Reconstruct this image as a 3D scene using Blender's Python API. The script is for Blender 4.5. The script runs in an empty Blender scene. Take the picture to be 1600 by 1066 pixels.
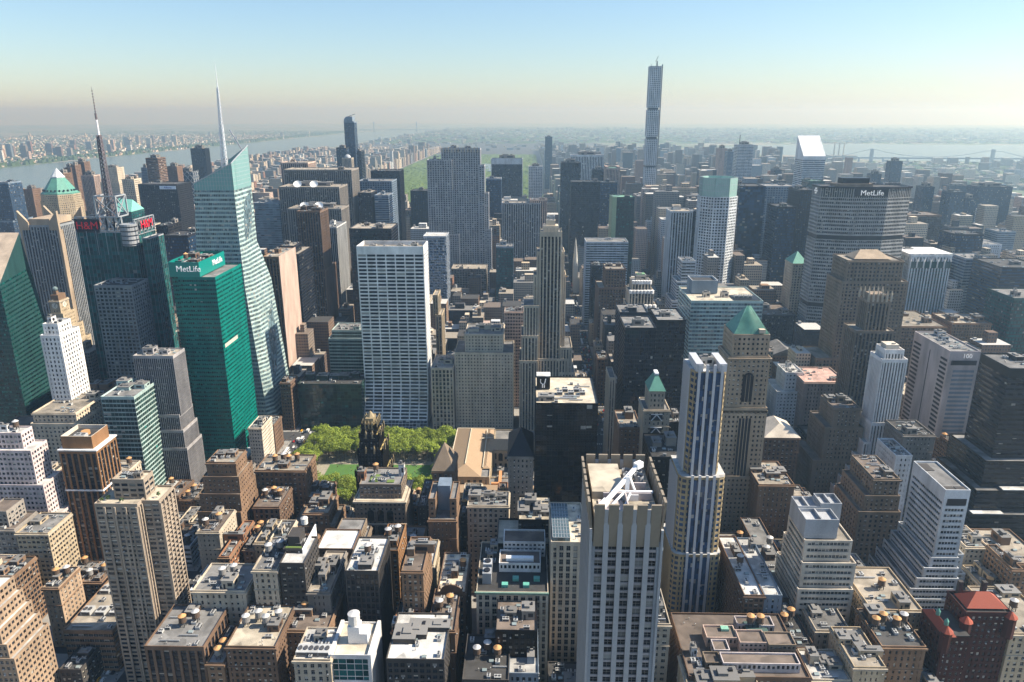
import bpy, math, random
import numpy as np
from mathutils import Vector, Matrix, noise as mnoise
R=math.radians
sc=bpy.context.scene
COL=sc.collection
# ------------------------------------------------------------ camera
CAM=(-80.0,-60.0,320.0)
cd=bpy.data.cameras.new('camera'); cam=bpy.data.objects.new('camera',cd); COL.objects.link(cam)
cam.location=CAM
cam.rotation_euler=(R(90-17.1),0,R(1.24))
cd.sensor_width=36; cd.lens=1152/1600*36; cd.clip_start=1; cd.clip_end=90000
sc.camera=cam
# ------------------------------------------------------------ sky, sun, exposure
SUN_AZ,SUN_EL=86.0,42.0          # azimuth clockwise from up-town (+Y), elevation
w=bpy.data.worlds.new('World'); sc.world=w; w.use_nodes=True
nt=w.node_tree; bg=nt.nodes['Background']
sky=nt.nodes.new('ShaderNodeTexSky'); sky.sky_type='NISHITA'; sky.sun_disc=False
sky.sun_elevation=R(SUN_EL); sky.sun_rotation=R(SUN_AZ)
sky.altitude=0; sky.air_density=1.15; sky.dust_density=.45; sky.ozone_density=6
nt.links.new(sky.outputs[0],bg.inputs[0]); bg.inputs[1].default_value=0.086
sl=bpy.data.lights.new('sun','SUN'); sl.energy=5.0; sl.angle=R(0.53); sl.color=(1,0.92,0.78)
so=bpy.data.objects.new('sun',sl); COL.objects.link(so)
sd=Vector((math.sin(R(SUN_AZ))*math.cos(R(SUN_EL)),math.cos(R(SUN_AZ))*math.cos(R(SUN_EL)),math.sin(R(SUN_EL))))
so.rotation_euler=sd.to_track_quat('Z','Y').to_euler(); so.location=(500,0,900)
sc.view_settings.view_transform='Standard'; sc.view_settings.look='None'
sc.view_settings.exposure=0.98; sc.view_settings.gamma=1
sc.render.engine='CYCLES'
cy=sc.cycles; cy.max_bounces=5; cy.diffuse_bounces=1; cy.glossy_bounces=2; cy.transmission_bounces=1
cy.volume_bounces=0; cy.transparent_max_bounces=4; cy.use_denoising=True; cy.caustics_reflective=False; cy.caustics_refractive=False
cy.use_adaptive_sampling=True; cy.adaptive_threshold=0.02
rnd=random.Random(7)
# ------------------------------------------------------------ materials
MATS={}
def newmat(n):
    m=bpy.data.materials.new(n); m.use_nodes=True
    return m,m.node_tree,m.node_tree.nodes['Principled BSDF']
def N(t,ty,**k):
    n=t.nodes.new(ty)
    for a,b in k.items():
        if a.startswith('i'): n.inputs[int(a[1:])].default_value=b
        else: setattr(n,a,b)
    return n
def math_(t,op,a,b=None):
    n=t.nodes.new('ShaderNodeMath'); n.operation=op
    for i,v in enumerate((a,b)):
        if v is None: continue
        if isinstance(v,(int,float)): n.inputs[i].default_value=v
        else: t.links.new(v,n.inputs[i])
    return n.outputs[0]
def mix(t,f,a,b,mode='MIX'):
    n=t.nodes.new('ShaderNodeMix'); n.data_type='RGBA'; n.blend_type=mode
    for i,v in ((0,f),(6,a),(7,b)):
        if isinstance(v,(int,float)): n.inputs[i].default_value=v
        elif isinstance(v,tuple): n.inputs[i].default_value=(v[0],v[1],v[2],1)
        else: t.links.new(v,n.inputs[i])
    return n.outputs[2]
WALL=dict(
 limestone=(.34,.31,.26), stone=(.36,.33,.28), greystone=(.23,.22,.21), rock=(.27,.27,.28), rockp=(.3,.3,.3),
 tan=(.33,.225,.155), tanlight=(.50,.385,.29), tanstone=(.30,.25,.21), sandstone=(.33,.275,.215), buff=(.55,.42,.24),
 cream=(.50,.43,.32), white=(.72,.70,.68), offwhite=(.58,.55,.50), whiteg=(.52,.54,.56), pinkwhite=(.68,.56,.54),
 pinkstone=(.38,.30,.27), pinkw=(.50,.44,.43), brown=(.26,.17,.12), brownstone=(.22,.15,.11), taupe=(.21,.175,.14),
 redbrown=(.085,.024,.018), orange=(.42,.22,.10), orangebrick=(.44,.21,.11), dark=(.035,.036,.045), black=(.012,.012,.014),
 darkgrey=(.07,.068,.07), grey=(.20,.21,.22), ribgrey=(.36,.34,.34), greyrib=(.36,.37,.39), concrete=(.46,.40,.34),
 blueg=(.16,.20,.25), darkblue=(.05,.065,.09), solow=(.035,.05,.07), silver=(.35,.38,.42), stripe=(.62,.60,.56),
 teal=(.035,.105,.10), tealpanel=(.0,.27,.22), darkgreen=(.05,.09,.075), glasswall=(.30,.38,.36), metlife=(.30,.30,.30),
 red=(.5,.03,.03), steel=(.55,.57,.6), copper=(.10,.36,.28), pink=(.45,.33,.30), bluepanel=(.34,.42,.50),
 lightrib=(.62,.62,.70), gold=(.55,.40,.14), orangeroof=(.62,.16,.06), tealglass=(.02,.20,.19))
LIGHTW={'limestone':1.55,'stone':1.2,'greystone':1.0,'rock':1.4,'pinkstone':1.15,'greyrib':1,'concrete':.72,'cream':.8,'white':1,'offwhite':.95,'whiteg':1.05,'ribgrey':1,'glasswall':1.25,'metlife':1.15,'stripe':1,'lightrib':.8,'sandstone':.95,'taupe':.95,'pinkwhite':.85,'pinkw':.95,'grey':1.25,'darkgrey':.75,'silver':1.2,'blueg':1.1}
WALL={k:tuple(x*LIGHTW.get(k,.62) for x in v) for k,v in WALL.items()}
for _k in ('limestone','stone','greystone','tan','tanlight','tanstone','sandstone','cream','brownstone','taupe','darkgrey','pinkstone','concrete','offwhite','brown'):
    _c=WALL[_k]; WALL[_k]=(_c[0]*1.06,_c[1]*.98,_c[2]*.89)
ROOF=dict(dark=(.045,.043,.042), grey=(.17,.165,.16), white=(.46,.45,.43), tan=(.27,.235,.19), brown=(.14,.11,.09), cream=(.46,.40,.31),
 green=(.12,.25,.18), pink=(.4,.26,.22), gold=(.5,.38,.15), roofbrown=(.30,.21,.13), tar=(.06,.058,.055), membrane=(.45,.44,.43))
def wallmat(key,rough=.85,scale=1.0):
    k=('w',key)
    if k in MATS: return MATS[k]
    c=WALL[key]; m,t,b=newmat('wall_'+key)
    oi=N(t,'ShaderNodeObjectInfo'); tc=N(t,'ShaderNodeTexCoord')
    mp=N(t,'ShaderNodeMapping'); mp.inputs[3].default_value=(.12,.12,.035); t.links.new(tc.outputs[3],mp.inputs[0])
    n1=N(t,'ShaderNodeTexNoise',i2=1.0,i3=5.0); t.links.new(mp.outputs[0],n1.inputs[0])
    n2=N(t,'ShaderNodeTexNoise',i2=1.7,i3=3.0); t.links.new(tc.outputs[3],n2.inputs[0])
    v=math_(t,'ADD',math_(t,'MULTIPLY',n1.outputs[0],1.15),math_(t,'MULTIPLY',n2.outputs[0],.5))
    v=math_(t,'ADD',v,.17)
    v=math_(t,'MULTIPLY',v,math_(t,'ADD',math_(t,'MULTIPLY',oi.outputs['Random'],.24),.88))
    cc=N(t,'ShaderNodeVectorMath',operation='SCALE'); cc.inputs[0].default_value=c; t.links.new(v,cc.inputs['Scale'])
    t.links.new(cc.outputs[0],b.inputs['Base Color']); b.inputs['Roughness'].default_value=rough
    b.inputs['Specular IOR Level'].default_value=.3
    if key in('black','dark','darkblue','solow','darkgreen','teal','tealpanel','tealglass','blueg','silver','glasswall','steel','lightrib'):
        b.inputs['Roughness'].default_value=.4; b.inputs['Specular IOR Level'].default_value=.22
    MATS[k]=m; return m
GL=dict(dark=((.012,.016,.023),.2), blue=((.02,.05,.10),.08), sky=((.10,.15,.17),.2), teal=((.01,.08,.08),.04), green=((.0,.05,.045),.04),
 greendark=((.018,.045,.04),.06), bluewin=((.02,.05,.11),.08), blackg=((.006,.006,.008),.03), lit=((.02,.022,.03),.3), darkq=((.012,.016,.024),.015), greenq=((.004,.045,.04),.45))
def glassmat(key,wh=.5):
    k=('g',key,round(wh,2))
    if k in MATS: return MATS[k]
    (c,blind)=GL[key]; m,t,b=newmat('glass_'+key)
    uv=N(t,'ShaderNodeUVMap'); fl=N(t,'ShaderNodeVectorMath',operation='FLOOR'); fr=N(t,'ShaderNodeVectorMath',operation='FRACTION')
    t.links.new(uv.outputs[0],fl.inputs[0]); t.links.new(uv.outputs[0],fr.inputs[0])
    oi=N(t,'ShaderNodeObjectInfo')
    ad=N(t,'ShaderNodeVectorMath',operation='ADD'); t.links.new(fl.outputs[0],ad.inputs[0])
    cmb=N(t,'ShaderNodeCombineXYZ'); t.links.new(math_(t,'MULTIPLY',oi.outputs['Random'],91.7),cmb.inputs[2]); t.links.new(cmb.outputs[0],ad.inputs[1])
    wn=N(t,'ShaderNodeTexWhiteNoise',noise_dimensions='3D'); t.links.new(ad.outputs[0],wn.inputs[0])
    sx=N(t,'ShaderNodeSeparateColor'); t.links.new(wn.outputs['Color'],sx.inputs[0])
    sf=N(t,'ShaderNodeSeparateXYZ'); t.links.new(fr.outputs[0],sf.inputs[0])
    has=math_(t,'LESS_THAN',sx.outputs[0],blind)
    edge=math_(t,'ADD',math_(t,'MULTIPLY',sx.outputs[1],wh*.9),1-wh)
    low=math_(t,'GREATER_THAN',sf.outputs[1],edge)
    bl=math_(t,'MULTIPLY',has,low)
    mul=math_(t,'MULTIPLY',math_(t,'ADD',math_(t,'MULTIPLY',sx.outputs[2],1.3),.35),1)
    cc=N(t,'ShaderNodeVectorMath',operation='SCALE'); cc.inputs[0].default_value=c; t.links.new(mul,cc.inputs['Scale'])
    bc=N(t,'ShaderNodeVectorMath',operation='SCALE'); bc.inputs[0].default_value=(.5,.62,.72) if key=='lit' else ((.0,.19,.16) if key.startswith('green') else (.42,.40,.36)); t.links.new(math_(t,'ADD',math_(t,'MULTIPLY',sx.outputs[2],.7),.3),bc.inputs['Scale'])
    col=mix(t,bl,cc.outputs[0],bc.outputs[0]); t.links.new(col,b.inputs['Base Color'])
    t.links.new(math_(t,'ADD',math_(t,'MULTIPLY',bl,.3),.08),b.inputs['Roughness'])
    b.inputs['Specular IOR Level'].default_value=.45 if key!='blackg' else .3
    # every pane leans a little differently, so the sky breaks up in them
    ge=N(t,'ShaderNodeNewGeometry'); sb=N(t,'ShaderNodeVectorMath',operation='SUBTRACT'); t.links.new(wn.outputs['Color'],sb.inputs[0]); sb.inputs[1].default_value=(.5,.5,.5)
    s2=N(t,'ShaderNodeVectorMath',operation='SCALE'); t.links.new(sb.outputs[0],s2.inputs[0]); s2.inputs['Scale'].default_value=.05
    a2=N(t,'ShaderNodeVectorMath',operation='ADD'); t.links.new(s2.outputs[0],a2.inputs[0]); t.links.new(ge.outputs['Normal'],a2.inputs[1])
    nn=N(t,'ShaderNodeVectorMath',operation='NORMALIZE'); t.links.new(a2.outputs[0],nn.inputs[0]); t.links.new(nn.outputs[0],b.inputs['Normal'])
    MATS[k]=m; return m
def panemat(key):
    k=('p',key)
    if k in MATS: return MATS[k]
    (c,blind)=GL[key]; m,t,b=newmat('pane_'+key)
    oi=N(t,'ShaderNodeObjectInfo'); uv=N(t,'ShaderNodeUVMap'); sf=N(t,'ShaderNodeSeparateXYZ'); t.links.new(uv.outputs[0],sf.inputs[0])
    wn=N(t,'ShaderNodeTexWhiteNoise',noise_dimensions='1D'); t.links.new(math_(t,'MULTIPLY',oi.outputs['Random'],977.),wn.inputs['W'])
    sx=N(t,'ShaderNodeSeparateColor'); t.links.new(wn.outputs['Color'],sx.inputs[0])
    bl=math_(t,'MULTIPLY',math_(t,'LESS_THAN',sx.outputs[0],blind*1.3),math_(t,'GREATER_THAN',sf.outputs[1],sx.outputs[1]))
    cc=N(t,'ShaderNodeVectorMath',operation='SCALE'); cc.inputs[0].default_value=c; t.links.new(math_(t,'ADD',math_(t,'MULTIPLY',sx.outputs[2],1.3),.35),cc.inputs['Scale'])
    bc=N(t,'ShaderNodeVectorMath',operation='SCALE'); bc.inputs[0].default_value=(.42,.40,.36); t.links.new(math_(t,'ADD',math_(t,'MULTIPLY',sx.outputs[2],.8),.3),bc.inputs['Scale'])
    t.links.new(mix(t,bl,cc.outputs[0],bc.outputs[0]),b.inputs['Base Color']); b.inputs['Roughness'].default_value=.12
    b.inputs['Specular IOR Level'].default_value=.35
    MATS[k]=m; return m
def roofmat(key):
    k=('r',key)
    if k in MATS: return MATS[k]
    c=ROOF[key]; m,t,b=newmat('roof_'+key)
    tc=N(t,'ShaderNodeTexCoord'); oi=N(t,'ShaderNodeObjectInfo')
    n1=N(t,'ShaderNodeTexNoise',i2=.16,i3=6.0); t.links.new(tc.outputs[3],n1.inputs[0])
    vo=N(t,'ShaderNodeTexVoronoi',i2=.10); t.links.new(tc.outputs[3],vo.inputs[0])
    sv=N(t,'ShaderNodeSeparateColor'); t.links.new(vo.outputs['Color'],sv.inputs[0])
    v=math_(t,'ADD',math_(t,'MULTIPLY',n1.outputs[0],1.5),math_(t,'MULTIPLY',sv.outputs[0],.45)); v=math_(t,'ADD',v,.0)
    v=math_(t,'MULTIPLY',v,math_(t,'ADD',math_(t,'MULTIPLY',oi.outputs['Random'],.4),.8))
    cc=N(t,'ShaderNodeVectorMath',operation='SCALE'); cc.inputs[0].default_value=c; t.links.new(v,cc.inputs['Scale'])
    t.links.new(cc.outputs[0],b.inputs['Base Color']); b.inputs['Roughness'].default_value=.9
    MATS[k]=m; return m
def plain(name,c,rough=.7,metal=0,noise=.3,scale=.8,emit=0):
    k=('x',name)
    if k in MATS: return MATS[k]
    m,t,b=newmat(name)
    tc=N(t,'ShaderNodeTexCoord'); n1=N(t,'ShaderNodeTexNoise',i2=scale,i3=4.0); t.links.new(tc.outputs[3],n1.inputs[0])
    oi=N(t,'ShaderNodeObjectInfo')
    v=math_(t,'ADD',math_(t,'MULTIPLY',n1.outputs[0],noise*2),1-noise)
    v=math_(t,'MULTIPLY',v,math_(t,'ADD',math_(t,'MULTIPLY',oi.outputs['Random'],.2),.9))
    cc=N(t,'ShaderNodeVectorMath',operation='SCALE'); cc.inputs[0].default_value=c; t.links.new(v,cc.inputs['Scale'])
    t.links.new(cc.outputs[0],b.inputs['Base Color']); b.inputs['Roughness'].default_value=rough; b.inputs['Metallic'].default_value=metal
    if emit:
        b.inputs['Emission Color'].default_value=(c[0],c[1],c[2],1); b.inputs['Emission Strength'].default_value=emit
    MATS[k]=m; return m
def farmat(name,glass=(.03,.04,.055),wx=.55,wy=.5):
    """facade drawn from uv cells, one bay by one storey each; wall colour from the face attribute"""
    k=('f',name)
    if k in MATS: return MATS[k]
    m,t,b=newmat(name)
    at=N(t,'ShaderNodeAttribute'); at.attribute_name='col'
    uv=N(t,'ShaderNodeUVMap'); fl=N(t,'ShaderNodeVectorMath',operation='FLOOR'); fr=N(t,'ShaderNodeVectorMath',operation='FRACTION')
    t.links.new(uv.outputs[0],fl.inputs[0]); t.links.new(uv.outputs[0],fr.inputs[0])
    sf=N(t,'ShaderNodeSeparateXYZ'); t.links.new(fr.outputs[0],sf.inputs[0]); su=N(t,'ShaderNodeSeparateXYZ'); t.links.new(uv.outputs[0],su.inputs[0])
    wn=N(t,'ShaderNodeTexWhiteNoise',noise_dimensions='3D'); t.links.new(fl.outputs[0],wn.inputs[0])
    def band(s,a,b_): return math_(t,'MULTIPLY',math_(t,'GREATER_THAN',s,a),math_(t,'LESS_THAN',s,b_))
    mk=math_(t,'MULTIPLY',band(sf.outputs[0],(1-wx)/2,(1+wx)/2),band(sf.outputs[1],.25,.25+wy))
    mk=math_(t,'MULTIPLY',mk,math_(t,'GREATER_THAN',su.outputs[1],.0))
    gs=N(t,'ShaderNodeVectorMath',operation='SCALE'); gs.inputs[0].default_value=glass; t.links.new(math_(t,'ADD',math_(t,'MULTIPLY',wn.outputs[0],2.0),.3),gs.inputs['Scale'])
    t.links.new(mix(t,mk,at.outputs[0],gs.outputs[0]),b.inputs['Base Color'])
    t.links.new(math_(t,'SUBTRACT',.85,math_(t,'MULTIPLY',mk,.6)),b.inputs['Roughness'])
    MATS[k]=m; return m
# ------------------------------------------------------------ mesh collector
class MB:
    def __init__(s): s.q=[];s.uv=[];s.mi=[];s.col=[];s.has=False
    def add(s,q,mi=0,uv=None,col=None):
        q=np.asarray(q,dtype=np.float32).reshape(-1,4,3); n=len(q)
        s.q.append(q); s.mi.append(np.full(n,mi,np.int32))
        s.uv.append(np.zeros((n,4,2),np.float32)-1 if uv is None else np.asarray(uv,np.float32).reshape(n,4,2))
        if col is not None: s.has=True
        s.col.append(np.tile(np.array(col if col is not None else (.3,.3,.3),np.float32),(n,1)) if col is None or np.ndim(col)==1 else np.asarray(col,np.float32))
    def box(s,x0,x1,y0,y1,z0,z1,mi=0,bottom=False,top=True,col=None,uvs=None):
        v=[(x0,y0,z0),(x1,y0,z0),(x1,y1,z0),(x0,y1,z0),(x0,y0,z1),(x1,y0,z1),(x1,y1,z1),(x0,y1,z1)]
        f=[(0,1,5,4),(1,2,6,5),(2,3,7,6),(3,0,4,7)]
        uv=None
        if uvs:
            uv=[]
            for k in range(4):
                W=(x1-x0) if k%2==0 else (y1-y0); a=max(1,round(W/uvs[0])); h=max(1,round((z1-z0)/uvs[1]))
                uv.append([(0,0),(a,0),(a,h),(0,h)])
        s.add([[v[i] for i in q] for q in f],mi,uv,col)
        if top: s.add([[v[4],v[5],v[6],v[7]]],mi,None,col)
        if bottom: s.add([[v[3],v[2],v[1],v[0]]],mi,None,col)
    def prism(s,poly,z0,z1,mi=0,top=True,poly2=None,tmi=None):
        p2=poly2 or poly; n=len(poly)
        for i in range(n):
            j=(i+1)%n; s.add([[(*poly[i],z0),(*poly[j],z0),(*p2[j],z1),(*p2[i],z1)]],mi)
        if top:
            cx=sum(p[0] for p in p2)/n; cy_=sum(p[1] for p in p2)/n
            for i in range(n):
                j=(i+1)%n; s.add([[(cx,cy_,z1),(cx,cy_,z1),(*p2[i],z1),(*p2[j],z1)]],tmi if tmi is not None else mi)
    def cyl(s,x,y,z0,z1,r0,r1=None,n=12,mi=0,top=True):
        r1=r0 if r1 is None else r1
        P=lambda r:[(x+r*math.cos(2*math.pi*i/n),y+r*math.sin(2*math.pi*i/n)) for i in range(n)]
        s.prism(P(r0),z0,z1,mi,top and r1>.01,P(max(r1,.001)))
    def beam(s,a,b,r,mi=0):
        a=Vector(a);b=Vector(b);d=(b-a).normalized();u=d.cross(Vector((0,0,1)))
        if u.length<.01:u=Vector((1,0,0))
        u.normalize();w_=d.cross(u); c=[u*r+w_*r,-u*r+w_*r,-u*r-w_*r,u*r-w_*r]
        for i in range(4):
            j=(i+1)%4; s.add([[tuple(a+c[j]),tuple(a+c[i]),tuple(b+c[i]),tuple(b+c[j])]],mi)
        s.add([[tuple(b+c[k]) for k in range(4)]],mi); s.add([[tuple(a+c[k]) for k in (3,2,1,0)]],mi)
    def hip(s,x0,x1,y0,y1,z0,h,mi=0,ridge=.4,over=.6):
        x0-=over;x1+=over;y0-=over;y1+=over
        cx,cy_=(x0+x1)/2,(y0+y1)/2
        if (x1-x0)>=(y1-y0): a=(x1-x0)*ridge/2; r0=(cx-a,cy_,z0+h); r1=(cx+a,cy_,z0+h); 
        else: a=(y1-y0)*ridge/2; r0=(cx,cy_-a,z0+h); r1=(cx,cy_+a,z0+h)
        A,B,C_,D=(x0,y0,z0),(x1,y0,z0),(x1,y1,z0),(x0,y1,z0)
        if (x1-x0)>=(y1-y0): s.add([[A,B,r1,r0],[B,C_,r1,r1],[C_,D,r0,r1],[D,A,r0,r0]],mi)
        else: s.add([[A,B,r0,r0],[B,C_,r1,r0],[C_,D,r1,r1],[D,A,r0,r1]],mi)
    def build(s,name,mats,parent=None,loc=None,smooth=False,merge=False):
        q=np.concatenate(s.q); uv=np.concatenate(s.uv); mi=np.concatenate(s.mi); n=len(q)
        if parent is not None and loc is None:
            q=q-np.array(parent.location,dtype=np.float32)
        me=bpy.data.meshes.new(name)
        me.vertices.add(n*4); me.vertices.foreach_set('co',q.reshape(-1).astype(np.float32))
        me.loops.add(n*4); me.loops.foreach_set('vertex_index',np.arange(n*4,dtype=np.int32))
        me.polygons.add(n); me.polygons.foreach_set('loop_start',np.arange(0,n*4,4,dtype=np.int32)); me.polygons.foreach_set('loop_total',np.full(n,4,np.int32))
        for m in mats: me.materials.append(m)
        me.polygons.foreach_set('material_index',mi)
        ul=me.uv_layers.new(name='UVMap'); ul.data.foreach_set('uv',uv.reshape(-1))
        if s.has:
            at=me.attributes.new('col','FLOAT_COLOR','FACE'); c=np.concatenate(s.col); c4=np.ones((n,4),np.float32); c4[:,:3]=c; at.data.foreach_set('color',c4.reshape(-1))
        me.update(calc_edges=True); me.validate()
        o=bpy.data.objects.new(name,me); COL.objects.link(o)
        if parent is not None: o.parent=parent
        if loc is not None: o.location=loc
        return o
def tag(o,label=None,cat=None,group=None,kind=None):
    if label:o['label']=label
    if cat:o['category']=cat
    if group:o['group']=group
    if kind:o['kind']=kind
    return o
def empty(name,loc,label,cat,group=None,rz=0):
    o=bpy.data.objects.new(name,None); COL.objects.link(o); o.location=loc; o.rotation_euler=(0,0,rz); o.empty_display_size=3
    return tag(o,label,cat,group)
def copy_tree(o,parent=None):
    c=o.copy(); COL.objects.link(c)
    if parent is not None: c.parent=parent
    for ch in list(o.children): copy_tree(ch,c)
    return c
# ------------------------------------------------------------ facades
ST=dict(
 punch=dict(fh=3.6,bay=3.1,pw=1.65,wh=.5,d=.45,ds=0), punchd=dict(fh=3.4,bay=2.6,pw=.9,wh=.6,d=.4,ds=0),
 punchs=dict(fh=3.6,bay=2.6,pw=1.5,wh=.42,d=.4,ds=0), punch2=dict(fh=3.6,bay=2.9,pw=1.1,wh=.56,d=.45,ds=0),
 punchb=dict(fh=3.7,bay=3.0,pw=1.5,wh=.55,d=.4,ds=.0), punchc=dict(fh=2.9,bay=3.0,pw=.7,wh=.5,d=.4,ds=.1),
 vert=dict(fh=3.7,bay=3.5,pw=1.4,wh=.58,d=.8,ds=.5), vert2=dict(fh=3.6,bay=2.4,pw=1.15,wh=.6,d=1.0,ds=.8),
 vertd=dict(fh=3.8,bay=2.6,pw=.8,wh=.65,d=.6,ds=.3), vertbig=dict(fh=4.6,bay=4.2,pw=1.6,wh=.75,d=.9,ds=.5),
 vertbr=dict(fh=3.6,bay=4.4,pw=1.4,wh=.6,d=.8,ds=.5),
 ribbon=dict(fh=3.8,bay=6,pw=.25,wh=.52,d=.35,ds=0,rib=1), ribbonw=dict(fh=3.9,bay=3,pw=.15,wh=.5,d=.25,ds=0,rib=1), ribbon4=dict(fh=3.8,bay=2.0,pw=.35,wh=.5,d=.6,ds=0,rib=1,edge=1.6),
 bandg=dict(fh=3.9,bay=3,pw=.2,wh=.74,d=.35,ds=0,rib=1), band=dict(fh=3.9,bay=3,pw=.2,wh=.6,d=.35,ds=0,rib=1), grid=dict(fh=3.86,bay=9.3,pw=1.1,wh=.62,d=1.1,ds=.12),
 grid4=dict(fh=3.9,bay=4.4,pw=1.3,wh=.62,d=.6,ds=.1), curtain=dict(fh=3.9,bay=1.9,pw=.16,wh=.72,d=.14,ds=.04,cb=3),
 curtain8=dict(fh=3.9,bay=3.8,pw=.2,wh=.9,d=.16,ds=.04,cb=1.2), fins=dict(fh=4,bay=2.6,pw=.75,wh=1.,d=.6,ds=0,cb=1.5),
 rib=dict(fh=3.7,bay=4.1,pw=1.7,wh=.6,d=.9,ds=.6), rib2=dict(fh=8,bay=4.2,pw=1.9,wh=1.,d=1.0,ds=0,cb=5),
 stripew=dict(fh=3.7,bay=1.7,pw=.55,wh=.62,d=.6,ds=.3), stripes=dict(fh=3.7,bay=1.7,pw=.55,wh=.62,d=.6,ds=.3),
 diamond=dict(fh=3.9,bay=2.4,pw=.2,wh=.75,d=.3,ds=.1,cb=2), square=dict(fh=4.74,bay=4.74,pw=1.7,wh=.68,d=1.2,ds=0))
SPAN=dict(vert2='dark',vertbr='dark',stripew='dark',rib='darkgrey',vert='darkgrey',curtain='dark')
ST0=dict(ST)
for _k in list(ST0):
    if _k.startswith('punch'):
        for _j in range(6):
            _v=dict(ST0[_k]); _q=random.Random(_j*31+len(_k)); _v['bay']*=_q.uniform(.85,1.35); _v['pw']*=_q.uniform(.7,1.25); _v['pw']=min(_v['pw'],_v['bay']*.68); _v['fh']*=_q.uniform(.94,1.12); _v['wh']*=_q.uniform(.9,1.25); ST[_k+'_%d'%_j]=_v
NFACE=0
def facade(wb,gb,A,B,C_,D,st,cb=None,spm=1,base=0):
    """one wall plane, corners bottom-left, bottom-right, top-right, top-left seen from outside"""
    A,B,C_,D=[np.array(v,float) for v in (A,B,C_,D)]
    s_=ST[st]; W=(np.linalg.norm(B-A)+np.linalg.norm(C_-D))/2; Hh=(np.linalg.norm(D-A)+np.linalg.norm(C_-B))/2
    if W<.8 or Hh<2.5:
        wb.add([[A,B,C_,D]],0); return
    n=np.cross(B-A,D-A); 
    if np.linalg.norm(n)<1e-6: n=np.cross(C_-B,C_-A)
    n/=np.linalg.norm(n)
    cb=s_.get('cb',2.6) if cb is None else cb; cb=min(cb,Hh*.4)
    tc=1-cb/Hh; nb=max(1,round(W/s_['bay'])); nf=max(1,round((Hh-cb)/s_['fh'])); d=s_['d']; ds=s_['ds']
    def P(s,t,dd):
        s=np.asarray(s)[...,None];t=np.asarray(t)[...,None]
        return A*(1-s)*(1-t)+B*s*(1-t)+C_*s*t+D*(1-s)*t+n*np.asarray(dd)[...,None]
    def quads(s0,s1,t0,t1,da,db=None,mode='f'):
        s0,s1,t0,t1=np.broadcast_arrays(*[np.asarray(v,float) for v in (s0,s1,t0,t1)])
        s0,s1,t0,t1=[v.reshape(-1) for v in (s0,s1,t0,t1)]; o=np.ones_like(s0)
        if mode=='f': return np.stack([P(s0,t0,o*da),P(s1,t0,o*da),P(s1,t1,o*da),P(s0,t1,o*da)],1)
        if mode=='l': return np.stack([P(s0,t0,o*db),P(s0,t0,o*da),P(s0,t1,o*da),P(s0,t1,o*db)],1)
        if mode=='r': return np.stack([P(s1,t0,o*da),P(s1,t0,o*db),P(s1,t1,o*db),P(s1,t1,o*da)],1)
        if mode=='t': return np.stack([P(s0,t1,o*da),P(s1,t1,o*da),P(s1,t1,o*db),P(s0,t1,o*db)],1)
        if mode=='b': return np.stack([P(s0,t0,o*db),P(s1,t0,o*db),P(s1,t0,o*da),P(s0,t0,o*da)],1)
    gb.add(quads(0,1,0,tc,-d),0,[[(0,0),(nb,0),(nb,nf),(0,nf)]])
    wb.add(quads(0,1,tc,1,0),0); wb.add(quads(0,1,tc,1,0,-d,'b'),0)
    rib=s_.get('rib'); pwf=s_['pw']/W/2
    i=np.arange(nb+1); pc=i/nb; ed=s_.get('edge',s_['pw']*.9)/W
    a=np.where(i==0,0,np.where(i==nb,1-ed,pc-pwf)); b=np.where(i==nb,1,np.where(i==0,ed,pc+pwf))
    pd=0.0
    if rib: # piers recessed except corners
        m=(i>0)&(i<nb); pdep=-d*.6
        wb.add(quads(a[m],b[m],0,tc,pdep),0); wb.add(quads(a[~m],b[~m],0,tc,.0),0)
        wb.add(quads(a[:1],b[:1],0,tc,0,-d,'r'),0); wb.add(quads(a[-1:],b[-1:],0,tc,0,-d,'l'),0)
        S0=np.array([b[0]]);S1=np.array([a[-1]])
    else:
        wb.add(quads(a,b,0,tc,0),0); wb.add(quads(a[1:],b[1:],0,tc,0,-d,'l'),0); wb.add(quads(a[:-1],b[:-1],0,tc,0,-d,'r'),0)
        S0=b[:-1];S1=a[1:]
    if s_['wh']<1:
        k=np.arange(nf); t0=k/nf*tc; t1=(k+1-s_['wh'])/nf*tc
        ss0,tt0=np.meshgrid(S0,t0); ss1,tt1=np.meshgrid(S1,t1)
        wb.add(quads(ss0,ss1,tt0,tt1,-ds),spm); wb.add(quads(ss0,ss1,tt0,tt1,-ds,-d,'t'),spm)
        wb.add(quads(ss0,ss1,tt0,tt1,-ds,-d,'b'),spm)
    return nb,nf,tc,W,Hh
def plainface(fb,A,B,C_,D,bay,fh,col):
    W=np.linalg.norm(np.array(B)-A);Hh=np.linalg.norm(np.array(D)-A)
    a=max(1,round(W/bay));h=max(1,round(Hh/fh)); fb.add([[A,B,C_,D]],0,[[(0,0),(a,0),(a,h),(0,h)]],col)
def vis_sides(x0,x1,y0,y1):
    s={'S'}
    if x0>CAM[0]-25: s.add('W')
    if x1<CAM[0]+25: s.add('E')
    return s
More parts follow.
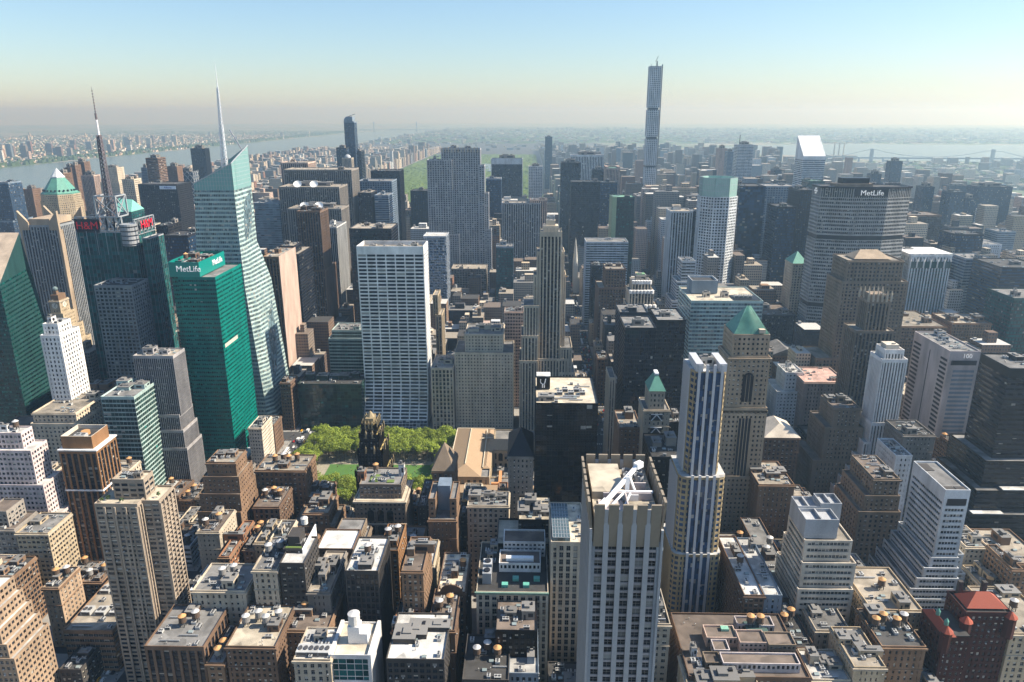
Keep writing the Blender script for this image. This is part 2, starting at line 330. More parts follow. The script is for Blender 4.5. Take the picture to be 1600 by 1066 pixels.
def roof_slab(rb,x0,x1,y0,y1,z,par=1.1,th=.45):
    """parapet ring and roof surface; the ring's outside is set 3 mm behind the wall face"""
    rb.add([[(x0+th,y0+th,z-par),(x1-th,y0+th,z-par),(x1-th,y1-th,z-par),(x0+th,y1-th,z-par)]],0)
    o=(x0,x1,y0,y1); i=(x0+th,x1-th,y0+th,y1-th)
    O=[(x0,y0),(x1,y0),(x1,y1),(x0,y1)]; I=[(i[0],i[2]),(i[1],i[2]),(i[1],i[3]),(i[0],i[3])]
    for k in range(4):
        j=(k+1)%4
        rb.add([[(*O[k],z),(*O[j],z),(*I[j],z),(*I[k],z)]],1)
        rb.add([[(*I[k],z),(*I[j],z),(*I[j],z-par),(*I[k],z-par)]],1)
SIDEF=dict(S=lambda x0,x1,y0,y1:((x0,y0),(x1,y0)),E=lambda x0,x1,y0,y1:((x1,y0),(x1,y1)),N=lambda x0,x1,y0,y1:((x1,y1),(x0,y1)),W=lambda x0,x1,y0,y1:((x0,y1),(x0,y0)))
PANES={}
def pane_mesh(w_,h_,key,frame,ac=0):
    k=(round(w_*4)/4,round(h_*4)/4,key,frame,ac)
    if k in PANES: return PANES[k]
    w_,h_=k[0],k[1]; m=MB()
    m.add([[(-w_/2,0,0),(w_/2,0,0),(w_/2,0,h_),(-w_/2,0,h_)]],0,[[(0,0),(1,0),(1,1),(0,1)]])
    f=.07
    bars=[(-w_/2,-w_/2+f,0,h_),(w_/2-f,w_/2,0,h_),(-w_/2+f,w_/2-f,h_-f,h_),(-w_/2+f,w_/2-f,0,f),(-w_/2+f,w_/2-f,h_*.5-f/2,h_*.5+f/2)]
    if w_>1.7: bars.append((-f/2,f/2,f,h_*.5-f/2)); bars.append((-f/2,f/2,h_*.5+f/2,h_-f))
    for a,b,c,d in bars: m.add([[(a,-.03,c),(b,-.03,c),(b,-.03,d),(a,-.03,d)]],1)
    if ac==1: m.box(-.36,.36,-.75,-.04,.08,.52,2,bottom=True)
    if ac==2: m.add([[(-w_/2+f,-.02,h_*.5),(w_/2-f,-.02,h_*.5),(w_/2-f,-.02,h_-f),(-w_/2+f,-.02,h_-f)]],3)
    o=m.build('window',[panemat(key),plain('window_frame_'+frame,(.5,.48,.45) if frame=='light' else (.05,.05,.055),.5),plain('ac_casing',(.50,.50,.49),.5,.2),plain('window_shade',(.5,.46,.38),.8)])
    me=o.data; bpy.data.objects.remove(o); PANES[k]=me; return me
def add_panes(root,cands,limit=100):
    cands.sort(key=lambda c:c[0])
    rp=Vector(root.location)
    for dd,p,rz,me in cands[:limit]:
        o=bpy.data.objects.new('window',me); COL.objects.link(o); o.parent=root; o.location=Vector(p)-rp; o.rotation_euler=(0,0,rz)
def tierbox(wb,gb,fb,rb,T,st,col,panes=None,paneinfo=None,detail=None,cb=None,roof=True,z0=None):
    x0,x1,y0,y1,za,z1=T
    if z0 is not None: za=z0
    vs=detail if detail is not None else vis_sides(x0,x1,y0,y1)
    for sd_ in 'SENW':
        (ax,ay),(bx,by)=SIDEF[sd_](x0,x1,y0,y1)
        A,B,C_,D=(ax,ay,za),(bx,by,za),(bx,by,z1),(ax,ay,z1)
        if sd_ in vs:
            r=facade(wb,gb,A,B,C_,D,st,cb=cb,spm=1)
            if r and panes is not None and paneinfo:
                nb,nf,tc,W,Hh=r; s_=ST[st]; key,frame=paneinfo
                ww=W/nb-s_['pw']; wh_=Hh*tc/nf*s_['wh']
                if s_.get('rib'): ww=W/nb-s_['pw']
                if ww<.5 or s_['wh']>=1: continue
                var=[pane_mesh(ww,wh_,key,frame,q) for q in ((0,0,0,0,1,2,0,2) if st.startswith('punch') and key=='dark' else (0,))]; W_=round(ww*4)/4
                rz={'S':0,'E':math.pi/2,'W':-math.pi/2,'N':math.pi}[sd_]
                ux,uy=(bx-ax)/W,(by-ay)/W; nx,ny=uy,-ux; off=-s_['d']+.06
                for k in range(nf-1,max(-1,nf-26),-1):
                    zz=za+(z1-za)*tc*(k+1-s_['wh'])/nf
                    for i in range(nb):
                        t=(i+.5)/nb*W; px,py=ax+ux*t+nx*off,ay+uy*t+ny*off
                        dd=math.dist((px,py,zz),CAM)*(1 if sd_=='S' else 1.35)
                        panes.append((dd,(px,py,zz+.02),rz,rnd.choice(var)))
        else: plainface(fb,A,B,C_,D,ST[st]['bay'],ST[st]['fh'],col)
    if roof: roof_slab(rb,x0,x1,y0,y1,z1)
# ------------------------------------------------------------ roof furniture (unit pieces, copied)
def lib(mb,mats):
    o=mb.build('lib',mats); me=o.data; bpy.data.objects.remove(o); return me
m=MB(); m.cyl(0,0,0,3.6,2.0,1.95,14); LT=lib(m,[plain('tank_wood',(.10,.065,.045),.9)]); LTG=LT.copy(); LTG.materials[0]=plain('tank_grey',(.22,.21,.20),.8); LTW=LT.copy(); LTW.materials[0]=plain('tank_white',(.65,.63,.60),.7)
m=MB(); m.cyl(0,0,3.6,4.9,2.2,.15,14); LC=lib(m,[plain('tank_cap_orange',(.50,.27,.11),.8)]); LCG=LC.copy(); LCG.materials[0]=plain('tank_cap_grey',(.5,.49,.48),.7)
m=MB()
for a in range(4):
    x,y=1.5*math.cos(a*math.pi/2+.78),1.5*math.sin(a*math.pi/2+.78); m.beam((x,y,-3),(x,y,0),.14)
    x2,y2=1.5*math.cos(a*math.pi/2+2.35),1.5*math.sin(a*math.pi/2+2.35); m.beam((x,y,-2.8),(x2,y2,-.3),.06)
m.box(-1.7,1.7,-1.7,1.7,-.25,-.02); LS=lib(m,[plain('tank_steel',(.05,.045,.045),.7)])
m=MB(); m.box(-.5,.5,-.5,.5,0,1,0); m.box(-.53,.53,-.53,.53,1.0,1.05,1); m.box(-.35,-.2,-.515,-.502,0,.6,2); m.box(.0,.38,-.515,-.502,.35,.75,2); m.box(.502,.515,-.3,.15,.3,.75,2); m.box(-.3,.1,-.25,.2,1.05,1.3,1); m.box(.2,.35,.1,.3,1.05,1.22,2); m.box(-.515,-.502,-.2,.3,.3,.7,2)
def hutmesh(key):
    k=('hut',key)
    if k not in MATS:
        mm=LH0.copy(); mm.materials[0]=wallmat(key); MATS[k]=mm
    return MATS[k]
LH0=lib(m,[wallmat('stone'),roofmat('grey'),wallmat('dark')])
m=MB(); m.box(-1.3,1.3,-1,1,.2,1.7,0,bottom=True); m.cyl(-.6,0,1.7,1.95,.5,.5,10,1); m.cyl(.65,0,1.7,1.95,.5,.5,10,1); m.box(-1.2,-1.0,-.9,.9,0,.2,1); m.box(1.,1.2,-.9,.9,0,.2,1)
m.box(-1.1,1.1,-1.03,-1.0,.4,1.5,1)
LA=lib(m,[plain('ac_casing',(.50,.50,.49),.5,.2),plain('ac_fan',(.06,.06,.065),.6)])
m=MB(); m.box(-.5,.5,-.5,.5,0,.5,0); m.add([[(-.5,-.5,.5),(.5,-.5,.5),(0.5,0,.9),(-.5,0,.9)],[(.5,.5,.5),(-.5,.5,.5),(-.5,0,.9),(.5,0,.9)]],1); LK=lib(m,[wallmat('grey'),plain('skylight_glass',(.25,.3,.3),.15,0,.1)])
m=MB(); m.cyl(0,0,0,1.2,.18,.18,8,0); m.cyl(0,0,1.2,1.5,.4,.05,8,0); LV=lib(m,[plain('vent_metal',(.3,.3,.3),.5,.5)])
m=MB(); m.box(-.5,.5,-.35,.35,.3,1.0,0,bottom=True); m.box(-.45,-.4,-.3,.3,0,.3,0); m.box(.4,.45,-.3,.3,0,.3,0); LD=lib(m,[plain('duct_metal',(.42,.43,.44),.4,.5,.15)])
def put(name,me,parent,loc,scale=(1,1,1),rz=0):
    o=bpy.data.objects.new(name,me); COL.objects.link(o); o.parent=parent
    o.location=Vector(loc)-Vector(parent.location) if parent is not None and parent.parent is None else loc
    o.scale=scale; o.rotation_euler=(0,0,rz); return o
def tank(root,x,y,z,cap='o',body='w',s=1.0):
    t=put('water_tank',{'w':LT,'g':LTG,'p':LTW}[body],root,(x,y,z+3*s),(s,s,s))
    for nm,me in (('tank_cap',LC if cap=='o' else LCG),('tank_stand',LS)):
        o=bpy.data.objects.new(nm,me); COL.objects.link(o); o.parent=t
def clutter(root,x0,x1,y0,y1,z,wall,r,n=4,tanks=0,bulk=1,acs=2):
    W,Dp=x1-x0,y1-y0
    if W<6 or Dp<6: return
    used=[]
    def spot(w_,d_):
        for _ in range(12):
            if W-w_-2.4<=0 or Dp-d_-2.4<=0: return None
            x=r.uniform(x0+1.2+w_/2,x1-1.2-w_/2); y=r.uniform(y0+1.2+d_/2,y1-1.2-d_/2)
            if all(abs(x-a)>(w_+c)/2+.3 or abs(y-b)>(d_+e)/2+.3 for a,b,c,e in used):
                used.append((x,y,w_,d_)); return x,y
        return None
    for i in range(bulk):
        w_=r.uniform(.22,.42)*min(W,26); d_=r.uniform(.2,.4)*min(Dp,26); p=spot(w_,d_)
        if p: put('roof_house',hutmesh(wall),root,(p[0],p[1],z),(w_,d_,r.uniform(2.6,5.5)))
    for i in range(tanks):
        p=spot(4.6,4.6)
        if p: tank(root,p[0],p[1],z,r.choice('ooog'),r.choice('wwg'))
    for i in range(acs+(2 if z<90 and W>12 else 0)):
        p=spot(2.8,2.2)
        if p: put('air_conditioner',LA,root,(p[0],p[1],z),(r.uniform(.8,1.5),r.uniform(.8,1.3),r.uniform(.8,1.2)),r.choice((0,math.pi/2)))
    for i in range(n+(3 if W>14 and Dp>14 else 0)):
        k=r.random()
        if k<.3:
            p=spot(2.5,2.5)
            if p: put('skylight',LK,root,(p[0],p[1],z),(2.4,2.2,1.3))
        elif k<.6:
            p=spot(.8,.8)
            if p: put('roof_vent',LV,root,(p[0],p[1],z))
        else:
            L=r.uniform(3,min(9,W*.4,Dp*.4)+3.1)
            p=spot(L,1.2) if r.random()<.5 else None
            if p: put('air_duct',LD,root,(p[0],p[1],z),(L,1,1))
ST['punchc'].update(bay=4.6,pw=.95,wh=.56,fh=2.95,ds=.12)
ST.update(metl=dict(fh=4.4,bay=2.3,pw=.45,wh=.58,d=.9,ds=0),metg=dict(fh=3.9,bay=1.9,pw=.3,wh=.48,d=.22,ds=.0),dots=dict(fh=3.0,bay=3.2,pw=.35,wh=.55,d=.5,ds=.0),
 cont=dict(fh=3.45,bay=4.8,pw=1.35,wh=.72,d=.7,ds=.35),stripe425=dict(fh=3.6,bay=2.5,pw=1.0,wh=.62,d=.5,ds=.2),boaS=dict(fh=4.3,bay=1.8,pw=.16,wh=.56,d=.14,ds=.02),
 gothic=dict(fh=3.8,bay=2.3,pw=1.0,wh=.6,d=.8,ds=.5),pent=dict(fh=3.2,bay=2.4,pw=1.0,wh=.5,d=.3,ds=0))
STYMAP=dict(special_one57='curtain',special_rock='rib',special_383='punch',special_citi='band',special_metlife='metl',special_425='punch',special_400='cont',
 special_hsbc='curtain8',special_100='ribbonw',special_con='punchc',special_rad='gothic',special_lib='punch',altman='punch',whitetank='curtain8')
class Kit:
    """collectors for one building's wall, glazing, roof and hidden sides"""
    def __init__(s,root,wall,glass,roof,span=None,st='punch',frame='dark'):
        s.root=root;s.wall=wall;s.glass=glass;s.roof=roof;s.w=MB();s.g=MB();s.f=MB();s.r=MB();s.st=st;s.span=span or wall;s.frame=frame;s.panes=[]
    def tier(s,T,st=None,**k):
        rb=MB(); tierbox(s.w,s.g,s.f,rb,T,st or s.st,WALL[s.wall],**k)
        if rb.q: rb.build('roof',[roofmat(s.roof),wallmat(s.wall)],s.root)
    def prism(s,poly,z0,z1,st=None,top=True,poly2=None,cb=None):
        p2=poly2 or poly;n=len(poly)
        for i in range(n):
            j=(i+1)%n; facade(s.w,s.g,(*poly[i],z0),(*poly[j],z0),(*p2[j],z1),(*p2[i],z1),st or s.st,cb=cb)
        if top:
            cx=sum(p[0] for p in p2)/n; cy_=sum(p[1] for p in p2)/n
            I=[(p[0]+(cx-p[0])*.03,p[1]+(cy_-p[1])*.03) for p in p2]
            for i in range(n):
                j=(i+1)%n
                s.r.add([[(*p2[i],z1),(*p2[j],z1),(*I[j],z1),(*I[i],z1)]],1); s.r.add([[(*I[i],z1),(*I[j],z1),(*I[j],z1-1.2),(*I[i],z1-1.2)]],1)
                s.r.add([[(cx,cy_,z1-1.2),(cx,cy_,z1-1.2),(*I[i],z1-1.2),(*I[j],z1-1.2)]],0)
    def done(s,wname='wall'):
        if s.w.q: s.w.build(wname,[wallmat(s.wall),wallmat(s.span)],s.root)
        if s.g.q: tag(s.g.build('glazing',[glassmat('darkq' if s.glass=='dark' and s.st in('curtain','curtain8','fins') else ('greenq' if s.glass=='green' and s.st=='metg' else s.glass),ST[s.st]['wh'])],s.root),kind='stuff')
        if s.f.q: s.f.build('rear_wall',[farmat('facade_cells')],s.root)
        if s.r.q: s.r.build('roof',[roofmat(s.roof),wallmat(s.wall)],s.root)
def part(name,mat,root,fn,mats=None):
    m=MB(); fn(m); return m.build(name,mats or [mat],root)
def text(root,s,loc,size,mat,rz=0,name='sign_lettering',depth=.25,sx=1):
    c=bpy.data.curves.new(name,'FONT'); c.body=s; c.size=size; c.extrude=depth; c.align_x='CENTER'; c.align_y='CENTER'; c.resolution_u=2; c.offset=0
    c.materials.append(mat); o=bpy.data.objects.new(name,c); COL.objects.link(o); dg=bpy.context.evaluated_depsgraph_get(); me=bpy.data.meshes.new_from_object(o.evaluated_get(dg)); bpy.data.objects.remove(o); o=bpy.data.objects.new(name,me); COL.objects.link(o); o.parent=root; o.location=Vector(loc)-Vector(root.location); o.rotation_euler=(R(90),0,rz); o.scale=(sx,1,1); return o
WHITEP=lambda: plain('white_paint',(.8,.8,.8),.5,0,.08)
STEELP=lambda: plain('steel_white',(.42,.44,.46),.45,.2,.15)
COPPER=lambda: plain('copper_green',(.10,.28,.22),.6,.1,.35,.3)
def lattice(m,a,b,w_,n,r,mi=0):
    a=Vector(a);b=Vector(b);cs=[(-w_,-w_),(w_,-w_),(w_,w_),(-w_,w_)]
    for c in cs: m.beam((a.x+c[0],a.y+c[1],a.z),(b.x+c[0]*.5,b.y+c[1]*.5,b.z),r,mi)
    for k in range(n):
        t0=k/n;t1=(k+1)/n; p0=a.lerp(b,t0);p1=a.lerp(b,t1);w0=w_*(1-.5*t0);w1=w_*(1-.5*t1)
        for i in range(4):
            c=cs[i];e=cs[(i+1)%4]; m.beam((p0.x+c[0]/w_*w0,p0.y+c[1]/w_*w0,p0.z),(p1.x+e[0]/w_*w1,p1.y+e[1]/w_*w1,p1.z),r*.6,mi)
            m.beam((p0.x+c[0]/w_*w0,p0.y+c[1]/w_*w0,p0.z),(p0.x+e[0]/w_*w0,p0.y+e[1]/w_*w0,p0.z),r*.6,mi)
def frame_box(m,x0,x1,y0,y1,z0,z1,r,mi=0,diag=True):
    c=[(x0,y0),(x1,y0),(x1,y1),(x0,y1)]
    for i in range(4):
        a=c[i];b=c[(i+1)%4]; m.beam((*a,z0),(*a,z1),r,mi); m.beam((*a,z1),(*b,z1),r,mi); m.beam((*a,z0+.1),(*b,z0+.1),r,mi)
        if diag: m.beam((*a,z0),(*b,z1),r*.7,mi); m.beam((*b,z0),(*a,z1),r*.7,mi)
# --- each special either adds to the plain tiers (returns None) or replaces them
def sp_metlife(root,row,T,K):
    K=Kit(root,'metlife','dark','tar','metlife','metl')
    P=[(268,838),(302,827),(343,827),(374,838),(374,866),(343,877),(302,877),(268,866)]
    sh=[(p[0]+(321-p[0])*.03,p[1]+(852-p[1])*.05) for p in P]
    def dark(z0,z1): part('mechanical_floor',wallmat('dark'),root,lambda m:m.prism(sh,z0,z1,0,False))
    K.prism(P,0,92,top=False,cb=1); dark(92,97); K.prism(P,97,176,top=False,cb=1); dark(176,181); K.prism(P,181,226,top=False,cb=1)
    K.prism(P,226,238,st='fins',cb=.8); K.done()
    up=[(p[0]+(p[0]-321)*.02,p[1]+(p[1]-852)*.04) for p in P]
    part('cornice',wallmat('dark'),root,lambda m:(m.prism(up,236.5,238.6,0,False),[m.add([[(*up[i],238.6),(*up[(i+1)%8],238.6),(*sh[(i+1)%8],238.6),(*sh[i],238.6)]],0) for i in range(8)]))
    part('roof_house',wallmat('taupe'),root,lambda m:m.box(288,332,846,864,236,240.5,0))
    part('roof_house',wallmat('dark'),root,lambda m:m.box(296,328,848,862,240.6,247,0))
    part('sign_board',wallmat('dark'),root,lambda m:m.box(303,342,825.9,826.6,227.5,236.4,0,bottom=True))
    text(root,'MetLife',(322.8,824.9,231.6),8.6,plain('sign_white',(.75,.85,.9),.5,0,.05,1,.25),0,sx=1.05)
    def logo(m):
        for k in range(4):
            a=k*math.pi/2; cy_,cz=852+math.cos(a)*2.6,232+math.sin(a)*2.6
            m.beam((267.6,cy_-1.3,cz),(267.6,cy_+1.3,cz),.9)
    part('sign_emblem',plain('sign_white',(.75,.85,.9),.5),root,logo)
    for k in range(5): put('air_conditioner',LA,root,(285+k*17,858,238.7) if k%2 else (350+k*3,850,238.7),(3,2,1.6))
    return True
def sp_citi(root,row,T,K):
    x0,x1,y0,y1,_,z=T[0]; x0,x1,y0,y1=490,536,1526,1574
    K=Kit(root,'whiteg','blue','white','whiteg','band'); K.tier((x0,x1,y0,y1,0,231),cb=2,roof=False,detail={'S','W'})
    K.w.box(x0+.01,x1-.01,y0+.01,y1-.01,231,237,0)
    K.w.add([[(x1,y0,237),(x1,y1,237),(x1,y1,277),(x1,y0,237)],[(x0,y1,237),(x0,y0,237),(x0,y0,237),(x0,y1,277)],[(x1,y1,237),(x0,y1,237),(x0,y1,277),(x1,y1,277)]],0)
    K.w.add([[(x0,y0,237),(x0+2.5,y0,237),(x0+2.5,y1,277),(x0,y1,277)],[(x1-2.5,y0,237),(x1,y0,237),(x1,y1,277),(x1-2.5,y1,277)]],0)
    K.done()
    part('slanted_roof',plain('white_aluminium',(.85,.85,.85),.35,.3,.04),root,lambda m:m.add([[(x0+2.5,y0,236.6),(x1-2.5,y0,236.6),(x1-2.5,y1,276.6),(x0+2.5,y1,276.6)]],0))
    return True
def sp_grace(root,row,T,K):
    x0,x1,y0,y1,_,z=T[0]; K=Kit(root,'white','dark','tan','white','grid')
    S=[(z,680,0),(46,680,0),(24,674,0),(8,664,0),(0,656,0)]
    facade(K.w,K.g,(x0,680,46),(x1,680,46),(x1,680,z),(x0,680,z),'grid',cb=8.5)
    for (a,b) in ((S[2],S[1]),(S[3],S[2])): facade(K.w,K.g,(x0,a[1],a[0]),(x1,a[1],a[0]),(x1,b[1],b[0]),(x0,b[1],b[0]),'grid',cb=.05)
    facade(K.w,K.g,(x0,656,0),(x1,656,0),(x1,664,8),(x0,664,8),'curtain8',cb=.1)
    facade(K.w,K.g,(x1,680,0),(x1,y1,0),(x1,y1,z),(x1,680,z),'grid4',cb=8.5)
    plainface(K.f,(x1,y1,0),(x0,y1,0),(x0,y1,z),(x1,y1,z),4,4,WALL['white']); plainface(K.f,(x0,y1,0),(x0,680,0),(x0,680,z),(x0,y1,z),4,4,WALL['white'])
    for x in (x0,x1):
        K.w.add([[(x,680,0),(x,680,46),(x,674,24),(x,664,8)],[(x,680,0),(x,664,8),(x,656,0),(x,656,0)]],0)
    roof_slab(K.r,x0,x1,680,y1,z,par=4,th=1.2)
    # individual panes, the hundred nearest the camera
    me=pane_mesh((x1-x0)/7-1.1,3.86*.62,'dark','dark'); nf=round((z-46-8.5)/3.86); c=[]
    for k in range(nf-1,nf-16,-1):
        for i in range(7):
            zz=46+(z-46-8.5)*(k+.38)/nf; c.append((nf-k+i*.01,(x0+(i+.5)*(x1-x0)/7,681.05,zz+.02),0,me))
    add_panes(root,c); K.done()
    clutter(root,x0+2,x1-2,682,y1-2,z-4,'stone',rnd,6,0,3,4); return True
def sp_boa(root,row,T,K):
    K=Kit(root,'glasswall','sky','grey','glasswall','boaS')
    secs=[(0,[(-430,655),(-350,655),(-342,663),(-342,715),(-430,715)]),(22,[(-428,655),(-354,655),(-348,663),(-346,715),(-430,715)]),
          (151,[(-412,656),(-363,656),(-358.5,668),(-356,713),(-428,713)]),(192,[(-408,657),(-364,657),(-363,667),(-367,712),(-424,712)])]
    for (z0,p0),(z1,p1) in zip(secs,secs[1:]):
        K.prism(p0,z0,z1,top=False,poly2=p1,cb=.05)
    p=secs[-1][1]; z=250
    q=[(-403,658),(-364.4,658),(-364.2,666),(-367,712),(-420,712)]
    K.prism(p,192,z,top=True,poly2=q,cb=.05)
    K.done()
    scr=plain('crown_glass',(.22,.42,.40),.12,0,.15,.2); mul=STEELP()
    def crown(m):
        th=.6
        def wall(a,b,za,zb):
            a=Vector(a);b=Vector(b);n=Vector((b-a).cross(Vector((0,0,1)))).normalized()*th if False else Vector(((b-a).y,-(b-a).x,0)).normalized()*th
            m.add([[(a.x,a.y,z-.5),(b.x,b.y,z-.5),(b.x,b.y,zb),(a.x,a.y,za)],[(b.x-n.x,b.y-n.y,z-.5),(a.x-n.x,a.y-n.y,z-.5),(a.x-n.x,a.y-n.y,za),(b.x-n.x,b.y-n.y,zb)],
                   [(a.x,a.y,za),(b.x,b.y,zb),(b.x-n.x,b.y-n.y,zb),(a.x-n.x,a.y-n.y,za)]],0)
            k=max(1,int((b-a).length/2.6))
            for i in range(k+1):
                t=i/k; c=a.lerp(b,t); zt=za+(zb-za)*t; m.beam((c.x,c.y,z-.4),(c.x,c.y,zt),.13,1)
            zz=z+3.9
            while zz<max(za,zb):
                ts=[0,1]
                if abs(zb-za)>.1:
                    tt=(zz-za)/(zb-za)
                    if zb>za: ts[0]=max(0,min(1,tt))
                    else: ts[1]=max(0,min(1,tt))
                elif zz>za: break
                c0=a.lerp(b,ts[0]);c1=a.lerp(b,ts[1])
                if (c1-c0).length>.5: m.beam((c0.x,c0.y,zz),(c1.x,c1.y,zz),.12,1)
                zz+=3.9
            m.beam((a.x,a.y,za),(b.x,b.y,zb),.4,1)
        wall((-403,658,0),(-364.4,658,0),256,275); wall((-364.4,658,0),(-364.2,666,0),275,278); wall((-364.2,666,0),(-366.8,712,0),278,289.5); wall((-366.8,712,0),(-420,712,0),289.5,252)
    part('crown_screen',scr,root,crown,[scr,mul])
    def spire(m):
        lattice(m,(-384,690,250),(-383,690,310),2.6,14,.35); lattice(m,(-383,690,310),(-382.3,690,345),1.3,10,.25); m.cyl(-382,690,345,369,.5,.08,8)
    part('spire',plain('spire_white',(.75,.77,.8),.4,.2,.1),root,spire)
    part('roof_house',wallmat('steel'),root,lambda m:m.box(-398,-372,676,704,248,258,0))
    def fr(m):
        for k in range(6): m.beam((-402+k*6,664,249),(-402+k*6,664,256+k*2.6),.3); 
        m.beam((-402,664,256),(-372,664,269),.35); m.beam((-402,670,250),(-372,664,262),.25)
    part('roof_truss',STEELP(),root,fr)
    part('crane',plain('crane_grey',(.35,.36,.4),.5),root,lambda m:(lattice(m,(-368,700,252),(-368,700,285),1.0,8,.25),m.beam((-368,700,285),(-378,698,305),.5)))
    return True
def sp_metgreen(root,row,T,K0):
    K=Kit(root,'tealpanel','green','grey','tealpanel','metg')
    x0,x1,y0,y1,_,z=T[0]; x0=-386;x1=-353;y0=566;y1=627
    pans=[]
    K.tier((x0,x1,y0,y1,0,z),panes=pans,paneinfo=('green','dark'),detail={'S','E'})
    K.tier((-397,x0-.01,578,y1-1,0,z+12),detail={'S','W'})
    K.done(); add_panes(root,pans)
    part('crown_box',plain('crown_teal',(.0,.21,.175),.35,0,.08),root,lambda m:m.box(-393,-366,566.02,622,z+.02,197,0,top=False))
    m=MB(); roof_slab(m,-393,-366,566.02,622,197.01,par=3.2,th=.6); m.build('roof',[roofmat('brown'),wallmat('tealpanel')],root)
    wm=plain('sign_white',(.8,.8,.8),.5,0,.05,1,.15)
    text(root,'MetLife',(-375.5,565.6,191),7.2,wm,0); text(root,'MetLife',(-365.6,604,191),7.2,wm,R(90))
    clutter(root,-391,-368,570,620,194,'brown',rnd,10,1,3,8)
    part('louvre_band',plain('louvre_beige',(.45,.42,.36),.7),root,lambda m:m.box(-352.99,-352.9,570,600,118,121.5,0,bottom=True))
    part('street_canopy',wallmat('whiteg'),root,lambda m:m.box(-352.9,-346,566,626,5,8,0,bottom=True))
    return True
def sp_astor(root,row,T,K):
    x0,x1,y0,y1,_,z=T[0]; cm=wallmat('tanstone' if 0 else 'sandstone')
    for fx,fy,dx in ((x0,y0,-1),(x1,y0,1),(x0,y1-7,-1),(x1,y1-7,1)):
        a,b=(fx-2.6,fx) if dx<0 else (fx,fx+2.6)
        def fin(m,a=a,b=b,fy=fy,dx=dx):
            m.box(a,b,fy-.5,fy+7,0,z-6,0); za,zb=(z+17,z+5) if dx<0 else (z+5,z+17); xa,xb=(a,b+9) if dx<0 else (a-9,b)
            q0=[(xa,fy-.5,z-6),(xb,fy-.5,z-6),(xb,fy-.5,zb if dx>0 else z+3),(xa,fy-.5,za if dx<0 else z+3)]
            q1=[(p[0],fy+3,p[2]) for p in q0]; m.add([q0],0); m.add([q1[::-1]],0)
            for i in range(4): m.add([[q0[(i+1)%4],q0[i],q1[i],q1[(i+1)%4]]],0)
        part('roof_fin',cm,root,fin)
    part('roof_house',wallmat('sandstone'),root,lambda m:m.box(x0+9,x1-9,y0+2,y1-12,z-.5,z+7,0))
def sp_paramount(root,row,T,K):
    x0,x1,y0,y1,_,z=T[0]; cx=(x0+x1)/2
    part('clock_stage',wallmat('tan'),root,lambda m:(m.box(x0+1.5,x1-1.5,y0+2,y1-2,z-.5,z+6,0),m.box(cx-2,cx+2,y0+4,y0+8,z+5.9,z+10,0)))
    def gl(m):
        for i in range(6):
            a=-math.pi/2+i*math.pi/6;b=a+math.pi/6; m.cyl(cx,y0+6,z+12.5+2.8*math.sin(a),z+12.5+2.8*math.sin(b),max(.05,2.8*math.cos(a)),max(.05,2.8*math.cos(b)),12,0,False)
    part('globe',plain('globe_glass',(.15,.2,.2),.2),root,gl)
    for xx,yy,rz in ((x1+.02,(y0+y1)/2,1),(cx,y0-.02,0)):
        def ck(m,xx=xx,yy=yy,rz=rz):
            n=16
            for i in range(n):
                a=2*math.pi*i/n;b=2*math.pi*(i+1)/n
                if rz: m.add([[(xx,yy,z-6),(xx,yy,z-6),(xx,yy+3.4*math.cos(a),z-6+3.4*math.sin(a)),(xx,yy+3.4*math.cos(b),z-6+3.4*math.sin(b))]],0)
                else: m.add([[(xx,yy,z-6),(xx,yy,z-6),(xx+3.4*math.cos(a),yy,z-6+3.4*math.sin(a)),(xx+3.4*math.cos(b),yy,z-6+3.4*math.sin(b))]],0)
            if rz: m.beam((xx+.06,yy,z-6),(xx+.06,yy+1.5,z-3.7),.2,1); m.beam((xx+.06,yy,z-6),(xx+.06,yy+.4,z-8),.2,1)
            else: m.beam((xx,yy-.06,z-6),(xx+1.5,yy-.06,z-3.7),.2,1); m.beam((xx,yy-.06,z-6),(xx+.4,yy-.06,z-8),.2,1)
        part('clock_face',None,root,ck,[plain('clock_white',(.6,.56,.48),.6),wallmat('dark')])
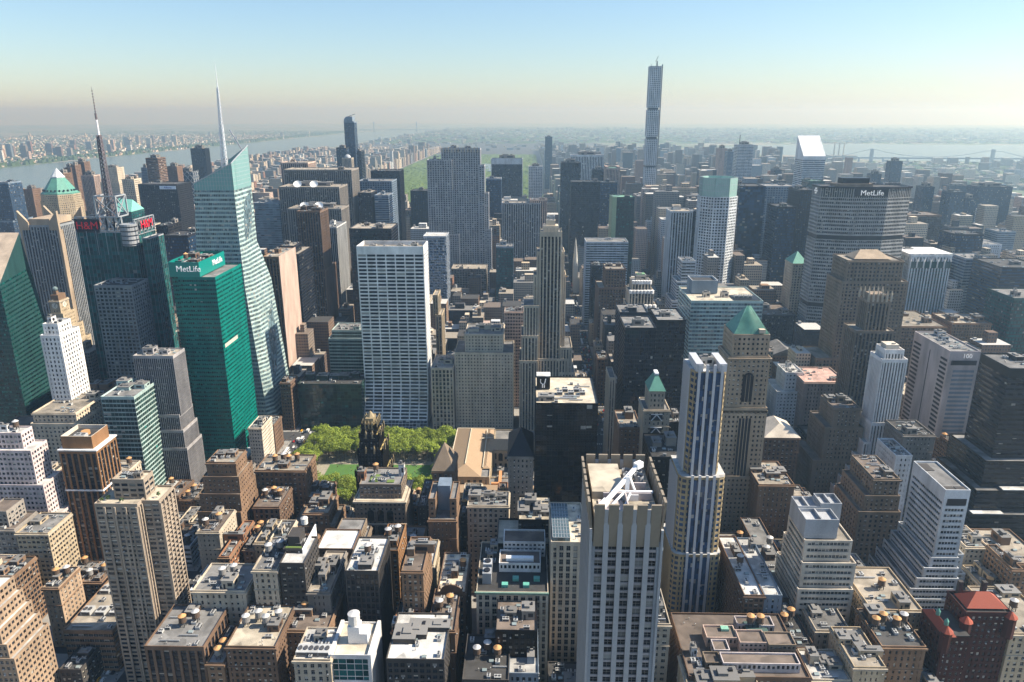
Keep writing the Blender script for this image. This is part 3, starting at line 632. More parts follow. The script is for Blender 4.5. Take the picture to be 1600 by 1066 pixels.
def sp_condenast(root,row,T,K0):
    K=Kit(root,'steel','teal','dark','darkgreen','curtain8')
    K.tier((-548,-486,692,735,0,204),detail={'S','E'}); K.tier((-478,-470,690,720,0,198),detail={'S','E'}); K.done('glass_tower_wall')
    part('round_corner',wallmat('steel'),root,lambda m:m.cyl(-492,693,190,212,8,8,20,0))
    def fr(m):
        for k in range(5): m.cyl(-492,693,191+k*4.5,192+k*4.5,8.3,8.3,20,0,False)
    part('corner_rings',wallmat('dark'),root,fr)
    st=STEELP()
    def frames(m):
        for x in range(-546,-500,8): frame_box(m,x,x+8,691.5,693,205,219,.3,0,True)
        for y in range(694,734,8): frame_box(m,-487,-485.5,y,y+8,200,216,.3,0,True)
        for k in range(5): m.beam((-546+k*10,691,205),(-546+k*10,691,180),.2)
    part('roof_scaffold',st,root,frames)
    def tw(m):
        frame_box(m,-523,-501,692,712,219,240,.6,0,True)
    part('mast_frame',st,root,tw)
    def mast(m):
        lattice(m,(-512.5,701,219),(-512.4,701,300),3.0,20,.45,0); m.cyl(-512.3,701,300,315,.9,.8,8,1); m.cyl(-512.3,701,315,321,1.1,1.1,8,0); m.cyl(-512.2,701,321,346,.5,.15,6,0)
        for k in range(8): m.cyl(-512.2,701,322+k*2.8,322.8+k*2.8,.9,.9,6,0)
    part('antenna_mast',None,root,mast,[plain('mast_brown',(.12,.10,.11),.6),plain('mast_white',(.8,.75,.75),.5)])
    red=plain('sign_red',(.60,.012,.03),.4,0,.05,1,.06)
    part('sign_board',wallmat('dark'),root,lambda m:m.box(-547,-522,691.2,691.4,203,217,0,bottom=True))
    text(root,'H&M',(-534,690.8,210),11,red,0); text(root,'H&M',(-484.6,716,209),12,red,R(90))
    clutter(root,-545,-503,700,733,203,'steel',rnd,8,0,2,6)
def sp_tealtop(root,row,T,K):
    x0,x1,y0,y1,_,z=T[0]
    part('glass_roof',plain('pale_green_glass',(.2,.5,.42),.25),root,lambda m:m.add([[(x0,y0,z),(x1,y0,z),(x1-3,y0+14,z+17),(x0,y0+14,z+19)],[(x1,y0,z),(x1,y1,z),(x1-3,y0+14,z+17),(x1-3,y0+14,z+17)],[(x0,y1,z),(x0,y0,z),(x0,y0+14,z+19),(x0,y0+14,z+19)],[(x1,y1,z),(x0,y1,z),(x0,y0+14,z+19),(x1-3,y0+14,z+17)]],0))
def sp_one57(root,row,T,K):
    x0,x1,y0,y1,_,z=T[0]
    def cap(m):
        n=6
        for i in range(n):
            a=i/n*math.pi/2;b=(i+1)/n*math.pi/2; xa=x0+10*(1-math.cos(a));xb=x0+10*(1-math.cos(b));za=z-1+13*math.sin(a);zb=z-1+13*math.sin(b)
            m.add([[(xa,y0,za),(xb,y0,zb),(xb,y1,zb),(xa,y1,za)],[(xa,y0,z-1),(xb,y0,z-1),(xb,y0,zb),(xa,y0,za)],[(xb,y1,z-1),(xa,y1,z-1),(xa,y1,za),(xb,y1,zb)]],0)
        m.box(x0+10,x1-4,y0,y1,z-1,z+12,0)
    part('curved_cap',wallmat('blueg'),root,cap); part('crane_arm',wallmat('dark'),root,lambda m:m.beam((x0+10,y0+10,z+12),(x1+2,y0+10,z+18),.5))
def sp_rock(root,row,T,K0):
    K=Kit(root,'rock','dark','dark','rock','rib')
    for t in ((-253,-210,1225,1250,0,246),(-229,-162,1231,1256,0,264.5),(-165,-155,1229,1254,0,237),(-160,-148.5,1232,1252,0,190),(-156,-144,1228,1250,0,128),(-262,-200,1222,1240,0,120)): K.tier(t,detail={'S','E'})
    K.done()
    def teeth(m):
        for k in range(12): m.box(-228+k*5.5,-226+k*5.5,1230.9,1231,258,266,0,bottom=True)
    part('parapet_ribs',wallmat('stone'),root,teeth)
    clutter(root,-225,-165,1233,1254,264,'rock',rnd,6,0,2,4); clutter(root,-250,-230,1228,1248,245,'rock',rnd,4,0,1,3)
    put('satellite_dish',DISH,root,(-235,1236,248),(2,2,2)); return True
def sp_octcrown(root,row,T,K0):
    K=Kit(root,'whiteg','dark','green','whiteg','grid4'); x0,x1,y0,y1=158,209,962,1012; c=15
    P=[(x0,y0+c),(x0+c,y0),(x1-c,y0),(x1,y0+c),(x1,y1-c),(x1-c,y1),(x0+c,y1),(x0,y1-c)]
    K.prism(P,0,196,top=False,cb=1); P2=[(p[0]+(183-p[0])*.06,p[1]+(987-p[1])*.06) for p in P]
    K.prism(P,196,212,cb=1); K.done()
    g=plain('green_glass_crown',(.30,.47,.42),.15,0,.2,.2)
    def cr(m):
        m.prism(P2,212,237,0,False); 
        for i in range(8):
            a=Vector((*P2[i],212));b=Vector((*P2[(i+1)%8],212)); k=max(1,int((b-a).length/2.4))
            for j in range(k+1):
                q=a.lerp(b,j/k); m.beam((q.x,q.y,212),(q.x,q.y,238),.14,1)
            for zz in (220,228,237): m.beam((a.x,a.y,zz),(b.x,b.y,zz),.2,1)
        I=[(p[0]+(183-p[0])*.1,p[1]+(987-p[1])*.1) for p in P2]
        m.prism(I[::-1],225,237,0,False); m.prism(I,224.9,225,0,True)
    part('glass_crown',g,root,cr,[g,STEELP()]); return True
def sp_notch(root,row,T,K):
    x0,x1,y0,y1,_,z=T[0]
    part('broken_pediment',wallmat('pinkstone'),root,lambda m:[m.box(a,b,y0,y1,z-.5,z+4,0) for a,b in ((x0,x0+7),(x1-7,x1))])
    part('notch_roof',plain('notch_green',(.3,.5,.38),.6),root,lambda m:m.box(x0+7,x1-7,y0+1,y1,z-.5,z+1.5,0))
def sp_500(root,row,T,K0):
    K=Kit(root,'limestone','dark','grey','darkgrey','vert')
    K.tier((-68,-46.5,663,685,0,210),cb=5)
    K.st='punch'
    for t in ((-71,-43.5,665,690,0,190),(-74,-41.5,667,692,0,166),): K.tier(t,st='punchs')
    for t in ((-84,-68.5,660,695,0,136),(-86,-69,657,697,0,105),(-88,-69.5,655,700,0,79),(-46,-34,660,700,0,92),(-69,-38,659,700,0,80),(-47,-31,657,702,0,66)): K.tier(t,st='punch')
    K.done()
    part('roof_house',wallmat('limestone'),root,lambda m:(m.box(-65,-50,667,681,209,215,0),m.box(-62,-53,669,679,214.9,220,0)))
    def fr(m): frame_box(m,-61,-54,670,678,220,224,.3)
    part('roof_frame',STEELP(),root,fr)
    def pil(m):
        for k in range(7): m.box(-68.3+k*3.4,-67.4+k*3.4,662.4,663.2,203,214,0,bottom=True)
    part('roof_finials',wallmat('stone'),root,pil); return True
def sp_boxtop(root,row,T,K):
    x0,x1,y0,y1,_,z=T[0]
    part('roof_house',wallmat('bluepanel'),root,lambda m:m.box(86,112,672,696,z-.5,z+13,0,top=False)); m=MB(); roof_slab(m,86,112,672,696,z+13,par=2,th=.5); m.build('roof',[roofmat('dark'),wallmat('whiteg')],root)
    for a in (98,116): put('roof_house',hutmesh('offwhite'),root,(a,660,z-1.1),(7,5,5))
    part('cooling_well',wallmat('dark'),root,lambda m:m.box(122,x1-2,645,665,z-1.05,z-.2,0))
    for k in range(4): put('air_conditioner',LA,root,(126+k*4.5,655,z-.2),(1.4,3,1.3))
def sp_tenE(root,row,T,K0):
    K=Kit(root,'sandstone','dark','tan','sandstone','punch')
    pans=[]
    K.tier((60.5,85.6,425,450,150,176.5)); K.tier((58.5,87,423.5,450,124,161),panes=pans,paneinfo=('dark','light')); K.tier((57.5,88,422,450.5,60,124),st='punch'); K.tier((55,91,420,453,0,72),st='punch')
    # dark ribbed central strip, arched top
    K.done(); add_panes(root,pans,80)
    def strip(m):
        m.box(68.5,77.5,421.5,421.98,66,116,0,bottom=True)
        for k in range(5): m.box(68.5+k*2.25-.25,68.5+k*2.25+.25,421.2,421.6,66,116,1,bottom=True)
    part('window_strip',wallmat('dark'),root,strip,[wallmat('dark'),wallmat('sandstone')])
    def arch(m):
        cx=73;n=10
        m.box(cx-3.6,cx+3.6,422.9,423.48,128,146,0,bottom=True)
        for i in range(n):
            a=math.pi*i/n;b=math.pi*(i+1)/n; m.add([[(cx,422.9,146),(cx,422.9,146),(cx+3.6*math.cos(a),422.9,146+3.6*math.sin(a)),(cx+3.6*math.cos(b),422.9,146+3.6*math.sin(b))][::-1]],0)
        for k in (-1.2,1.2): m.beam((cx+k,422.8,128),(cx+k,422.8,148),.2,1)
    part('arched_window',wallmat('dark'),root,arch,[wallmat('dark'),wallmat('sandstone')])
    part('cornice',wallmat('sandstone'),root,lambda m:m.box(57,88.5,422,451,120,121.8,0,bottom=True)); part('cornice',wallmat('sandstone'),root,lambda m:m.box(57.6,88,422.6,450.5,158.5,160,0,bottom=True))
    def rf(m):
        m.hip(61.5,84.6,426,449,176.6,17,0,ridge=.12,over=.3)
        for k in range(24):
            t=k/23; m.beam((61.4+23.4*t,425.6,176.8),(73+ (t-.5)*1.2,437.4,193.5),.1,0)
    part('copper_roof',COPPER(),root,rf)
    part('roof_hatch',wallmat('stone'),root,lambda m:m.box(78,82,424.6,428,177.4,180,0)); return True
def sp_tower425(root,row,T,K0):
    K=Kit(root,'buff','bluewin','white','buff','stripe425')
    def tw(x0,x1,y0,y1,z0,z1,c):
        P=[(x0,y0+c),(x0+c*.3,y0+c*.3),(x0+c,y0),(x1-c,y0),(x1-c*.3,y0+c*.3),(x1,y0+c),(x1,y1),(x0,y1)]; n=len(P)
        for i in range(n):
            a=P[i];b=P[(i+1)%n]; st='punchw' if i in(0,1,3,4) else 'stripe425'
            facade(K.w,K.g,(*a,z0),(*b,z0),(*b,z1),(*a,z1),st,cb=1.6)
        part('roof',roofmat('white'),root,lambda m:m.prism(P,z1-.1,z1,0,True))
    ST['punchw']=dict(fh=3.6,bay=3.4,pw=.5,wh=.6,d=.35,ds=.05)
    tw(12.4,32.5,330,352,116,183,5); tw(9,36,327,356,67,119,4.2); tw(7.5,36.8,325,360,0,69,4)
    K.done()
    W_=plain('white_rib',(.50,.50,.52),.4,.1,.1)
    def ribs(m):
        cx=22.4
        for k in range(4):
            x=cx-6.3+k*4.2
            m.box(x-.75,x+.75,329.0,329.99,119,187,0,bottom=True); m.box(x-.75,x+.75,326.0,326.99,69,120.5,0,bottom=True); m.box(x-.75,x+.75,324.2,324.99,20,70.5,0,bottom=True)
        m.box(14,18,329.4,350,183,187.6,0,bottom=True); m.box(27,31,329.4,350,183,187.6,0,bottom=True)
    part('facade_rib',W_,root,ribs)
    def blu(m):
        cx=22.4
        for a,b,y in ((119,182,329.6),(69,117,326.6),(12,67,324.6)): 
            m.box(cx-7.6,cx+7.6,y,y+.35,a,b,0,bottom=True,uvs=(2.0,3.6))
    part('blue_glazing',glassmat('bluewin',.9),root,blu)
    def wr(m):
        for k in range(9): m.box(11.5,12.35,336+k*1.9-.35,336+k*1.9+.35,119,183,0,bottom=True)
        for k in range(11): m.box(8.2,8.95,333+k*2.1-.35,333+k*2.1+.35,69,117,0,bottom=True)
    part('facade_rib',W_,root,wr)
    clutter(root,14,31,334,350,183,'offwhite',rnd,3,0,1,3); return True
def sp_tower400(root,row,T,K0):
    x0,x1,y0,y1=-57.5,-30.5,172,212; K=Kit(root,'greyrib','dark','cream','pinkw','cont'); pans=[]
    K.tier((x0+1.2,x1-1.2,y0+1.2,y1-1.2,0,173),cb=1.2,detail={'S','W','E'},roof=False,panes=pans,paneinfo=('dark','light'))
    K.done(); add_panes(root,pans)
    rib=plain('grey_pilaster',(.37,.365,.365),.55,0,.12,.4); gold=plain('tan_panel',(.27,.22,.16),.5,0,.15)
    nb=5; W=x1-x0
    def pil(m):
        for k in range(1,nb):
            x=x0+1.2+(W-2.4)*k/nb; m.box(x-.95,x+.95,y0+.2,y0+1.18,0,181,0,bottom=True)
        for k in range(0,8):
            y=y0+1.2+(y1-y0-2.4)*k/7; m.box(x0+.3,x0+1.18,y-.7,y+.7,0,178,0); m.box(x1-1.18,x1-.3,y-.7,y+.7,0,178,0)
    part('pilaster',rib,root,pil)
    def bays(m): # angled glass bays up the east side
        for k in range(7):
            ya=y0+1.6+(y1-y0-3.2)*k/7; yb=y0+1.6+(y1-y0-3.2)*(k+1)/7-.8; ym=(ya+yb)/2
            for f in range(49):
                z=f*3.45+1
                m.add([[(x1-1.1,ya,z),(x1+.5,ym,z),(x1+.5,ym,z+2.5),(x1-1.1,ya,z+2.5)],[(x1+.5,ym,z),(x1-1.1,yb,z),(x1-1.1,yb,z+2.5),(x1+.5,ym,z+2.5)],[(x1-1.1,ya,z+2.5),(x1+.5,ym,z+2.5),(x1-1.1,yb,z+2.5),(x1-1.1,yb,z+2.5)]],0,[[(k,f),(k+.5,f),(k+.5,f+1),(k,f+1)],[(k+.5,f),(k+1,f),(k+1,f+1),(k+.5,f+1)],[(0,0)]*4])
    part('bay_window',glassmat('lit',.6),root,bays)
    def crown(m):
        def wallseg(ax,ay,bx,by,nx,ny,n):
            for k in range(n):
                s0=(k+.14)/n;s1=(k+.86)/n
                p0=(ax+(bx-ax)*s0,ay+(by-ay)*s0);p1=(ax+(bx-ax)*s1,ay+(by-ay)*s1); o=1.5
                q=[(p0[0],p0[1],171),(p1[0],p1[1],171),(p1[0]+nx*o,p1[1]+ny*o,188.6),(p0[0]+nx*o,p0[1]+ny*o,188.6)]
                r_=[(a-nx*.9,b-ny*.9,c) for a,b,c in q]
                m.add([q,[r_[1],r_[0],r_[3],r_[2]],[q[3],q[2],r_[2],r_[3]],[q[1],r_[1],r_[2],q[2]],[r_[0],q[0],q[3],r_[3]]],0)
                if k<n-1:
                    s2=(k+1.12)/n; p2=(ax+(bx-ax)*s2,ay+(by-ay)*s2)
                    m.box(min(p1[0],p2[0])-.01,max(p1[0],p2[0])+.01,min(p1[1],p2[1])-.01,max(p1[1],p2[1])+.01,171,185,1) if abs(p1[0]-p2[0])>.1 and abs(p1[1]-p2[1])>.1 else m.add([[(p1[0],p1[1],171),(p2[0],p2[1],171),(p2[0]+nx*1.2,p2[1]+ny*1.2,186.4),(p1[0]+nx*1.2,p1[1]+ny*1.2,186.4)],[(p2[0]-nx*.5,p2[1]-ny*.5,171),(p1[0]-nx*.5,p1[1]-ny*.5,171),(p1[0]+nx*.6,p1[1]+ny*.6,186.4),(p2[0]+nx*.6,p2[1]+ny*.6,186.4)],[(p1[0]+nx*1.2,p1[1]+ny*1.2,186.4),(p2[0]+nx*1.2,p2[1]+ny*1.2,186.4),(p2[0]+nx*.6,p2[1]+ny*.6,186.4),(p1[0]+nx*.6,p1[1]+ny*.6,186.4)]],1)
        wallseg(x0+1,y0+1,x1-1,y0+1,0,-1,5); wallseg(x1-1,y0+1,x1-1,y1-1,1,0,7); wallseg(x1-1,y1-1,x0+1,y1-1,0,1,5); wallseg(x0+1,y1-1,x0+1,y0+1,-1,0,7)
    part('battlement',gold,root,crown,[gold,rib])
    part('roof',roofmat('cream'),root,lambda m:(m.box(x0+2,x1-13,y1-26,y1-3,172,186,0),m.box(x0+2,x1-2,y0+2,y1-2,172.5,183,0)))
    def inner(m):
        m.box(x1-12.6,x1-4,y1-19,y1-18.4,181,186,0); m.box(x0+6,x1-3,y0+13,y0+13.6,181,186,0); m.box(x1-13,x1-12.6,y0+2.5,y0+13,181,186,0); m.box(x0+4,x1-14,y0+4,y0+12.5,182.9,183.6,0)
    part('roof_partition',wallmat('pinkw'),root,inner)
    for a,b in ((x1-10,y1-8),(x1-5.8,y1-8),(x1-10,y1-12.2),(x1-5.8,y1-12.2)):
        part('cooling_fan',wallmat('grey'),root,lambda m,a=a,b=b:(m.cyl(a,b,183,186,1.9,1.9,14,0,False),m.cyl(a,b,184.5,184.8,1.85,1.85,14,1),m.cyl(a,b,184.8,185.2,.4,.4,8,0)),[wallmat('steel'),plain('fan_dark',(.03,.03,.035),.6)])
    c=empty('window_cleaning_crane',(x0+15,y0+16,183),'white cleaning crane with a long arm resting on the notched tower roof','crane')
    wp=WHITEP()
    part('jib',wp,c,lambda m:(m.beam((x0+6,y0+8,184.5),(x0+20,y0+24,192),.65),m.beam((x0+19,y0+23,192),(x0+21.5,y0+25,192.2),1.1),m.beam((x0+4.6,y0+6.5,184),(x0+7,y0+9,185.2),1.0)))
    part('mast',wp,c,lambda m:(m.beam((x0+15,y0+15,183.1),(x0+15.5,y0+18,190),.8),m.box(x0+13,x0+19,y0+12.5,y0+16,183.02,185.5,0,bottom=True),m.beam((x0+19,y0+15,183.1),(x0+16,y0+19,190.5),.35)))
    part('stay',wp,c,lambda m:(m.beam((x0+8,y0+6,184.4),(x0+14,y0+14,186),.3),m.beam((x0+13,y0+6,184.4),(x0+16,y0+13,186),.3)))
    part('track',wp,root,lambda m:(m.box(x0+9,x1-2.5,y0+13.7,y0+14.5,185.6,186.4,0,bottom=True),m.box(x0+12,x0+20,y0+14.5,y0+18,181.1,182.9,0,bottom=True))); return True
def sp_hsbc(root,row,T,K):
    x0,x1,y0,y1,_,z=T[0]
    part('roof_house',wallmat('black'),root,lambda m:m.box(x0+1,x0+10.5,y0+28,y0+36,z-.5,z+9,0)); part('roof_cap',roofmat('white'),root,lambda m:m.box(x0+.8,x0+10.7,y0+27.8,y0+36.2,z+9,z+9.5,0,bottom=True))
    def y(m):
        a=x0+5.7;yy=y0+27.75
        m.beam((a-2,yy,z+7),(a-2,yy,z+4.5),.3);m.beam((a-2,yy,z+4.5),(a-.6,yy,z+3.2),.3);m.beam((a-.6,yy,z+3.6),(a-.6,yy,z+.6),.4); m.beam((a+1.6,yy,z+7.3),(a+1.0,yy,z+4),.35);m.beam((a+1,yy,z+4),(a,yy,z+3),.35);m.beam((a+.7,yy,z+3.6),(a+.7,yy,z+.6),.35)
    part('white_pipes',WHITEP(),root,y)
    for k in range(5): put('air_conditioner',LA,root,(x0+17+k*4,y0+20+(k%2)*6,z-1.1),(1.5,2.5,1.4))
    put('air_duct',LD,root,(x0+16,y0+10,z-1.1),(22,1.4,1.2)); put('air_duct',LD,root,(x0+25,y0+14,z-1.1),(12,1.2,1.2))
    # lighter lit panel rows low on the glass
def sp_greencap(root,row,T,K):
    x0,x1,y0,y1,_,z=T[0]
    K2=Kit(root,'stone','dark','grey','stone','punch'); K2.tier((x0+4,x1-4,y0+3,y1-3,z-1,z+14)); K2.done('upper_wall')
    part('copper_roof',COPPER(),root,lambda m:m.prism([(x0+3.5,y0+2.5),(x1-3.5,y0+2.5),(x1-3.5,y1-2.5),(x0+3.5,y1-2.5)],z+14,z+25,0,True,[(x0+9,y0+9),(x1-9,y0+9),(x1-9,y1-9),(x0+9,y1-9)]))
    part('roof_cap',WHITEP(),root,lambda m:m.box(x0+8.6,x1-8.6,y0+8.6,y1-8.6,z+25,z+26.5,0)); 
    def br(m):
        for k in range(5):
            zz=z-9-k*11; cx=(x0+x1)/2
            m.box(cx-4.5,cx+4.5,y0-.5,y0-.02,zz,zz+5.2,1,bottom=True); m.beam((cx-4,y0-.7,zz),(cx,y0-.7,zz+5),.35,0); m.beam((cx,y0-.7,zz+5),(cx+4,y0-.7,zz),.35,0); m.beam((cx-4.4,y0-.7,zz+5.2),(cx+4.4,y0-.7,zz+5.2),.3,0)
    part('facade_brace',None,root,br,[WHITEP(),wallmat('dark')])
def sp_tower275(root,row,T,K0):
    K=Kit(root,'white','dark','white','darkblue','vert2')
    K.tier((205,220,504.5,521,130,141),st='vert2',detail={'S','W','E'},cb=3.5); K.tier((202,222.5,502,523,0,134),cb=3,detail={'S','W','E'}); K.tier((200.8,223.5,500.5,524,0,80),cb=3,detail={'S','W','E'})
    for x0,z,y in ((196.5,63,499.8),(192,51,499.5),(187,40,499),(182,31,498.5),(177,23,498)): K.tier((x0,x0+6,y,530,0,z),st='vert2',cb=2)
    K.tier((199,225,497,531,0,52),st='vert2',cb=2)
    K.done()
    part('roof_house',wallmat('offwhite'),root,lambda m:m.box(207,217,508,518,140,144,0)); clutter(root,206,219,506,519,140,'offwhite',rnd,3,0,1,3); return True
def sp_ziggurat(root,row,T,K0):
    K=Kit(root,'whiteg','dark','grey','whiteg','ribbon4'); pans=[]
    K.tier((173.5,188.5,345,384,44,103),cb=9,detail={'S','W'},panes=pans,paneinfo=('dark','dark'))
    for k in range(9):
        z=57-k*6.4; K.tier((171.5-k*4.0,188.6+k*.25,343.5-k*1.6,386+k*.3,0,z),st='ribbon4',cb=1.5,detail={'S','W'})
    for k,z in enumerate((54,42,30)): K.tier((188,197+k*1.5,352-k*3,372,0,z),st='ribbon4',cb=1.2,detail={'S','W','E'})
    K.done(); add_panes(root,pans)
    part('louvre_panel',wallmat('dark'),root,lambda m:m.box(175.5,187.2,344.9,344.98,92.5,97,0,bottom=True))
    part('roof_well',wallmat('darkgrey'),root,lambda m:(m.box(174.5,180.6,346.5,351,101.95,102.3,0),m.box(181.2,187.5,346.5,351,101.95,102.3,0),m.box(175,181,372,382,101.95,102.3,0)))
    return True
def sp_boxes(root,row,T,K0):
    K=Kit(root,'offwhite','dark','tan','offwhite','ribbon4'); pans=[]
    K.tier((74.2,104,300,332,0,81),cb=1.6,panes=pans,paneinfo=('dark','light')); K.tier((75.2,101.6,303,330,80,93.5),cb=1.4,panes=pans,paneinfo=('dark','light')); K.tier((72.5,103.2,297,334,0,66),cb=1.6)
    K.done(); add_panes(root,pans,100)
    for a,b,c,d,z0,z1 in ((75.4,93.6,305.5,318,93,105),(88,100,318.2,330,93,108),(75.4,87.8,318.2,330,93,106)):
        def bx(m,a=a,b=b,c=c,d=d,z0=z0,z1=z1):
            m.box(a,b,c,d,z0,z1-2,0,top=True); t=.4
            m.box(a,b,c,c+t,z1-2,z1,0);m.box(a,b,d-t,d,z1-2,z1,0);m.box(a,a+t,c+t,d-t,z1-2,z1,0);m.box(b-t,b,c+t,d-t,z1-2,z1,0);m.box((a+b)/2-t,(a+b)/2+t,c+t,d-t,z1-2,z1-.1,0)
        part('roof_box',wallmat('greyrib'),root,bx)
    return True
def sp_hundred(root,row,T,K0):
    x0,x1,y0,y1,_,z=T[0]; K=Kit(root,'pinkw','dark','grey','blueg','ribbonw')
    K.w.box(x0,x1,y0,y1,0,z,0,top=False); roof_slab(K.r,x0,x1,y0,y1,z)
    facade(K.w,K.g,(x0+3,y0-.3,0),(x1-1,y0-.3,0),(x1-1,y0-.3,z-12),(x0+3,y0-.3,z-12),'ribbon4')
    K.done()
    def side(m):
        for a,b in ((y0+2,y0+12),(y1-14,y1-2)):
            for k in range(32): m.box(x0-.15,x0-.02,a,b,z-10-k*3.9,z-8-k*3.9,0,bottom=True)
        m.box(x0-.15,x0-.02,(y0+y1)/2-.5,(y0+y1)/2+.5,10,z-8,0,bottom=True)
    part('side_window',wallmat('dark'),root,side); part('louvre_band',wallmat('dark'),root,lambda m:m.box(x0+2,x1-2,y0-.5,y0-.31,z-12,z-8,0,bottom=True))
    text(root,'100',((x0+x1)/2+2,y0-.4,z-4.4),5.2,plain('sign_white',(.75,.85,.9),.5),0); clutter(root,x0+1,x1-1,y0+1,y1-1,z-1.1,'whiteg',rnd,8,0,2,6); return True
def sp_dark101(root,row,T,K0):
    K=Kit(root,'black','blackg','grey','dark','ribbonw')
    K.tier((258,310,435,470,0,150),cb=7,detail={'S','W'})
    for k,(x,y,z) in enumerate(((250,428,82),(243,421,62),(238,415,46))): K.tier((x,320,y,476-k*.5,0,z),cb=1.4,detail={'S','W'})
    K.done(); clutter(root,262,308,438,467,149,'darkgrey',rnd,8,0,3,6)
    part('terrace_slab',roofmat('white'),root,lambda m:(m.box(262,280,421.5,427,62.02,62.6,0),m.box(240,262,415.5,420.6,46.02,46.6,0),m.box(286,318,416,420.5,46.02,46.8,0))); return True
def sp_altman(root,row,T,K0):
    K=Kit(root,'brownstone','dark','brown','brownstone','punch'); z=56; pans=[]
    K.tier((.5,60,240,288.5,0,z),panes=pans,paneinfo=('dark','light'),cb=2.5,detail={'S','W'}); K.done(); add_panes(root,pans)
    for a,b,c,d,h in ((14,30,262,272,5),(16,24,254,262,4),(30,44,258,268,5.5),(44,58,256,266,6),(33,42,274,281,4),(44,52,272,280,5),(18,56,244,252,4.5),(10,18,246,254,3)):
        K2=Kit(root,rnd.choice(['pinkstone','pinkw','greystone','taupe']),'dark','brown',None,'pent'); K2.tier((a,b,c,d,z-1,z+h),cb=1.2); K2.done('penthouse_wall')
    part('green_skylight',plain('pale_green',(.2,.4,.3),.5),root,lambda m:m.box(23,27,268,271,z+3.9,z+5.4,0))
    part('roof_stage',plain('roof_stage_green',(.05,.09,.08),.6),root,lambda m:m.box(37,48,269,277,z+.5,z+3.6,0,bottom=True))
    tank(root,39.5,273.5,z+3.4,'o','w'); tank(root,44.6,273.5,z+3.4,'o','w')
    for a,b in ((6,280),(9.5,284),(12,279)): put('roof_vent',LV,root,(a,b,z-1.1))
    clutter(root,2,12,243,262,z-1.1,'whiteg',rnd,3,0,1,3)
    clutter(root,20,58,241,245.5,z-1.1,'pinkstone',rnd,6,0,0,3)
    return True
def sp_redroof(root,row,T,K0):
    K=Kit(root,'redbrown','dark','dark','redbrown','punchb'); x0,x1,y0,y1,_,z=T[0]; pans=[]
    K.tier((x0,x1,y0,y1,0,z),panes=pans,paneinfo=('dark','light')); K.tier((x0-14,x0-.01,y0-8,y1-4,0,z-9),panes=pans,paneinfo=('dark','light'),roof=False); K.done(); add_panes(root,pans)
    om=plain('orange_tiles',(.30,.055,.025),.75,0,.18,1.5)
    part('hip_roof',om,root,lambda m:m.hip(x0+2,x1-1,y0+3,y1-3,z+.1,6,0,ridge=.3,over=.2)); part('hip_roof',om,root,lambda m:m.hip(x0-14,x0-8,y0-8,y1-4,z-9,3.5,0,ridge=.6,over=.2))
    part('roof_deck',roofmat('dark'),root,lambda m:m.box(x0-8,x0-.3,y0-7,y1-5,z-9.5,z-9.1,0))
    for a,b,zz in ((x0-12,y0-6,z-9),(x0+.5,y0-.5,z-7),(x1-1,y0-.5,z-4)):
        part('turret',wallmat('redbrown'),root,lambda m,a=a,b=b,zz=zz:m.cyl(a,b,zz-10,zz+2,2.8,2.8,8,0,False)); part('turret_roof',om,root,lambda m,a=a,b=b,zz=zz:m.cyl(a,b,zz+2,zz+5,3.3,.3,8,0,False))
    for a,b,zz in ((x0-11,y0-3,z-5.5),(x0-11,y0+5,z-5.5)): part('cupola',COPPER(),root,lambda m,a=a,b=b,zz=zz:(m.cyl(a,b,zz,zz+2.2,1.1,1.1,8,0),m.cyl(a,b,zz+2.2,zz+4,1.2,.1,8,0)))
    for a in (x0+4,x1-7): part('chimney',wallmat('darkgrey'),root,lambda m,a=a:m.box(a,a+2.2,y1-2.6,y1-.4,z-1,z+7,0))
    return True
def sp_stepA(root,row,T,K0):
    K=Kit(root,'tanlight','dark','white','tanlight','punch2'); pans=[]
    for k,(x,z,y0,y1) in enumerate(((-349,46,256,285),(-352,54,257,284.5),(-355,62,258,284),(-358,70,258.5,283.5),(-361,78,259,283))):
        K.tier((-400,x,y0,y1,0 if k==0 else (46,46,54,62,70)[k]-1,z),cb=1.6,panes=pans,paneinfo=('dark','light'),detail={'S','E'})
    K.done(); add_panes(root,pans); clutter(root,-392,-363,261,282,77,'white',rnd,4,1,2,4); return True
def sp_stepB(root,row,T,K0):
    K=Kit(root,'pinkwhite','dark','white','pinkwhite','punch2'); pans=[]
    for x0,x1,y0,y1,z in ((-462,-432,404,416,108),(-466,-424,399,417,97),(-468,-418,396,418,72),(-470,-412,392,420,48)): K.tier((x0,x1,y0,y1,0 if z<60 else z-28,z),cb=2,panes=pans,paneinfo=('dark','light'),detail={'S','E'})
    K.done(); add_panes(root,pans); clutter(root,-460,-434,405,415,107,'white',rnd,3,1,1,3); return True
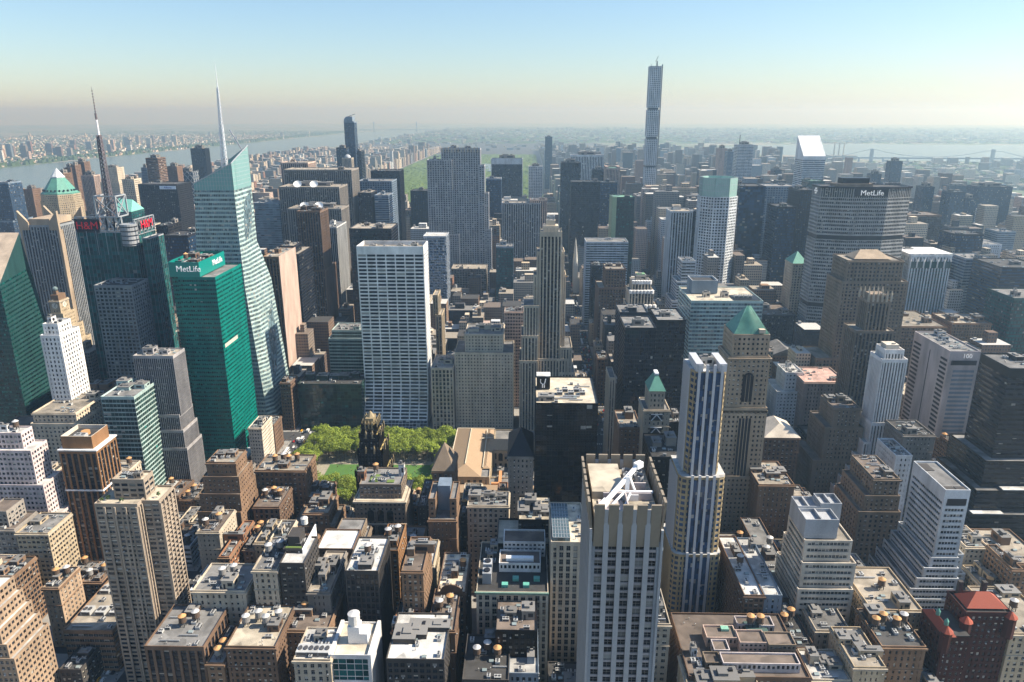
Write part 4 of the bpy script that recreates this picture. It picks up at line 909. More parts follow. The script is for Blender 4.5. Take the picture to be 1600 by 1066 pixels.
def sp_concrete(root,row,T,K0):
    K=Kit(root,'concrete','dark','cream','concrete','punchc'); pans=[]
    K.tier((-313.5,-290,290,309,0,119),panes=pans,paneinfo=('dark','light'),detail={'S','E','W'},cb=2.2); K.tier((-289.9,-280.3,294.5,312,0,118.6),panes=pans,paneinfo=('dark','light'),detail={'S','E'},cb=2.2)
    K.tier((-306,-288.5,297,307.5,118,130),st='punchc',detail={'S','E'}); K.done(); add_panes(root,pans)
    part('facade_pier',wallmat('concrete'),root,lambda m:[m.box(x-.45,x+.45,289.3,289.98,0,117,0) for x in (-308,-302.5,-296.5,-290.6)]+[m.box(-289.98,-289.2,y-.4,y+.4,0,117,0) for y in (291,293.6)]+[m.box(-280.28,-279.6,y-.4,y+.4,0,117,0) for y in (295,299,303,307,311)])
    part('balcony_slab',wallmat('concrete'),root,lambda m:[m.box(-280.25,-279.8,295.5,311.5,k*2.9,k*2.9+.25,0,bottom=True) for k in range(1,40)])
    clutter(root,-305,-289,298,307,129,'concrete',rnd,3,0,1,3)
    for p in ((-311,293),(-309,296),(-283,300),(-300,293)): part('roof_shrub',plain('shrub',(.06,.10,.03),.9),root,lambda m,p=p:blob(m,p[0],p[1],118.6,1.2,60))
    return True
def blob(m,x,y,z,r,n,mi=0,rr=None,sz=.45):
    rr=rr or rnd
    for _ in range(n):
        a=rr.uniform(0,6.28);e=rr.uniform(-.4,1.5);q=r*rr.uniform(.6,1.05); c=Vector((x+q*math.cos(a)*math.cos(e),y+q*math.sin(a)*math.cos(e),z+r*.8+q*math.sin(e)))
        u=Vector((rr.uniform(-1,1),rr.uniform(-1,1),rr.uniform(-1,1))).normalized(); v=u.cross(Vector((rr.uniform(-1,1),rr.uniform(-1,1),rr.uniform(-1,1)))).normalized()
        s=r*sz*rr.uniform(.6,1.1); m.add([[tuple(c-u*s),tuple(c+v*s*.6),tuple(c+u*s),tuple(c-v*s*.6)]],mi)
def sp_radiator(root,row,T,K0):
    K=Kit(root,'black','dark','gold','black','gothic'); pans=[]
    for x0,x1,y0,y1,z0,z1 in ((-209,-185,440,466,0,61),(-206.5,-187.5,440.5,464,55,80),(-204.5,-190,441.5,461,78,92),(-202.5,-192.5,443,459,90,99)): K.tier((x0,x1,y0,y1,z0,z1),panes=pans,paneinfo=('dark','light'),detail={'S','E','W'})
    K.done(); add_panes(root,pans)
    g=plain('gilt_stone',(.27,.21,.12),.6,.1,.3,1.2)
    def pin(m):
        for x0,x1,y0,y1,z,n in ((-202.5,-192.5,443,459,99,5),(-204.5,-190,441.5,461,92,4),(-206.5,-187.5,440.5,464,80,4),(-209,-185,440,466,61,5)):
            for k in range(n):
                t=k/(n-1)
                for px,py in ((x0+(x1-x0)*t,y0),(x1,y0+(y1-y0)*t),(x0,y0+(y1-y0)*t)): m.box(px-.55,px+.55,py-.55,py+.55,z-3,z+1.6,0,bottom=True); m.cyl(px,py,z+1.6,z+3.8,.7,.1,6,0)
        m.box(-200.5,-194.5,446,456,98.5,103,0); m.cyl(-197.5,451,103,107,3.2,.6,8,0)
    part('gilded_crown',g,root,pin); return True
def sp_beaux(root,row,T,K0):
    x0,x1,y0,y1,_,z=T[0]; K=Kit(root,'tanstone','dark','grey','tanstone','punch'); pans=[]
    K.tier((x0,x1,y0,y1,0,z),cb=2); K.tier((x0+3,x1-3,y0+4,y1-2,z-1,z+11),cb=2,panes=pans,paneinfo=('dark','light'),st='punchd'); K.done(); add_panes(root,pans,60)
    def arch(m):
        for k in range(3):
            cx=x0+11+k*(x1-x0-22)/2
            for zb,h in ((z-16,9),(z-30,11)):
                m.box(cx-2.3,cx+2.3,y0-.35,y0-.05,zb,zb+h-2.3,1,bottom=True)
                for i in range(8):
                    a=math.pi*i/8;b=math.pi*(i+1)/8; m.add([[(cx,y0-.35,zb+h-2.3),(cx,y0-.35,zb+h-2.3),(cx+2.3*math.cos(b),y0-.35,zb+h-2.3+2.3*math.sin(b)),(cx+2.3*math.cos(a),y0-.35,zb+h-2.3+2.3*math.sin(a))]],1)
                m.box(cx-2.9,cx-2.35,y0-.7,y0-.05,zb,zb+h-1,0,bottom=True); m.box(cx+2.35,cx+2.9,y0-.7,y0-.05,zb,zb+h-1,0,bottom=True)
    part('arched_window',None,root,arch,[wallmat('tanstone'),glassmat('dark',.8)])
    part('cornice',wallmat('stone'),root,lambda m:(m.box(x0-1,x1+1,y0-1.2,y1+.5,z-1.5,z-.2,0,bottom=True),m.box(x0-.5,x1+.5,y0-.7,y0-.02,z-18.6,z-17.6,0,bottom=True)))
    put('roof_house',hutmesh('orangebrick'),root,(x0+3,y0+14,z+9),(5,6,8)); put('roof_house',hutmesh('white'),root,(x1-5,y0+20,z+9.9),(4,4,9))
    part('roof_lawn',plain('roof_grass',(.12,.18,.04),.9),root,lambda m:(m.box(x0+9,x0+15,y0+9,y0+20,z+10.1,z+10.5,0),m.box(x1-14,x1-9,y0+8,y0+12,z+10.1,z+10.5,0)))
    clutter(root,x0+8,x1-8,y0+7,y1-4,z+9.9,'stone',rnd,5,0,0,4); tank(root,x0+11,y0+24,z+10,'o','w')
    return True
def sp_u(root,row,T,K):
    x0,x1,y0,y1,_,z=T[0]
    K2=Kit(root,'tan','dark','grey','tan','punch')
    K2.tier((x0,x0+4.5,y0+4,y1,z-1,z+13)); K2.tier((x1-4.5,x1,y0+4,y1,z-1,z+13)); K2.done('wing_wall')
    part('roof_house',wallmat('blueg'),root,lambda m:m.box(x0+5,x1-5,y0+14,y1-2,z-1,z+17,0))
def sp_library(root,row,T,K0):
    K=Kit(root,'cream','dark','grey','cream','punch')
    ST['libw']=dict(fh=9,bay=5,pw=2.6,wh=.62,d=.8,ds=.3)
    K.st='libw'
    K.tier((-147,-18,492,520,0,17),cb=3); K.tier((-147,-111.5,505,604,0,25),cb=3); K.tier((-111.4,-18,560,584,0,23.5),cb=3); K.tier((-111.4,-18,598,622,0,17),cb=2); K.tier((-60,-18,520,600,0,17),cb=2); K.done()
    part('court_floor',roofmat('grey'),root,lambda m:m.box(-111.3,-60,520,598,0,6,0)); rm=plain('brown_roof',(.34,.235,.145),.8,0,.12,.3); tr=plain('roof_trim',(.62,.55,.42),.7)
    def r1(m):
        m.hip(-147,-119,505,604,25.2,6,0,ridge=.75,over=.4); m.hip(-119,-111.5,520,604,25.15,1.5,0,ridge=.9,over=0); m.hip(-118,-30,560,584,24,5,0,ridge=.9,over=.3); m.hip(-147,-18,492,506,17.2,3,0,ridge=.95,over=.3)
    part('hip_roof',rm,root,r1)
    def tr_(m):
        m.box(-133.3,-132.7,517,592,31,31.6,0,bottom=True); m.box(-148,-147.3,504,605,25,25.7,0,bottom=True); m.beam((-112,584,25.5),(-122,574,29.3),.4); m.beam((-118,520,26.3),(-118,600,26.9),.35); m.box(-147.5,-111,604.1,605,25,26,0,bottom=True)
    part('roof_trim',tr,root,tr_)
    part('scaffold',plain('orange_wood',(.5,.24,.10),.8),root,lambda m:(m.box(-104,-101.5,506,528,17,19.4,0),m.box(-110,-101.5,503.4,506,18,19.8,0)))
    def ar(m):
        for k in range(7):
            cx=-104+k*8
            m.box(cx-2,cx+2,559.7,559.95,13,19,0,bottom=True)
            for i in range(8):
                a=math.pi*i/8;b=math.pi*(i+1)/8; m.add([[(cx,559.7,19),(cx,559.7,19),(cx+2*math.cos(b),559.7,19+2*math.sin(b)),(cx+2*math.cos(a),559.7,19+2*math.sin(a))]],0)
    part('arched_window',wallmat('dark'),root,ar); clutter(root,-109,-90,521,556,6,'greystone',rnd,4,0,2,3); clutter(root,-58,-20,522,556,17,'stone',rnd,4,0,2,3)
    return True
def sp_lowlib(root,row,T,K):
    x0,x1,y0,y1,_,z=T[0]
    part('cornice',plain('green_copper_edge',(.18,.28,.22),.6),root,lambda m:m.box(x0-.8,x1+.3,y0-1,y0-.02,z-1.3,z-.1,0,bottom=True))
    gr=plain('green_skylight_box',(.12,.38,.30),.5)
    [part('green_skylight',gr,root,lambda m,k=k:m.box(x0+14+k*6,x0+17.5+k*6,y0+5+(k%2)*6,y0+8+(k%2)*6,z-1,z+.8,0)) for k in range(4)]
    K2=Kit(root,'white','dark','brown','white','pent'); K2.tier((x0+12,x1-4,y0+20,y0+34,z-1,z+5),cb=1.5); K2.tier((x0+14,x1-1,y0+36,y1,z-1,z+9),cb=1.5); K2.done('penthouse_wall')
    for a in (0,1): part('cooling_tower',wallmat('steel'),root,lambda m,a=a:(m.box(x0+3,x0+8,y0+8+a*9,y0+14+a*9,z-1,z+6,0),m.cyl(x0+5.5,y0+11+a*9,z+6,z+6.8,1.8,1.8,12,1)),[wallmat('steel'),wallmat('dark')])
    part('long_skylight',WHITEP(),root,lambda m:m.box(x0+16,x0+32,y0+23,y0+26,z+4,z+6.2,0)); clutter(root,x0+1,x0+12,y0+28,y1-1,z-1.1,'stone',rnd,5,2,2,3)
def sp_whitetank(root,row,T,K):
    x0,x1,y0,y1,_,z=T[0]; w=wallmat('white')
    part('side_pier',w,root,lambda m:(m.box(x0-.5,x0+1.2,y0-.4,y1,0,z+1,0),m.box(x1-1.2,x1+.5,y0-.4,y1,0,z+1,0),m.box(x0+1.2,x1-1.2,y0-.4,y0-.02,z-1.6,z+.9,0,bottom=True),m.box(x0+1.2,x1-1.2,y0-.4,y0-.02,z-16,z-14.5,0,bottom=True)))
    part('roof_tower',w,root,lambda m:(m.box(x0+7,x0+13,y0+10,y0+16,z-1,z+9,0),m.box(x0+13,x0+17,y0+10,y0+18,z-1,z+5,0)))
    t=put('water_tank',LTW,root,(x0+10,y0+13,z+9),(1.5,1.5,1.7)); o=bpy.data.objects.new('tank_cap',LCG); COL.objects.link(o); o.parent=t; o.scale=(.95,.95,.5); o.location=(0,0,1.8)
def sp_tealslope(root,row,T,K0):
    K=Kit(root,'teal','green','grey','teal','metg'); x0,x1,y0,y1=-590,-541,560,626
    facade(K.w,K.g,(x0,y0,0),(x1,y0,0),(x1,y0,178),(x0,y0,178),'curtain',cb=2); facade(K.w,K.g,(x1,y0,0),(x1+4,y1,0),(x1-20,y1,178),(x1,y0,178),'metg',cb=.1)
    facade(K.w,K.g,(x1,y0,178),(x1-20,y1,178),(x1-20,y1,178.5),(x1,y0,178.2),'metg',cb=.1) if 0 else None
    K.w.add([[(x1,y0,178),(x1-20,y1,178),(x1-20,y1,213),(x1,y0,178)]],0)
    for k in range(8): K.g.add([[(x1+.05,y0+1+k*6.5,178-.2),(x1-18+.05,y1-2,178+k*3.6),(x1-18+.05,y1-2,179.8+k*3.6),(x1+.05,y0+1+k*6.5,179+k*.2)]],0) if 0 else None
    plainface(K.f,(x1+4,y1,0),(x0,y1,0),(x0,y1,213),(x1-20,y1,213),3,4,WALL['teal']); K.done()
    part('sloping_roof',wallmat('concrete'),root,lambda m:m.add([[(x0,y0,178),(x1,y0,178),(x1-20,y1,213),(x0,y1,213)]],0)); return True
def sp_orangecrown(root,row,T,K):
    x0,x1,y0,y1,_,z=T[0]
    part('white_cornice',wallmat('white'),root,lambda m:m.box(x0-.6,x1+.6,y0-.6,y1+.6,z-.4,z+.5,0,bottom=True))
    K2=Kit(root,'orange','dark','tan','orange','punch'); K2.w.box(x0+2,x1-3,y0+2,y1-3,z+.5,z+10,0,top=False); rb=MB(); roof_slab(rb,x0+2,x1-3,y0+2,y1-3,z+10,par=3,th=.6); rb.build('roof',[roofmat('dark'),wallmat('offwhite')],root); K2.done('crown_wall')
    part('round_tank',plain('tank_cap_orange',(.50,.27,.11),.8),root,lambda m:m.cyl((x0+x1)/2,y0+13,z+6.5,z+9.5,3,3,16,0)); put('air_conditioner',LA,root,((x0+x1)/2,y0+7,z+7),(3,2.5,1.5))
    def br(m):
        m.box(x0-.4,x1+.4,y0-.4,y1+.4,z-32,z-31,0,bottom=True)
    part('white_cornice',wallmat('white'),root,br)
SPEC={k[3:]:v for k,v in list(globals().items()) if k.startswith('sp_')}
# --- small add-ons
m=MB()
for i in range(4):
    a=i/4;b=(i+1)/4; m.cyl(0,0,1+.6*a*a,1+.6*b*b,1.6*a+.01,1.6*b,14,0,False); m.cyl(0,0,1.02+.6*b*b,1.02+.6*a*a,1.6*b,1.6*a+.01,14,0,False)
m.beam((0,0,0),(0,0,1),.15); m.beam((0,0,1),(0,0,2.4),.05); DISH=lib(m,[plain('dish_white',(.8,.8,.8),.4,0,.05)])
def addon(root,opts,T,wall,r):
    x0,x1,y0,y1,_,z=T[0]; W=x1-x0;D=y1-y0
    for k,v in opts.items():
        if k=='sign': 
            part('sign_band',plain('sign_band',(.6,.65,.75),.5),root,lambda m:m.box(x0+W*.55,x1-2,y0-.4,y0-.05,z-9,z-3,0,bottom=True)); text(root,v,(x0+W*.76,y0-.6,z-6),5.2,plain('sign_blue',(.03,.08,.3),.5),0)
        elif k=='bulk':
            for i in range(int(v)): put('roof_house',hutmesh(wall),root,(x0+W*(i+.75+r.uniform(-.2,.2))/(int(v)+.5),y0+D*r.uniform(.28,.72),z-1.1),(min(W*.3,9)*r.uniform(.6,1.25)+1,min(D*.4,12)*r.uniform(.5,1.1),r.uniform(2.6,6.5)),r.choice((0,0,math.pi/2,math.pi)))
        elif k=='ac':
            for i in range(int(v)): put('air_conditioner',LA,root,(x0+W*(i%3+.6)/3.4,y0+D*(.25+.3*(i//3)),z-1.1),(2.2,3.2,1.6))
        elif k=='tanks':
            for i in range(int(v)): 
                gx=x0+W*.5+(i-(int(v)-1)/2)*min(5.4,W/max(1,int(v))); gy=y0+D*(.62 if i%2 else .5); tank(root,gx,gy,z-1.1,r.choice('ooog' if 'orange' in root['label'] else 'oog') if 'grey' not in root['label'] and 'white' not in root['label'] else 'g','g' if 'grey' in root['label'] or 'white capped' in root['label'] else 'w')
        elif k=='dish':
            for i in range(2): d=put('satellite_dish',DISH,root,(x0+W*(.3+.27*i),y0+8,z),(4,4,4)); d.rotation_euler=(R(50),0,R(10))
            put('roof_house',hutmesh(wall),root,(x0+W*.5,y0+D*.55,z-1.1),(W*.6,D*.3,6))
        elif k=='dome':
            part('dome',plain('dome_grey',(.4,.42,.45),.4),root,lambda m:[m.cyl((x0+x1)/2,(y0+y1)/2,z+8*math.sin(i/5*1.57),z+8*math.sin((i+1)/5*1.57),8*math.cos(i/5*1.57),max(.1,8*math.cos((i+1)/5*1.57)),14,0,False) for i in range(5)])
        elif k in('pyr','hip'):
            c,h=v.split(','); c={'green':'copper','tan':'sandstone','white':'offwhite','brown':'taupe','dark':'dark'}[c]
            part('pitched_roof',COPPER() if c=='copper' else wallmat(c),root,lambda m:m.hip(x0+(9 if h=='11' else 0),x1-(9 if h=='11' else 0),y0+(7 if h=='11' else 0),y1-(6 if h=='11' else 0),z+.05,7.5 if h=='11' else float(h),0,ridge=.04 if k=='pyr' or c=='taupe' else .45,over=.5))
        elif k=='finials':
            part('finial',wallmat('stone'),root,lambda m:[(m.box(x0+W*i/5-.8,x0+W*i/5+.8,yy-.8,yy+.8,z-1,z+5,0),m.cyl(x0+W*i/5,yy,z+5,z+9,1.1,.2,6,0)) for i in range(6) for yy in (y0,y1)])
            part('roof_drum',wallmat('taupe'),root,lambda m:m.box(x0+3,x1-3,y0+3,y1-3,z-1,z+5,0))
        elif k=='chevron':
            def ch(m):
                n=6
                for i in range(n):
                    a=x0+W*i/n;b=x0+W*(i+1)/n;c=(a+b)/2
                    m.beam((a,y0-.5,z-8),(c,y0+2,z+1),.7,0);m.beam((c,y0+2,z+1),(b,y0-.5,z-8),.7,0); m.beam((a,y0-.5,z-8),(a,y0-.5,z-16),.7,0); m.add([[(a,y0-.1,z-16),(b,y0-.1,z-16),(b,y0-.1,z-8),(a,y0-.1,z-8)]],1)
                m.box(x0-2,x1+2,y0+2,y1,z-2,z+1.5,0)
                for i in range(5):
                    a=y0+D*i/5;b=y0+D*(i+1)/5;c=(a+b)/2; m.beam((x0-.5,a,z-8),(x0+1,c,z+1),.7,0);m.beam((x0+1,c,z+1),(x0-.5,b,z-8),.7,0)
            part('zigzag_crown',None,root,ch,[wallmat('white'),glassmat('teal',.7)])
        elif k=='crown':
            def cr(m):
                for (X0,X1,Y0,Y1,_,Z) in T:
                    n=7
                    for i in range(n): m.cyl(X0+(X1-X0)*(i+.5)/n,Y0,Z-3,Z+1.2,2.0,2.2,8,0)
            part('scalloped_crown',wallmat('white'),root,cr); put('roof_house',hutmesh('stone'),root,((x0+x1)/2,(y0+y1)/2,z-1.1),(W*.5,D*.5,7)); part('green_roof_box',plain('roof_green_box',(.2,.4,.2),.7),root,lambda m:m.box(x0+W*.3,x0+W*.7,y0+D*.35,y0+D*.65,z+5.9,z+7.5,0))
        elif k=='gable':
            part('gabled_roof',roofmat('grey'),root,lambda m:(m.add([[(x0,y0,z),(x1,y0,z),(x1,y0,z),((x0+x1)/2,y0,z+8)],[(x0,y1,z),(x0,y0,z),((x0+x1)/2,y0,z+8),((x0+x1)/2,y1,z+8)],[(x1,y0,z),(x1,y1,z),((x0+x1)/2,y1,z+8),((x0+x1)/2,y0,z+8)]],0)))
        elif k=='gable2':
            def g2(m):
                n=8;cx=(x0+x1)/2
                for i in range(n):
                    a=math.pi*i/n;b=math.pi*(i+1)/n; m.add([[(cx,y0-.5,z-1),(cx,y0-.5,z-1),(cx+W*.42*math.cos(b),y0-.5,z-1+6*math.sin(b)),(cx+W*.42*math.cos(a),y0-.5,z-1+6*math.sin(a))],[(cx,y0+.3,z-1),(cx,y0+.3,z-1),(cx+W*.42*math.cos(a),y0+.3,z-1+6*math.sin(a)),(cx+W*.42*math.cos(b),y0+.3,z-1+6*math.sin(b))]],0)
                    m.add([[(cx+W*.42*math.cos(a),y0-.5,z-1+6*math.sin(a)),(cx+W*.42*math.cos(a),y0+.3,z-1+6*math.sin(a)),(cx+W*.42*math.cos(b),y0+.3,z-1+6*math.sin(b)),(cx+W*.42*math.cos(b),y0-.5,z-1+6*math.sin(b))]],0)
                for i in range(5): m.cyl(cx-W*.4+i*W*.2,y0-.1,z+2,z+4+2*math.sin(i/4*3.14),.5,.2,6,0)
            part('ornamental_gable',wallmat('brownstone'),root,g2); tank(root,x1-3,y0+22,z,'o','w')
        elif k=='whiteside':
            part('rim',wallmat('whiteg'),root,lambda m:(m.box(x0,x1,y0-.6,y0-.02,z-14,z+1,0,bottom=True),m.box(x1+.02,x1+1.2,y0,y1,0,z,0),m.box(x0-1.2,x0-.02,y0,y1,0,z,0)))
        elif k=='eastblank':
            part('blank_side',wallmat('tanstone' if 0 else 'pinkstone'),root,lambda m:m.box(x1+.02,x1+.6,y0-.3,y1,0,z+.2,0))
        elif k=='whiteeast':
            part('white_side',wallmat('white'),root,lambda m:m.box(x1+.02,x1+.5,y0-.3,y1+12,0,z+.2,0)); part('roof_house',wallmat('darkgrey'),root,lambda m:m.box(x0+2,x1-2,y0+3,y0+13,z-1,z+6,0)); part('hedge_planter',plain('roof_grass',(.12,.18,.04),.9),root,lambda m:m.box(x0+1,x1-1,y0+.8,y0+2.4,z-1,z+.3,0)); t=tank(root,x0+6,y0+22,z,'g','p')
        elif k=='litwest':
            part('light_side',plain('lit_green_paint',(.3,.38,.22),.3),root,lambda m:m.box(x0-.3,x0-.02,y0,y1,0,z,0,top=False)); part('light_side',plain('lit_green_paint',(.3,.38,.22),.3),root,lambda m:m.box(x0,x0+7,y0-.3,y0-.05,0,z,0,top=True))  # light on the left side, painted as paler green panels over the dark glass
        elif k=='lattice':
            def la(m):
                n=3;h=W/n*1.2
                for side in ('S','E'):
                    for i in range(n):
                        for j in range(int(z/h)):
                            if side=='S': a=x0+W*i/n;b=x0+W*(i+1)/n; m.beam((a,y0-.3,z-j*h),(b,y0-.3,z-(j+1)*h),.7);m.beam((b,y0-.3,z-j*h),(a,y0-.3,z-(j+1)*h),.7)
                            else: a=y0+D*i/n;b=y0+D*(i+1)/n; m.beam((x1+.3,a,z-j*h),(x1+.3,b,z-(j+1)*h),.7);m.beam((x1+.3,b,z-j*h),(x1+.3,a,z-(j+1)*h),.7)
            part('diamond_lattice',wallmat('steel'),root,la)
        elif k=='gem':
            def ge(m):
                rr=random.Random(4)
                for sd in ('S','E'):
                    L=W if sd=='S' else D; n=int(L/3);nz=int(z/3.9)
                    for i in range(n):
                        for j in range(nz):
                            if rr.random()<.4: continue
                            s0=L*i/n;s1=L*(i+1)/n;za=j*3.9;zb=za+3.9;o=rr.uniform(.1,.9);cc=rr.uniform(.3,.7)
                            f=(lambda s,z_,o_:(x0+s,y0-o_,z_)) if sd=='S' else (lambda s,z_,o_:(x1+o_,y0+s,z_))
                            c=f(s0+(s1-s0)*cc,za+2,.2+o); q=[f(s0,za,.05),f(s1,za,.05),f(s1,zb,.05),f(s0,zb,.05)]
                            for t in range(4): m.add([[q[t],q[(t+1)%4],c,c]],0)
            part('faceted_glass',plain('silver_glass',(.3,.34,.4),.15,.5,.2),root,ge)
        elif k=='glassroof':
            part('glazed_roof',glassmat('sky',.9),root,lambda m:m.box(x0+1,x0+(W*.55),y0+2,y1-4,z-1,z+1.5,0,uvs=(1.4,2))); part('glazing_bar',STEELP(),root,lambda m:[m.beam((x0+1+i*1.6,y0+2,z+1.6),(x0+1+i*1.6,y1-4,z+1.6),.12) for i in range(6)]+[m.beam((x0+1,y0+2+i*3.7,z+1.6),(x0+W*.55,y0+2+i*3.7,z+1.6),.12) for i in range(10)])
            clutter(root,x0+W*.6,x1,y0,y1,z-1.1,'stone',r,4,0,0,5)

